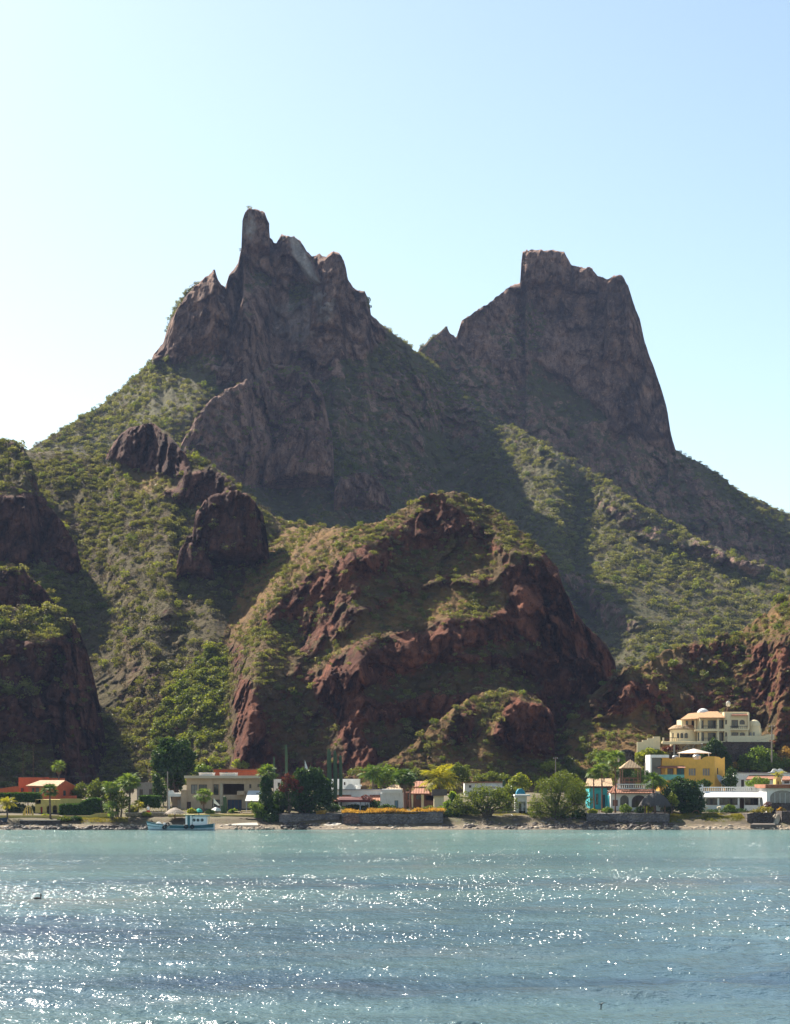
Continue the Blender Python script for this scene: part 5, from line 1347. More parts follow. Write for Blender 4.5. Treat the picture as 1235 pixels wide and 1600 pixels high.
def palapa():
    Y = 258.6; m = Fr(Y); X = m.x(1024); R = 22.5*m.m; zt, ze = m.z(1239.5), m.z(1257); g = m.z(1271.4)
    t = thing('palapa', 'big round palapa with dark drooping thatch on the sea wall terrace', 'palapa', (X, Y, g))
    MB().lathe(X, Y, [(R, ze-.15), (R*1.0, ze+.05), (R*.82, ze+(zt-ze)*.5), (R*.55, ze+(zt-ze)*.8), (R*.2, ze+(zt-ze)*.97), (.05, zt)], 28, 1, .9).build('thatch', M_thatch, t)
    rg = rgen(); k = 2200; a = rg.uniform(0, 6.283, k); q = np.sqrt(rg.uniform(.02, 1.03, k)); zz = ze+(zt-ze)*np.interp(q, [0, .2, .55, .82, 1.05], [1, .97, .8, .5, .02])
    p = np.stack([X+R*q*np.cos(a), Y+R*.9*q*np.sin(a), zz+.04], 1); d = np.stack([np.cos(a)*.3*q, np.sin(a)*.3*q, -.15-.3*q], 1)*rg.uniform(.6, 1.6, k)[:, None]; s = np.stack([-np.sin(a), np.cos(a), 0*a], 1)*.05
    v = np.stack([p-s, p+s, p+d+s*.4, p+d-s*.4], 1).reshape(-1, 3)-np.array([X, Y, g])
    link('straw', leaf_mesh('straw', v, np.arange(4*k).reshape(-1, 4), rg), M_thatch, t)
    for i in range(6):
        a = i*math.pi/3+.35; xx, yy = X+R*.78*math.cos(a), Y+R*.7*math.sin(a)
        MB().tube([(xx, yy, g-.4), (xx, yy, ze+.4)], .09, 7).build('post', M_wood, t)
palapa()

# ---- ochre house
t = thing('house', 'ochre yellow two-storey house with a scalloped parapet', 'house', W(1080, 1230, 286))
m = Fr(286); tp = [(1035,1183.5),(1045,1183.5),(1047,1186),(1055,1186),(1057,1183.5),(1083,1184),(1086,1187),(1096,1186.8),(1100,1183.6),(1106,1182),(1117,1182)]
block(t, 'wall', M_yellow, 286, 1035, 1117, 1188, 1232, 7, [('window',1043.5,1052.5,1201,1212.5,{'mat':M_curtain,'frame':M_wood}),('door',1058,1070,1200.5,1218,{'mat':M_teal,'frame':M_wood}),('window',1076.4,1088,1200.5,1212.5,{'mat':M_curtain,'mull':2,'frame':M_yellow}),('window',1098.4,1110,1200.5,1212.5,{'mat':M_curtain,'mull':2,'frame':M_yellow}),('window',1099,1110.5,1224,1231,{'shape':'a','frame':M_yellow})], top=tp, roof=False)
g0 = gz(286)-.4; a0, a1 = W(1117, 1182, 286), W(1133, 1183, 293)
mb = MB(); mb.poly([(a0[0], a0[1], g0), (a1[0], a1[1], g0), a1, W(1128, 1185.5, 291), W(1124, 1183, 289), a0]); mb.poly([(a0[0], a0[1], g0), a0, (a0[0], a0[1]+7, a0[2]), (a0[0], a0[1]+7, g0)])
mb.build('side_wall', M_yellow, t)
w0 = W(1121.4, 1200, 287.9); f = MB().box(w0[0]-.12, w0[0]+.12, w0[1]-.12, w0[1]+.05, W(0, 1210, 287.9)[2], W(0, 1200, 287.9)[2]).build('window', M_wood, t)
MB().box(w0[0]-.08, w0[0]+.08, w0[1]-.14, w0[1]-.122, W(0, 1209.6, 287.9)[2], W(0, 1200.4, 287.9)[2]).build('pane', M_glass, f)
roof_poly(t, 'porch_roof', M_tile, [[(1028,1199.6,283.6),(1072,1199.6,283.6),(1070,1196.6,286),(1033,1196.6,286)]], .1)
for x in (1041.5, 1055.5): mm = Fr(283.8); MB().box(mm.x(x)-.12, mm.x(x)+.12, 283.8, 284.05, gz(284)-.3, mm.z(1199.6)).build('post', M_yellow, t)
mm = Fr(283.7); MB().box(mm.x(1030), mm.x(1070), 283.7, 283.76, mm.z(1219), mm.z(1210.5)).build('railing', pm('teal_glass_railing', (.12,.36,.32), rough=.3), t)
slab(t, 'frame', M_white, 1016.5, 1046, 1179.5, 1184, 285.4, 291, 285.4); slab(t, 'frame', M_white, 1016.5, 1019, 1184.2, 1230, 285.4, 291, 285.4)
slab(t, 'glazing', pm('dim_glass_screen', (.08,.075,.08), rough=.15, spec=.6), 1019.2, 1034.8, 1184.2, 1222, 286.4, 286.5, 285.4)
t = thing('shade_canopy', 'pale canvas shade canopy on the roof of the ochre house', 'canopy', W(1084, 1184, 290))
MB().lathe(W(1085,0,290)[0], 290, [(27*.1036, W(0,1177.6,290)[2]), (27*.1036, W(0,1176.6,290)[2]), (.1, W(0,1170,290)[2])], 4, 1, .7).build('canopy', pm('pale_pink_canvas', (.70,.60,.52), rough=.9), t)
for x in (1062, 1085, 1108): mm = Fr(289); MB().box(mm.x(x)-.05, mm.x(x)+.05, 289, 289.1, mm.z(1188), mm.z(1176.6)).build('post', M_white, t)
for i, (l, r, tt) in enumerate(((1051,1061,1181),(1083,1096,1180))):
    t = thing('water_tank', ('grey rooftop water tank at the left under the shade canopy', 'grey rooftop water tank at the right under the shade canopy')[i], 'water tank', W((l+r)/2, 1187, 287.5))
    mm = Fr(287.5); MB().lathe(mm.x((l+r)/2), 287.6, [((r-l)/2*mm.m, mm.z(1188)), ((r-l)/2*mm.m, mm.z(tt+1.5)), ((r-l)/2*mm.m*.8, mm.z(tt)), (.1, mm.z(tt-.8))], 14).build('tank', M_metal, t)
t = thing('dish', 'tilted grey satellite dish right of the ochre house', 'satellite dish', W(1130, 1230, 281))
c = Vector(W(1129, 1221.5, 281)); ax = Vector((.62, -.45, .64)).normalized(); u_ = ax.cross(Vector((0, 0, 1))).normalized(); v_ = ax.cross(u_); mb = MB(); K = 20
rings = [(0, -.16), (.55, -.09), (1.0, 0.05), (1.3, .15)]
for r, h in rings:
    for j in range(K): a = 2*math.pi*j/K; p = c+ax*h+(u_*math.cos(a)+v_*math.sin(a))*max(r, .01); mb.v.append(tuple(p))
for i in range(len(rings)-1):
    for j in range(K): mb.f.append((i*K+j, i*K+(j+1) % K, (i+1)*K+(j+1) % K, (i+1)*K+j))
mb.build('reflector', M_metal, t, True)
MB().tube([(c.x, c.y+.2, gz(281)-.2), (c.x, c.y+.2, c.z)], .06, 7).build('mast', M_metal, t)
MB().tube([tuple(c+u_*1.1), tuple(c+ax*1.1)], .03, 5).build('feed_arm', M_metal, t)

# ---- cream villa on the hill
YV = 325.0; m = Fr(YV)
t = thing('villa', 'large cream hillside villa with domes, balconies and tiled roofs', 'villa', W(1110, 1166, YV))
zb = m.z(1185)
V = lambda *a, **k: block(t, *a, base_z=m.z(1175), **k)
V('main_block', M_cream, YV, 1090, 1134, 1121, 1159, 8, [('window',1093.5,1100,1125.5,1138.5,{'mull':0}),('window',1106.5,1120,1125.5,1138.5,{'mull':2}),('window',1124,1131.6,1125,1138.5,{'mull':1}),('window',1091,1101,1144.5,1158,{'mull':1}),('window',1106.5,1119.5,1145,1158.5,{'mull':2}),('window',1124.6,1131.6,1144.5,1158,{'mull':1})])
V('stair_tower', M_cream, YV-.9, 1132.2, 1142.4, 1113, 1160, 8, [('window',1133.6,1136.6,1125,1132,{'mull':0}),('window',1133.6,1136.6,1144.5,1151,{'mull':0})])
V('right_block', M_cream, YV, 1142.4, 1170, 1113.6, 1160, 8, [('window',1143.4,1154,1125,1137.6,{'mull':1}),('window',1156,1164.4,1124.8,1132.2,{'shape':'a'}),('window',1143.4,1154.4,1144.5,1150,{'mull':2}),('window',1156.4,1164.6,1144.5,1150,{'shape':'a'})])
V('left_upper_block', M_cream, YV+1.2, 1066, 1092, 1124, 1142, 6, [('window',1081,1086,1126,1136,{'mull':0}),('window',1072,1076,1126,1136,{'mull':0})])
# round bay at the left
X = m.x(1070); R = 21*m.m
mb = MB(); mb.lathe(X, YV+1.4, [(R, m.z(1175)), (R, m.z(1140))], 26, 1, .7); mb.build('round_bay', M_cream, t)
MB().lathe(X, YV+1.4, [(R*1.12, m.z(1139.6)), (R*1.1, m.z(1138.4)), (R*.75, m.z(1133.6)), (R*.6, m.z(1132.6))], 26, 1, .7).build('bay_roof', M_tile2, t)
for px, w in ((1052.5, 2.2), (1060.2, 3.2), (1066, 4.4), (1072.6, 5.2)):
    dx = m.x(px)-X; yy = YV+1.4-.7*math.sqrt(max(R*R-dx*dx, 0))-.08; mm = Fr(yy); mw_ = MB(); lp = hole_loop(('a', mm.x(px-w/2), mm.x(px+w/2), mm.z(1153.6), mm.z(1145.4)))
    mw_.prism(lp, yy, yy+.5); f = mw_.build('window', M_door, t)
    cx_, cz_ = (lp[0][0]+lp[1][0])/2, mm.z(1149.5)
    MB().poly([(cx_+(x-cx_)*.8, yy-.012, cz_+(z-cz_)*.88) for x, z in lp]).build('pane', M_glass, f)
# floors, balconies, columns
slab(t, 'balcony', M_cream, 1088, 1134, 1139.2, 1142.6, YV-2.2, YV-.02, YV-2.2)
slab(t, 'balcony', M_cream, 1037.5, 1134, 1158.4, 1161.6, YV-2.6, YV-.02, YV-2.6)
slab(t, 'balcony', M_cream, 1141, 1170.5, 1138.8, 1141, YV-1.0, YV-.02, YV-1)
mm = Fr(YV-2.4)
for px, t0, t1 in ((1095, 1121, 1139), (1122.6, 1121, 1139), (1095, 1142.6, 1158.4), (1122.6, 1142.6, 1158.4), (1067, 1124, 1138), (1087, 1123, 1139)):
    yy = YV-2.0 if px > 1088 else YV-.2; q = Fr(yy); MB().box(q.x(px)-.16, q.x(px)+.16, yy, yy+.32, q.z(t1), q.z(t0)).build('column', M_cream, t)
for l, r, tt, b, Y in ((1096,1122,1134,1134.8,YV-2.1),(1096,1122,1153,1153.8,YV-2.1),(1038,1062,1152.6,1153.4,YV-2.5),(1141,1169,1134.5,1135.3,YV-.95)):
    slab(t, 'railing', M_dark, l, r, tt, b, Y, Y+.05, Y)
    for i in range(int((r-l)/3)): q = Fr(Y); MB().box(q.x(l+1.5+i*3)-.02, q.x(l+1.5+i*3)+.02, Y, Y+.04, q.z(b)-.55, q.z(b)).build('railing_bar', M_dark, t)
# tiled roofs
roof_poly(t, 'roof', m_tile('orange_clay_tiles', (.52,.27,.11)), [[(1092,1121.2,YV-2.4),(1134,1121.2,YV-2.4),(1122,1111.6,YV+2.5),(1104,1111.6,YV+2.5)], [(1134,1121.2,YV-2.4),(1136,1119.5,YV+3),(1122,1111.6,YV+2.5)], [(1063,1124.4,YV-.6),(1093,1122.6,YV-1.5),(1104,1111.8,YV+2.5),(1076,1115,YV+3)]], .16)  # orange clay colour, paler than the terracotta tiles
roof_poly(t, 'roof', M_tile, [[(1144,1117.6,YV-.7),(1169,1117.6,YV-.7),(1166,1113.8,YV+.6),(1146,1113.8,YV+.6)]], .12)
slab(t, 'parapet', M_cream, 1123, 1170.5, 1112.4, 1114.4, YV+1.4, YV+1.9, YV+1.4)
MB().box(m.x(1168.4), m.x(1170.6), YV-.6, YV-.2, m.z(1141), m.z(1113.6)).build('column', M_cream, t)
def dome(px, top, base, wpx, Y, name='dome', foot=None):
    q = Fr(Y); r = wpx*q.m/2; zt, z0 = q.z(top), q.z(base)
    pr = ([(r, q.z(foot)), (r, z0-.02), (r*1.06, z0), (r*1.06, z0+.08)] if foot else [(r, z0-.6)])+[(r*math.cos(a), z0+.08+(zt-z0-.08)*math.sin(a)) for a in np.linspace(0, 1.5, 8)]
    return MB().lathe(q.x(px), Y, pr, 22).build(name, M_white if not foot else M_cream, t, False)
dome(1099, 1107, 1116, 19, YV+3.2)
d = dome(1179, 1124.8, 1135.4, 20, YV+1.2, 'domed_turret', 1160)
for px in (1173.5, 1178.5):
    q = Fr(YV+.05); f = MB().prism(hole_loop(('a', q.x(px-1.4), q.x(px+1.4), q.z(1150), q.z(1144))), YV+.02, YV+.4).build('window', M_curtain, t)
slab(t, 'terrace_wall', M_cream, 1137, 1203, 1149.8, 1160, YV-2.2, YV-1.9, YV-2.2)
slab(t, 'terrace_floor', M_conc, 1137, 1208, 1158, 1160, YV-1.9, YV+4, YV-2.2)
slab(t, 'terrace_wall', M_cream, 1198, 1211, 1147.6, 1156, YV-2.0, YV+1, YV-2.2)
slab(t, 'chimney', M_cream, 1189, 1191.4, 1138.4, 1150, YV+.6, YV+1, YV)
# deck on struts at the left
slab(t, 'deck', M_cream, 1036.5, 1096, 1159.6, 1163, YV-3.6, YV-2.62, YV-3.6)
for a, b in (((1076,1162),(1066,1172)), ((1076,1162),(1078,1172)), ((1086,1162),(1080,1172)), ((1097,1162),(1098,1174))):
    MB().tube([W(a[0], a[1], YV-3.1), W(b[0], b[1]+2, YV-2.4)], .18, 6).build('strut', M_conc, t)
MB().box(m.x(1049.5)-.15, m.x(1049.5)+.15, YV-3.4, YV-3.1, m.z(1182), m.z(1162)).build('strut', M_conc, t)
slab(t, 'terrace_post', M_cream, 1036.5, 1038.5, 1152.6, 1163, YV-3.55, YV-3.2, YV-3.6)
t = thing('water_tank', 'pale round water tank on a post above the villa roof', 'water tank', W(1138.5, 1115, YV+6))
q = Fr(YV+6); X = q.x(1138.5); MB().lathe(X, YV+6, [(.25, q.z(1104)), (.40, q.z(1102.4)), (.42, q.z(1098)), (.25, q.z(1096)), (.05, q.z(1095.4))], 12).build('tank', pm('pale_tank', (.55,.50,.42)), t)
MB().tube([(X, YV+6, q.z(1104)), (X-.5, YV+6, q.z(1116))], .07, 6).build('post', M_wood, t)

# ---- white houses on the right
t = thing('house', 'long low white house with balustraded roof and white awning', 'house', W(1150, 1266, 266))
block(t, 'wall', M_white, 268.6, 1094, 1200, 1238, 1268, 7, [('window',1104,1122.4,1247.4,1258,{'mull':2,'frame':M_wood}),('window',1124.6,1153.4,1247.4,1258,{'mull':3,'frame':M_wood}),('door',1156.4,1163.6,1247.4,1263.6,{'mull':0}),('window',1164.6,1185.4,1247.4,1258,{'mull':2,'frame':M_wood})])
roof_poly(t, 'awning', M_cloth, [[(1099.5,1245.4,265.6),(1195,1245.4,265.6),(1200,1237.6,268.4),(1103,1237.6,268.4)]], .1)
q = Fr(265.8)
for x in (1123, 1154.6, 1187, 1192.5): MB().box(q.x(x)-.12, q.x(x)+.12, 265.8, 266.02, gz(266)-.3, q.z(1245.4)).build('column', M_white, t)
MB().box(q.x(1097), q.x(1122.8)-.13, 265.8, 265.98, gz(266)-.3, q.z(1258.6)).build('porch_wall', M_white, t)
MB().box(q.x(1123)+.13, q.x(1154.4)-.13, 265.8, 265.98, gz(266)-.3, q.z(1258.6)).build('porch_wall', M_white, t)
MB().box(q.x(1163.4), q.x(1186.8)-.13, 265.8, 265.98, gz(266)-.3, q.z(1258.6)).build('porch_wall', M_white, t)
balustrade(t, Fr(268.9), 1099.5, 1198.5, 1229.6, 1237.6, 30, M_white)
slab(t, 'roof_pillar', M_white, 1091, 1099.4, 1226, 1238, 268.7, 269.3, 268.7)
t = thing('house', 'white flat-roofed house with curled white gable ornament', 'house', W(1190, 1235, 284))
block(t, 'wall', M_white, 284, 1148, 1262, 1208, 1244, 7, [('window',1158.5,1163.5,1218.5,1230,{'mull':0}),('window',1170,1176,1221,1228,{'mull':1}),('window',1193,1200,1216,1226,{'mull':1})])
q = Fr(284)
og = [(1199,1208)]+[(1199+i*.9, 1207.4-1.6*(i/8)**1.5) for i in range(9)]+[(1207+4.5*(1-math.cos(a)), 1205.4-4.2*math.sin(a)) for a in np.linspace(.2, 2.4, 8)]+[(1216+4.5*(1-math.cos(a)), 1205.4-4.2*math.sin(a)) for a in np.linspace(.75, 2.95, 8)]+[(1231,1207.2),(1231,1208)]
MB().prism([(q.x(a), q.z(c)) for a, c in og], 284.1, 284.35).build('gable_ornament', M_white, t)
slab(t, 'cornice', pm('grey_cornice', (.40,.38,.37)), 1147.5, 1262, 1207.4, 1208.8, 283.8, 284)
roof_poly(t, 'tiled_eave', M_tile, [[(1166,1217.6,281.4),(1216,1217.6,281.4),(1214,1211.4,284),(1171,1211.4,284)]], .12)
t = thing('house', 'white veranda house with a wide glazed arch at the right edge', 'house', W(1220, 1262, 262))
block(t, 'wall', M_white, 262.4, 1198.5, 1262, 1231.8, 1262, 7, [('window',1203.6,1244,1234.6,1257,{'shape':'a','mull':4,'mat':M_curtain,'frame':M_white})], top=None)
slab(t, 'fascia', M_tile, 1196.5, 1262, 1226, 1231.6, 261.6, 269.6)
block(t, 'lantern', M_pale_yellow, 268, 1213, 1221.5, 1217.5, 1230, 2, [('window',1215.6,1217.6,1221,1226,{'mull':0})], base_z=Fr(268).z(1229), top=[(1213,1218),(1215,1215),(1217,1214.2),(1219.5,1215),(1221.5,1218)])
roof_poly(t, 'upper_roof', M_tile, [[(1222,1218.4,268.2),(1262,1218.4,268.2),(1262,1213,271),(1224,1213,271)]], .12)
block(t, 'clerestory', M_white, 268.6, 1222.5, 1262, 1218.4, 1228, 2, [('window',1226,1234,1220.6,1224.4,{'mull':3})], base_z=Fr(268.6).z(1228))

t = thing('swing_seat', 'garden swing frame with a long pale bench on the terrace before the white house', 'swing seat', W(1106, 1274, 261))
q = Fr(261.4)
for x in (1103.5, 1124.5): MB().box(q.x(x)-.06, q.x(x)+.06, 261.4, 261.5, gz(261)-.3, q.z(1262)).build('post', M_cream, t); MB().lathe(q.x(x), 261.45, [(.05, q.z(1263.6)), (.36, q.z(1263)), (.3, q.z(1260.6)), (.05, q.z(1260))], 10).build('shade_cap', M_cream, t)
MB().box(q.x(1089), q.x(1124), 261.1, 261.5, q.z(1272.8), q.z(1271.8)).build('bench', M_white, t)
MB().tube([W(1081.5,1276,261), W(1083,1269,261), W(1087,1266.4,261), W(1091.5,1267.4,261), W(1093.5,1272,261)], .07, 6).build('curved_frame', M_redbark, t)
# ================================================================== plants of the village
palm('tall slim fan palm rising behind the red-orange house', 92, 1183, 1214, 1246, 27, 297, trunk=.15, n=26, skirt=6)
palm('small fan palm before the yellow arcade at the far left', 78, 1221, 1252, 1282, 31, 257.2, trunk=.14, n=32, mat=F_palmdark)
palm('young bushy palm in the bottom left garden', 11, 1247, 1272, 1283, 28, 256.9, trunk=.13, n=26, kind='pin', mat=F_palmyel)
palm('left palm of the clump left of the boat, crown over the yellow wall', 173, 1217, 1246, 1283, 30, 258.0, trunk=.13, n=28, bend=.5)
palm('tallest palm of the clump left of the boat', 203, 1205, 1242, 1283, 40, 259.6, trunk=.15, n=36, skirt=12)
palm('middle palm of the clump left of the boat, behind its multiple trunks', 190, 1212, 1240, 1283, 30, 262, trunk=.13, n=26)
palm('short palm low in the clump left of the boat', 176, 1254, 1277, 1285, 34, 257.0, trunk=.14, n=26)
palm('low yellowish palm between the clump and the box hedge', 216, 1249, 1272, 1278, 24, 260.4, trunk=.12, n=20, mat=F_palmyel)
palm('bright green palm standing before the beige house', 318, 1229, 1259, 1276, 31, 262.4, trunk=.17, n=34, mat=F_palm, skirt=8)
palm('silvery fan palm rising above the vine-clad tree', 417, 1191, 1228, 1280, 36, 260.4, trunk=.14, n=34)
palm('dark bushy fan palm with a brown skirt left of the brick house', 632, 1196, 1236, 1268, 38, 266, trunk=.20, n=40, mat=F_palmdark, skirt=22, bark=M_redbark)
palm('second dark palm trunk half hidden behind the bushy fan palm', 641, 1205, 1236, 1268, 26, 268, trunk=.16, n=22, mat=F_palmdark, skirt=10, bark=M_redbark)
palm('dark feather palm behind the white garage', 583, 1198, 1238, 1255, 42, 284, kind='pin', mat=F_palmdark, n=26, trunk=.14)
palm('big yellow feather palm right of the brick house', 687, 1203, 1252, 1266, 62, 268.4, kind='pin', mat=F_palmyel, n=30, trunk=.22, bark=M_redbark)
palm('left one of the two short palms before the turquoise house', 928, 1199, 1222, 1269, 28, 263.4, trunk=.11, n=26, bark=M_redbark)
palm('right one of the two short palms before the turquoise house', 941, 1193, 1218, 1269, 34, 263.0, trunk=.12, n=30, bark=M_redbark)
palm('tallest slim palm right of the turquoise house', 962, 1171, 1203, 1270, 36, 262.0, trunk=.10, n=32, bark=M_redbark, skirt=4)
palm('palm crown behind the tallest slim palm', 944, 1172, 1200, 1262, 36, 272, trunk=.11, n=28)
palm('palm leaning over the white balustrade beside the palapa', 1021, 1206, 1240, 1270, 38, 263.2, trunk=.12, n=28, mat=F_palmdark)
palm('small feathery palm before the white house with curled ornament', 1217, 1206, 1224, 1240, 22, 274, trunk=.12, n=18, kind='pin', mat=F_palmyel)
for i, (px, tp_, b, w, lab) in enumerate(((514,1170,1238,7.2,'left and tallest of the three thick columnar cacti by the white house'),(523.5,1173,1238,6.4,'middle one of the three thick columnar cacti by the white house'),(532,1180,1238,5.6,'right and shortest of the three thick columnar cacti by the white house'))):
    cactus(lab, px, tp_, b, w, 274, 'columnar cacti beside the white house')
cactus('slim lone columnar cactus above the red bougainvillea', 447, 1163, 1240, 4.5, 286)
cactus('thin columnar cactus right of the silvery fan palm', 428, 1182, 1240, 3.0, 290)
cactus('short columnar cactus right of the long low white building', 787, 1219, 1240, 4.5, 292)

tree('ficus_tree', 'big dark round ficus tree behind the utility poles', 'tree', [(272,1175,22,18),(255,1185,17,16),(288,1184,17,16),(272,1200,24,20),(262,1162,12,9),(284,1165,12,10),(250,1200,10,10),(296,1198,9,12),(272,1222,16,16)], 272, 283, F_dark, n=9000, size=.26, tr=.35, gap=.25)
shrub('dark climbing shrub around the left utility pole', [(246,1228,8,16),(254,1240,9,14),(244,1216,6,8)], 276, F_dark, 1800, .18)
tree('olive_shrub', 'grey-green round shrub right of the red-orange house', 'shrub', [(127,1236,13,13),(120,1242,9,9)], 127, 290, F_olive, n=1800, size=.16, tr=.08)
tree('olive_shrub', 'feathery olive tree between the grey shrub and the palm clump', 'tree', [(152,1232,14,14),(165,1240,12,16),(145,1243,10,10)], 155, 278, F_olive, n=2600, size=.17, tr=.1)
tree('garden_tree', 'multi-trunked tree leaning between the palms left of the boat', 'tree', [(184,1246,13,14),(176,1240,10,10),(194,1252,10,10)], 185, 258.6, F_olive, n=1600, size=.16, tr=.14, trunks=3)
shrub('small green bush behind the beige house roof, right of the dark ficus', [(316,1202,14,8),(306,1206,8,6)], 287, F_green, 1200, .18)
shrub('yellow-green bush above the orange flat building', [(372,1193,10,7),(383,1196,8,5)], 304, F_lime, 900, .18)
tree('vine_clad_tree', 'dark column of vines covering a trunk right of the carport', 'tree', [(416,1226,9,14),(417,1248,11,18),(420,1268,15,16),(408,1270,10,12)], 416, 259.6, F_dark, n=5200, size=.18, tr=.2, gap=.15)
shrub('bright green bush before the vine-clad trunk', [(401,1262,10,8),(408,1272,9,9),(394,1258,6,5),(404,1280,8,6)], 258.6, F_green, 1500, .15)
tree('ficus_tree', 'broad dark ficus tree behind the white balustrade', 'tree', [(476,1218,20,16),(492,1212,14,13),(505,1228,16,14),(460,1240,26,24),(490,1248,26,24),(440,1252,18,20),(512,1246,10,14),(470,1208,10,8),(430,1262,14,14)], 478, 262.5, F_dark, n=13000, size=.22, tr=.3, gap=.2)
tree('bougainvillea', 'red bougainvillea growing over the left side of the broad dark ficus', 'shrub', [(449,1217,10,8),(458,1226,10,9),(468,1234,7,8),(444,1232,9,7)], 452, 260.2, F_red, n=1300, size=.15, tr=.08)
shrub('pink bougainvillea tuft on the maroon canopy', [(571,1246,8,4),(578,1250,6,4)], 266.8, F_red, 300, .12, 'bougainvillea tufts')
shrub('orange flowered shrub at the right edge of the maroon canopy', [(586,1255,8,6),(580,1262,10,5)], 267.6, F_dark, 700, .14)
shrub('pale green tree behind the dark feather palm', [(606,1210,18,14),(592,1216,12,12),(620,1218,10,12)], 292, F_green, 2400, .18, name='garden_tree', cat='tree')
shrub('dusty olive bush on the slope above the brick house', [(716,1206,16,13),(704,1214,10,9),(728,1214,10,8)], 298, F_olive, 2200, .2)
shrub('wide olive bush above the long low white building', [(770,1214,22,8),(752,1217,12,6),(788,1217,10,6)], 304, F_olive, 2200, .18)
tree('mesquite_tree', 'wide feathery mesquite with a dark forked trunk on the lawn', 'tree', [(762,1248,26,18),(735,1252,22,16),(787,1252,20,15),(720,1262,18,12),(800,1256,12,11),(750,1238,16,11),(778,1240,14,10),(740,1266,20,8)], 763, 259.0, F_olive, n=9500, size=.15, tr=.24, gap=.3, aspect=.4)
shrub('banana-like bright green plants at the right end of the long sea wall', [(709,1254,10,14),(702,1262,9,10),(716,1262,8,10),(707,1244,6,6)], 260.5, F_green, 900, .30, name='banana_plant', cat='plant')
shrub('low green bush under the left side of the mesquite', [(700,1272,8,7),(712,1274,8,5)], 258.2, F_dark, 700, .15)
shrub('yellow-green leafy tree between the long white building and the tamarisk', [(812,1218,12,10),(803,1224,8,8),(822,1226,10,8)], 286, F_lime, 1700, .19, name='garden_tree', cat='tree')
shrub('bushy green trees behind the white booth', [(795,1238,14,12),(812,1244,10,12),(782,1240,10,10)], 272, F_olive, 1900, .18, name='garden_tree', cat='tree')
tree('tamarisk_tree', 'large feathery yellow-green tamarisk at the water edge', 'tree', [(880,1222,24,18),(858,1232,20,18),(903,1236,20,18),(848,1254,22,18),(872,1250,24,18),(898,1254,18,16),(838,1268,14,14),(866,1270,22,14),(893,1270,14,10),(912,1250,14,14),(846,1280,14,8)], 872, 258.0, F_olive, n=17000, size=.15, tr=.26, gap=.3, aspect=.3, trunks=3)
shrub('dark bushes under the right side of the tamarisk', [(905,1272,12,8),(890,1278,10,6),(915,1276,7,6)], 257.4, F_dark, 1100, .15)
for i, (px, py, rx, ry, Y, lab, mt) in enumerate(((926,1268,7,4,258.4,'low lime bush at the left end of the terrace above the grey sea wall',F_lime),(949,1266,8,5,260,'low green bush between the two short palms and the slim palm',F_green),(977,1264,9,7,260.6,'round green bush below the left arch of the white house',F_green),(1000,1266,8,6,260,'dark green bush below the right arch of the white house',F_dark),(1013,1262,7,8,260.8,'pale green bush left of the palapa posts',F_lime))):
    shrub(lab, [(px,py,rx,ry),(px+rx*.6,py+1,rx*.6,ry*.8)], Y, mt, 600, .13)
tree('ficus_tree', 'dark broad ficus tree right of the palapa', 'tree', [(1058,1236,22,16),(1078,1234,18,16),(1048,1252,16,16),(1072,1254,24,18),(1090,1252,11,16),(1060,1224,14,9),(1080,1268,16,8)], 1068, 262.6, F_dark, n=9500, size=.2, tr=.28, gap=.25)
shrub('lime green climbing plant on the dark ficus by the palapa', [(1050,1248,7,9),(1057,1254,6,6)], 259.6, F_lime, 420, .14)
shrub('bright green round tree between gazebo and stepped wall', [(1016,1178,18,9),(1002,1182,11,7),(1032,1181,11,8)], 304, F_lime, 2400, .19, name='garden_tree', cat='tree')
tree('bougainvillea', 'red bougainvillea spilling under the villa deck', 'shrub', [(1054,1169,14,5),(1068,1168,9,5),(1042,1171,7,4)], 1056, 312, F_red, n=1000, size=.16, tr=.06)
tree('dark_tree', 'dark green tree in front of the villa balconies', 'tree', [(1116,1168,13,13),(1108,1176,12,10),(1126,1176,12,12),(1134,1190,9,16),(1128,1205,10,12)], 1122, 306, F_dark, n=5200, size=.2, tr=.18, gap=.2)
shrub('dark shrubs between the ochre house and the white house', [(1142,1212,9,13),(1136,1222,8,9),(1148,1222,6,10)], 281, F_dark, 1600, .16)
tree('garden_tree', 'bright green spreading tree below the retaining wall', 'tree', [(1186,1180,22,14),(1170,1190,16,12),(1205,1190,16,12),(1190,1196,24,10),(1160,1196,8,8)], 1188, 296, F_green, n=6000, size=.18, tr=.18, gap=.3)
shrub('orange dry bush left of the bright spreading tree', [(1149,1196,8,6),(1142,1200,6,5)], 294, F_dry, 600, .15)
shrub('orange dry bush at the right edge below the villa', [(1228,1176,12,9),(1222,1190,10,8)], 300, F_dry, 900, .16)
shrub('green bush at the right edge beside the bright spreading tree', [(1228,1192,12,9),(1218,1198,9,6)], 294, F_green, 1100, .16)
shrub('round green shrub under the tiled eave of the white house', [(1184,1221,14,7),(1196,1222,8,6),(1172,1224,7,4)], 274, F_green, 1300, .15)
shrub('reddish bush at the corner of the arched veranda', [(1201,1258,8,5),(1196,1263,7,4)], 261.2, F_red, 400, .12)
shrub('dry yellow bush on the brown sea wall', [(1193,1265,12,5),(1182,1268,9,3),(1204,1266,6,5)], 258.4, F_grass, 700, .12)
shrub('pale dry agave-like bush above the stone steps', [(1222,1268,7,6)], 259.4, F_dry, 250, .2)
shrub('low dark hedge plants before the long white house', [(1128,1267,26,3),(1150,1266,18,3),(1108,1268,14,3)], 263.8, F_dark, 1500, .12)

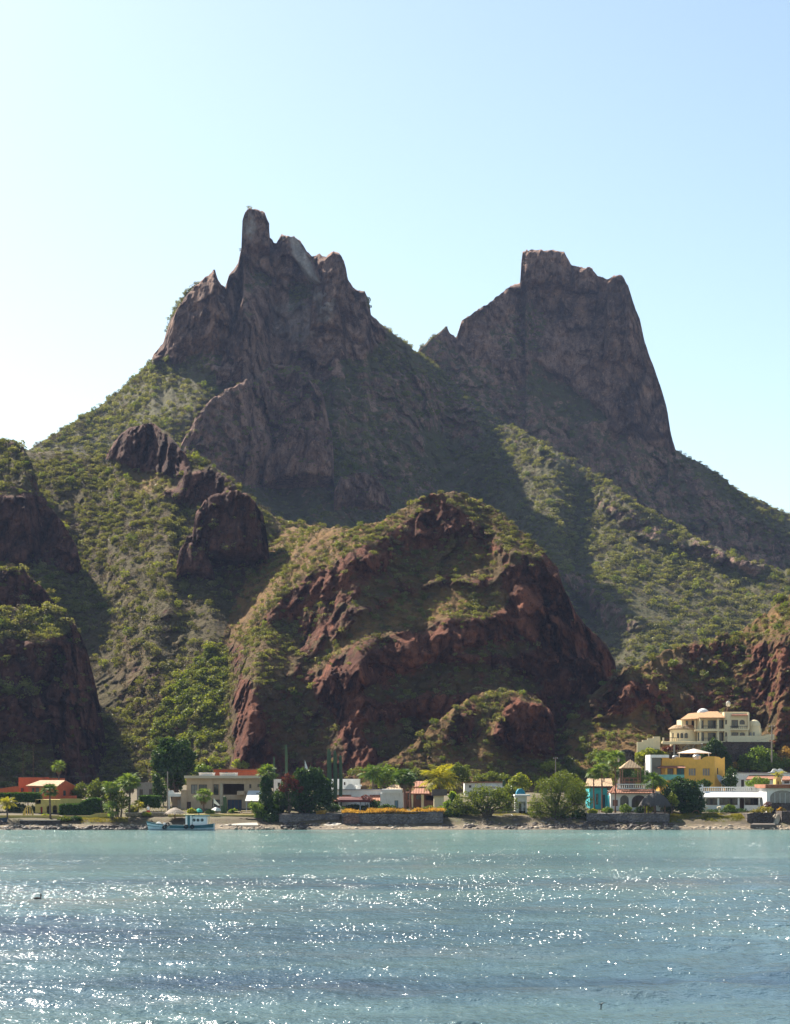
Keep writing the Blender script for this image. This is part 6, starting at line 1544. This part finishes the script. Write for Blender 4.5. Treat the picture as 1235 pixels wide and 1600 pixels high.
grass('dry_grass', 'golden dry grass along the top of the long sea wall', [(535,693,254.9,258.2,1,Fr(254.6).z(1272))], 11000, .85, F_dry)
grass('dry_grass', 'golden dry grass tuft right of the white balustrade', [(495,508,256.4,257.4,1,Fr(256.2).z(1272.5))], 900, .6, F_dry)
grass('lawn_grass', 'yellow-green lawn under the mesquite tree', [(692,832,257.2,262.5,1)], 11000, .14, F_grass)
grass('bank_grass', 'dry yellow grass bank below the garden swing', [(1047,1172,255.6,261,1)], 9000, .32, F_grass)
grass('bank_grass', 'dry yellow grass on the bank left of the boat', [(120,200,255.8,258.0,1)], 2500, .2, F_grass)
grass('ground_plants', 'green creeping plants on the bank below the garden swing', [(1100,1160,255.8,258.5,1)], 1800, .42, lf('creeper_leaves', (.06,.07,.02), (.10,.11,.025), (.16,.16,.04)))

grass('garden_grass', 'low garden grass and weeds between the houses', [(-60,1260,262.4,285,1)], 16000, .30, lf('garden_weeds', (.05,.06,.015), (.09,.10,.022), (.16,.15,.04)))
for px, py, rx, ry, Y, mt, lab in ((24,1262,16,8,265.5,F_dark,'dark garden shrub under the long hedge on stems'),(52,1266,9,7,266,F_dark,'dark garden shrub right of the yellow gate arch'),(72,1276,8,4,258.4,F_lime,'low lime shrub at the foot of the small fan palm'),(100,1280,10,5,256.8,F_olive,'olive shrub right of the dark sea wall at the left'),(118,1279,9,4,256.9,F_dark,'dark low shrub before the pale yellow garden wall'),(160,1262,12,9,264,F_dark,'dark shrub between the big hedge and the palm clump'),(206,1266,9,8,262,F_olive,'olive shrub behind the short palm of the clump'),(229,1272,7,3,259.0,F_lime,'small lime tuft on top of the tan terrace wall'),(300,1268,7,5,262,F_lime,'lime shrub left of the teal parasol'),(328,1270,7,5,262,F_green,'green shrub at the foot of the palm before the beige house'),(365,1268,7,4,262.6,F_green,'green shrub before the blue gate'),(425,1280,14,9,257.4,F_dark,'dark shrub on the bank left of the white balustrade'),(520,1262,10,7,264,F_dark,'dark shrub left of the maroon canopy'),(556,1262,20,5,268.5,F_dark,'dark plants under the maroon canopy'),(604,1261,12,4,269,F_dark,'dark potted plants along the white garage'),(672,1263,10,4,268,F_olive,'olive plants before the brick house'),(690,1266,9,6,263,F_green,'green plants right of the pale shed'),(735,1268,10,7,262.4,F_dark,'dark shrub behind the left side of the mesquite'),(790,1268,10,6,263.2,F_dark,'dark shrub behind the grey bench wall'),(900,1242,16,10,270,F_dark,'dark shrub behind the tamarisk'),(1000,1212,14,10,283,F_dark,'dark shrub behind the gazebo'),(975,1206,12,12,285,F_dark,'dark shrub left of the gazebo behind the palms'),(1030,1222,12,8,276,F_green,'green shrub before the porch of the ochre house'),(1100,1224,10,6,280,F_dark,'dark shrub at the foot of the ochre house'),(900,1206,14,8,300,F_olive,'olive bush on the slope behind the tamarisk crown'),(860,1196,14,8,304,F_lime,'yellowish bush on the slope below the lamp pole'),(930,1182,14,9,308,F_olive,'olive bush on the slope left of the palm crowns'),(650,1208,14,8,300,F_olive,'olive bush on the slope behind the brick house'),(560,1206,16,8,302,F_olive,'olive bush on the slope behind the columnar cacti'),(1140,1262,8,5,263.6,F_green,'green potted plants before the long white house')):
    shrub(lab, [(px,py,rx,ry),(px+rx*.55,py+ry*.2,rx*.6,ry*.8),(px-rx*.6,py+ry*.25,rx*.5,ry*.7)], Y, mt, int(350+rx*ry*7), .15)

# loose stones along the waterline
def stones(label, spans, n, smin, smax, mat, seed):
    rg = np.random.default_rng(seed); base = bmesh.new(); bmesh.ops.create_icosphere(base, subdivisions=1, radius=1)
    bv = np.array([v.co for v in base.verts]); bf = np.array([[v.index for v in f.verts] for f in base.faces]); base.free()
    V = []; Fc = []; k = 0; w = np.array([s[1]-s[0] for s in spans], float); w /= w.sum()
    for i in range(n):
        s = spans[rg.choice(len(spans), p=w)]; Y = rg.uniform(s[2], s[3]); X = (rg.uniform(s[0], s[1])-HX)/F*Y; r = smin+(smax-smin)*rg.random()**3
        v = bv*r*rg.uniform(.7, 1.3, 3)*np.array([1.15, 1, .7])+rg.normal(0, .1*r, bv.shape)+np.array([X, Y, gz(Y)+r*.15]); V.append(v); Fc.append(bf+k); k += len(bv)
    return tag(link('shore_stones', mesh_arrays('shore_stones', np.vstack(V), np.vstack(Fc)), mat), label, 'stones', kind='stuff')
M_pebble = m_plain('pale_shore_stone', (.40, .32, .24), var=.5, scale=1.6)
M_peb2 = m_plain('dark_shore_stone', (.085, .065, .055), var=.5, scale=1.6)
stones('pale stones scattered along the waterline', [(-30,535,251.4,254.5),(535,1240,251.3,253.8),(690,920,251.3,256)], 1500, .05, .32, M_pebble, 1)
stones('dark wet stones along the waterline', [(690,1050,251.4,256.4),(820,920,252,257),(0,230,251.2,253),(440,530,252,255.5)], 1500, .06, .42, M_peb2, 2)
rg_ = np.random.default_rng(77)
for i, (px, py, Y, r, lab) in enumerate(((735,1292,253,.55,'dark boulder at the left end of the rocky bank under the mesquite'),(990,1292,253.2,.6,'dark boulder leaning on the grey sea wall below the palapa'),(548,1295,252.4,.22,'pale rock at the foot of the reddish wall end'),(1008,1293,253,.5,'dark boulder right of the one leaning on the sea wall'),(812,1290,253.6,.22,'pale flat rock on the dark bank left of the tamarisk'))):
    X, _, Z = W(px, py, Y); t = bmesh.new(); bmesh.ops.create_icosphere(t, subdivisions=2, radius=r)
    for v in t.verts: v.co = Vector((v.co.x*1.5, v.co.y, v.co.z*.75))*(1+.28*math.sin(v.co.x*7/r+i)*math.cos(v.co.y*5/r)+rg_.normal(0, .06))
    me = bpy.data.meshes.new('boulder'); t.to_mesh(me); t.free(); o = link('boulder', me, M_peb2 if 'dark' in lab else M_pebble); o.location = (X, Y, max(Z, gz(Y))); tag(o, lab, 'boulder')

# ================================================================== boat
def boat():
    Y = 250.2; m = Fr(Y); x0, x1 = m.x(229), m.x(335); L = x1-x0; cx = (x0+x1)/2
    t = thing('fishing_boat', 'pale blue wooden fishing boat with a white cabin moored at the beach', 'boat', (cx, Y, 0))
    N = 28
    def sheer(u): return np.interp(u, [0, .12, .35, .6, .85, 1], [1.22, .98, .72, .66, .74, .92])      # height of the deck edge, bow at u = 0
    def half(u): return 1.55*np.interp(u, [0, .06, .2, .45, .8, 1], [.03, .30, .72, 1.0, .92, .62])
    def ring(u, off=0.0):
        x = x0+L*u; b = half(u)+off; h = sheer(u); rake = -.0
        pts = []
        for k, (q, z) in enumerate(((1.0, h), (.97, h*.55), (.90, .12), (.72, -.25), (.25, -.5))): pts.append((x+(.28*(1-z/h if z > 0 else 1)*(1-u)**6), b*q, z))
        return pts
    R = [ring(i/N) for i in range(N+1)]; mb = MB()
    for sd in (-1, 1):
        for i in range(N):
            for k in range(4):
                q = [R[i][k], R[i+1][k], R[i+1][k+1], R[i][k+1]]; q = [(a, Y+sd*b, c) for a, b, c in q]; mb.poly(q if sd < 0 else q[::-1])
    mb.poly([(a, Y-b, c) for a, b, c in R[N]]+[(a, Y+b, c) for a, b, c in reversed(R[N])])
    mb.build('hull', M_hull, t)
    dk = MB()
    for i in range(N): dk.poly([(R[i][0][0], Y-R[i][0][1]*.96, R[i][0][2]-.12), (R[i+1][0][0], Y-R[i+1][0][1]*.96, R[i+1][0][2]-.12), (R[i+1][0][0], Y+R[i+1][0][1]*.96, R[i+1][0][2]-.12), (R[i][0][0], Y+R[i][0][1]*.96, R[i][0][2]-.12)])
    dk.build('deck', M_conc, t)
    def strake(name, f0, f1, mat, off, u0=0.0, u1=1.0):
        s = MB()
        for sd in (-1, 1):
            for i in range(N):
                if (i+.5)/N < u0 or (i+.5)/N > u1: continue
                a, b = i/N, (i+1)/N; qa, qb = R[i], R[i+1]
                def at(r, u, f): return (np.interp(f, [0, .55, 1], [r[2][0], r[1][0], r[0][0]]), Y+sd*(np.interp(f, [0, .55, 1], [r[2][1], r[1][1], r[0][1]])+off), np.interp(f, [0, .55, 1], [r[2][2], r[1][2], r[0][2]])+(.02 if f == 1 else 0))
                q = [at(qa, a, f0), at(qb, b, f0), at(qb, b, f1), at(qa, a, f1)]; s.poly(q if sd < 0 else q[::-1])
                if f1 == 1: s.poly([at(qa, a, 1), at(qb, b, 1), (qb[0][0], Y+sd*(qb[0][1]-.1), qb[0][2]+.02), (qa[0][0], Y+sd*(qa[0][1]-.1), qa[0][2]+.02)])
        return s.build(name, mat, t)
    strake('gunwale', .86, 1, M_teal, .035); strake('bulwark', .42, .86, M_teal, .02, .35, 1.0); strake('rubbing_strake', .50, .58, M_teal, .03, 0, .35); strake('boot_top', -.2, .06, M_rubber, .012)
    # cabin
    c0, c1 = m.x(291), m.x(324); zd = .62
    ww = MB(); ww.shell(c0+1.1, c1, Y-.8, Y+.8, zd, m.z(1275.5)); holes = [('o', m.x(p)-.17, m.x(p)+.17, m.z(1281.4)-.17, m.z(1281.4)+.17) for p in (304.5, 310.5, 317)]
    ww.facade(c0+1.1, c1, zd, m.z(1275.5), Y-.8, holes, .1); cab = ww.build('cabin', M_boatwhite, t)
    for p in (304.5, 310.5, 317):
        x = m.x(p); f = MB().prism([(x+.2*math.cos(a), m.z(1281.4)+.2*math.sin(a)) for a in np.linspace(0, 6.283, 15)[:-1]], Y-.85, Y-.805)
        rim = MB(); 
        for k in range(14):
            a, b = 2*math.pi*k/14, 2*math.pi*(k+1)/14; P4 = [(.22, a), (.22, b), (.16, b), (.16, a)]
            rim.poly([(x+r*math.cos(q), Y-.83, m.z(1281.4)+r*math.sin(q)) for r, q in P4])
        w = rim.build('porthole', M_teal, t); MB().poly([(x+.17*math.cos(a), Y-.72, m.z(1281.4)+.17*math.sin(a)) for a in np.linspace(0, 6.283, 13)[:-1]]).build('pane', M_glass, w)
    MB().box(c0+.9, c1+.35, Y-.95, Y+.95, m.z(1275.5), m.z(1274.3)).build('cabin_roof', M_teal, t)
    wh = MB().box(c0, c0+1.1, Y-.8, Y+.8, zd, m.z(1274.4)).build('wheelhouse', M_boatwhite, t)
    MB().box(m.x(294), m.x(298), Y-.83, Y-.802, zd, m.z(1274.8)).build('door', M_teal, wh)
    MB().box(c0-.35, c0+1.15, Y-.95, Y+.95, m.z(1274.2), m.z(1273)).build('wheelhouse_roof', pm('green_roof_paint', (.16,.20,.10)), wh)
    MB().tube([(m.x(311), Y, m.z(1274.3)), (m.x(311), Y, m.z(1270.5))], .05, 6).build('exhaust_pipe', M_dark, t)
    MB().tube([(m.x(327), Y-.6, .8), (m.x(327), Y-.6, m.z(1275)), (m.x(327), Y+.6, m.z(1275)), (m.x(327), Y+.6, .8)], .05, 6).build('stern_frame', M_cream, t)
    MB().box(m.x(301.5)-.02, m.x(301.5)+.02, Y-.84, Y-.805, zd, m.z(1275.5)).build('cabin_trim', M_teal, t)
    def tyre(px, py):
        x, z = m.x(px), m.z(py); mb = MB(); K = 12; b = half((x-x0)/L)
        for k in range(K):
            a0, a1 = 2*math.pi*k/K, 2*math.pi*(k+1)/K
            for j in range(6):
                b0, b1 = 2*math.pi*j/6, 2*math.pi*(j+1)/6
                P = lambda a, q: (x+(.22+.09*math.cos(q))*math.cos(a), Y-b-.12+.09*math.sin(q), z+(.22+.09*math.cos(q))*math.sin(a))
                mb.poly([P(a0, b0), P(a1, b0), P(a1, b1), P(a0, b1)])
        mb.build('tyre_fender', M_rubber, t)
    tyre(259, 1292.5); tyre(293, 1291.5); tyre(302.5, 1291.5); tyre(264, 1288)
    for px, py, w, h, mt in ((248, 1280, 8, 4, M_cloth), (257.5, 1282, 4.5, 4, M_boatwhite), (265.5, 1282.5, 7, 5, M_conc)):
        x, z = m.x(px), m.z(py); u = (x-x0)/L; zz = float(sheer(u))-.14
        MB().lathe(x, Y, [(w*m.m*.5, zz), (w*m.m*.55, zz+h*m.m*.5), (w*m.m*.4, zz+h*m.m*.9), (.1, zz+h*m.m*1.05)], 9, 1, .7).build('deck_bundle', mt, t)
    return t
boat()
t = thing('skiff', 'small dark skiff pulled up at the left edge of the photograph', 'boat', W(0, 1284, 255.6))
mb = MB(); K = 10
for i in range(K):
    for sd in (-1, 1):
        f = lambda u, z: (W(-30, 0, 255.6)[0]+3.8*u, 255.6+sd*.6*math.sqrt(max(0, 1-u**3)), .9+.55*z+(.25*u*u if z else .12*u))
        a, b = i/K, (i+1)/K; mb.poly([f(a, 0), f(b, 0), f(b, 1), f(a, 1)])
mb.build('hull', pm('dark_skiff_paint', (.03,.05,.08), rough=.4), t)
mb = MB(); 
for i in range(K):
    a, b = i/K, (i+1)/K; g_ = lambda u, s: (W(-30, 0, 255.6)[0]+3.8*u, 255.6+s*.62*math.sqrt(max(0, 1-u**3)), 1.38+.25*u*u)
    mb.poly([g_(a, -1), g_(b, -1), g_(b, 1), g_(a, 1)])
mb.build('cover', pm('pale_blue_boat_cover', (.30,.42,.52)), t)

# ================================================================== poles, wires, flag, person, birds
def pole(label, px, top, base, Y, r=.1, arm=0, name='utility_pole', cat='utility pole', mat=None):
    m = Fr(Y); X = m.x(px); g = min(m.z(base), gz(Y)) if Y < 300 else m.z(base); t = thing(name, label, cat, (X, Y, g))
    MB().tube([(X, Y, g-.6), (X, Y, m.z(top))], [r*1.15, r*.8], 8).build('pole', mat or M_pole, t)
    if arm:
        z = m.z(top)-.3; MB().box(X-arm, X+arm, Y-.05, Y+.05, z-.05, z+.05).build('crossarm', M_wood, t)
        for s in (-1, 1): MB().lathe(X+s*arm*.85, Y, [(.05, z+.052), (.06, z+.12), (.03, z+.2)], 8).build('insulator', M_white, t)
    return t
pole('bare utility pole left of the white carport', 262, 1205.5, 1272, 266, .10)
pole('thinner grey utility pole left of the bare one', 250, 1212, 1252, 282, .08)
pole('utility pole with crossarm above the bright spreading tree', 1206.5, 1133, 1186, 314, .13, .5)
pole('utility pole with a lamp on the slope above the tamarisk', 868.5, 1183, 1215, 312, .08, .35)
pole('pale concrete post right of the gazebo', 1008.5, 1192, 1230, 276, .09, 0, 'post', 'post', M_pole)
pole('left thin radio mast below the cliffs', 36, 1160, 1205, 320, .035, 0, 'radio_mast', 'mast', M_wood)
pole('right taller radio mast with a box below the cliffs', 52, 1165, 1215, 318, .045, 0, 'radio_mast', 'mast', M_wood)
m_wire = m_plain('wire_sheath', (.10, .10, .10), rough=1.0, spec=0.0)
def wire(label, pts, sag, r=.012):
    mb = MB()
    for a, b in zip(pts[:-1], pts[1:]):
        A, B = Vector(W(*a)), Vector(W(*b)); P = [A.lerp(B, i/14)-Vector((0, 0, sag*4*(i/14)*(1-i/14))) for i in range(15)]
        mb.tube(P, r, 5, False)
    o = mb.build('power_line', m_wire); return tag(o, label, 'power line', 'power lines along the village')
wire('power line from the left edge to the bare utility pole', [(-60,1212,300),(262,1206.4,266)], .5)
wire('upper power line from the bare pole to the lamp pole', [(262,1206.6,266),(868.5,1184.2,312)], .9)
wire('lower power line from the bare pole to the lamp pole', [(262,1209,266),(868.5,1188,312)], 1.0)
wire('power line from the lamp pole to the pole below the villa', [(868.5,1184.4,312),(1206.5,1152,314)], 1.6)
wire('power line from the pole below the villa to the right edge', [(1206.5,1152,314),(1330,1148,330)], .6)
t = thing('pennant', 'narrow white pennant on a pole above the broad dark ficus', 'flag', W(477, 1245, 272))
m = Fr(272); MB().tube([(m.x(476.6), 272, gz(272)-.2), (m.x(476.6), 272, m.z(1188))], .04, 6).build('pole', M_metal, t)
MB().prism([(m.x(477), m.z(1189)), (m.x(479.6), m.z(1196)), (m.x(482), m.z(1203.6)), (m.x(477.2), m.z(1202.5))], 271.98, 272.02).build('cloth', M_cloth, t)

def person(label, px, head_top, Y, hgt=1.68):
    m = Fr(Y); X = m.x(px); z0 = m.z(head_top)-hgt
    t = thing('person', label, 'person', (X, Y, z0))
    J = {'pelvis':(0,0,.95),'waist':(0,0,1.10),'chest':(0,.0,1.32),'neck':(0,0,1.47),'head':(0,-.01,1.58),'crown':(0,0,1.68),
         'lsh':(-.19,0,1.40),'lel':(-.25,.02,1.12),'lwr':(-.22,-.10,.88),'lha':(-.21,-.13,.79),'rsh':(.19,0,1.40),'rel':(.25,.02,1.12),'rwr':(.24,-.06,.87),'rha':(.23,-.08,.78),
         'lhp':(-.10,0,.90),'lkn':(-.11,-.01,.50),'lan':(-.11,.02,.09),'lto':(-.12,-.15,.03),'rhp':(.10,0,.90),'rkn':(.11,-.01,.50),'ran':(.11,.02,.09),'rto':(.12,-.15,.03)}
    Rr = {'pelvis':.15,'waist':.13,'chest':.16,'neck':.06,'head':.095,'crown':.05,'lsh':.07,'rsh':.07,'lel':.045,'rel':.045,'lwr':.03,'rwr':.03,'lha':.035,'rha':.035,'lhp':.09,'rhp':.09,'lkn':.06,'rkn':.06,'lan':.04,'ran':.04,'lto':.035,'rto':.035}
    E = [('pelvis','waist'),('waist','chest'),('chest','neck'),('neck','head'),('head','crown'),('chest','lsh'),('lsh','lel'),('lel','lwr'),('lwr','lha'),('chest','rsh'),('rsh','rel'),('rel','rwr'),('rwr','rha'),('pelvis','lhp'),('lhp','lkn'),('lkn','lan'),('lan','lto'),('pelvis','rhp'),('rhp','rkn'),('rkn','ran'),('ran','rto')]
    k = list(J); me = bpy.data.meshes.new('body'); me.from_pydata([J[a] for a in k], [(k.index(a), k.index(b)) for a, b in E], [])
    o = link('body', me, M_skin, t); md = o.modifiers.new('skin', 'SKIN'); sv = me.skin_vertices[0].data if me.skin_vertices else None
    if sv is None:
        bm = bmesh.new(); bm.from_mesh(me); bm.verts.layers.skin.verify(); bm.to_mesh(me); bm.free(); sv = me.skin_vertices[0].data
    for i, a in enumerate(k): sv[i].radius = (Rr[a], Rr[a]*.85); sv[i].use_root = (a == 'pelvis')
    o.modifiers.new('sub', 'SUBSURF').levels = 1; o.modifiers['sub'].render_levels = 1
    loc = Vector(t.location)
    def garment(name, prof, mat): 
        mb = MB(); mb.lathe(X, Y, [(r, z0+z) for r, z in prof], 12, 1.15, .85); return mb.build(name, mat, t, True)
    garment('shirt', [(.19, .95), (.175, 1.1), (.20, 1.3), (.19, 1.40), (.09, 1.47)], M_cloth)
    garment('shorts', [(.20, .62), (.20, .8), (.185, .97)], M_red)
    garment('hair', [(.10, 1.60), (.112, 1.65), (.08, 1.70), (.02, 1.715)], M_dark)
person('person in a white top and red shorts behind the tan terrace wall', 231.8, 1258.4, 260.6)

def pelican():
    Y = HC*F/(1406.2-HY); m = Fr(Y); X = m.x(60); k = .76
    t = thing('pelican', 'brown pelican floating on the water at the left', 'bird', (X, Y, 0))
    def T(pts, rad, name, mat, kk=9): return MB().tube([(X+x*k, Y+y*k, z*k) for x, y, z in pts], [r*k for r in rad], kk).build(name, mat, t, True)
    T([(-.36,0,.10),(-.26,0,.11),(-.12,0,.11),(.03,0,.09),(.14,0,.08),(.19,0,.13),(.19,0,.22),(.16,0,.33),(.15,0,.41),(.17,0,.46),(.20,0,.47)], [.015,.06,.115,.125,.10,.065,.045,.036,.034,.046,.03], 'body', M_feather)
    T([(.19,0,.46),(.24,-.01,.38),(.27,-.01,.26),(.275,-.01,.17)], [.026,.026,.020,.006], 'bill', pm('grey_brown_bill', (.12,.09,.07)))
    for s in (-1, 1): T([(.10,s*.10,.14),(-.08,s*.115,.17),(-.24,s*.08,.16),(-.38,s*.03,.13)], [.03,.055,.04,.008], 'wing', M_feather, 7)
pelican()
Yb = HC*F/(1575.5-HY); m = Fr(Yb); X = m.x(939.5)
t = thing('driftwood_branch', 'small dark bent branch poking out of the water at bottom right', 'branch', (X, Yb, 0))
MB().tube([(X-.0, Yb, -.05), (m.x(939.6), Yb, m.z(1571)), (m.x(941), Yb, m.z(1568.6)), (m.x(944), Yb, m.z(1567.2)), (m.x(950), Yb+.05, m.z(1568))], [.016, .02, .02, .013, .004], 6).build('stem', M_dark, t, True)
MB().tube([(m.x(940.6), Yb, m.z(1569.6)), (m.x(937), Yb+.02, m.z(1569)), (m.x(935), Yb+.02, m.z(1569.6))], [.014, .012, .004], 6).build('twig', M_dark, t, True)
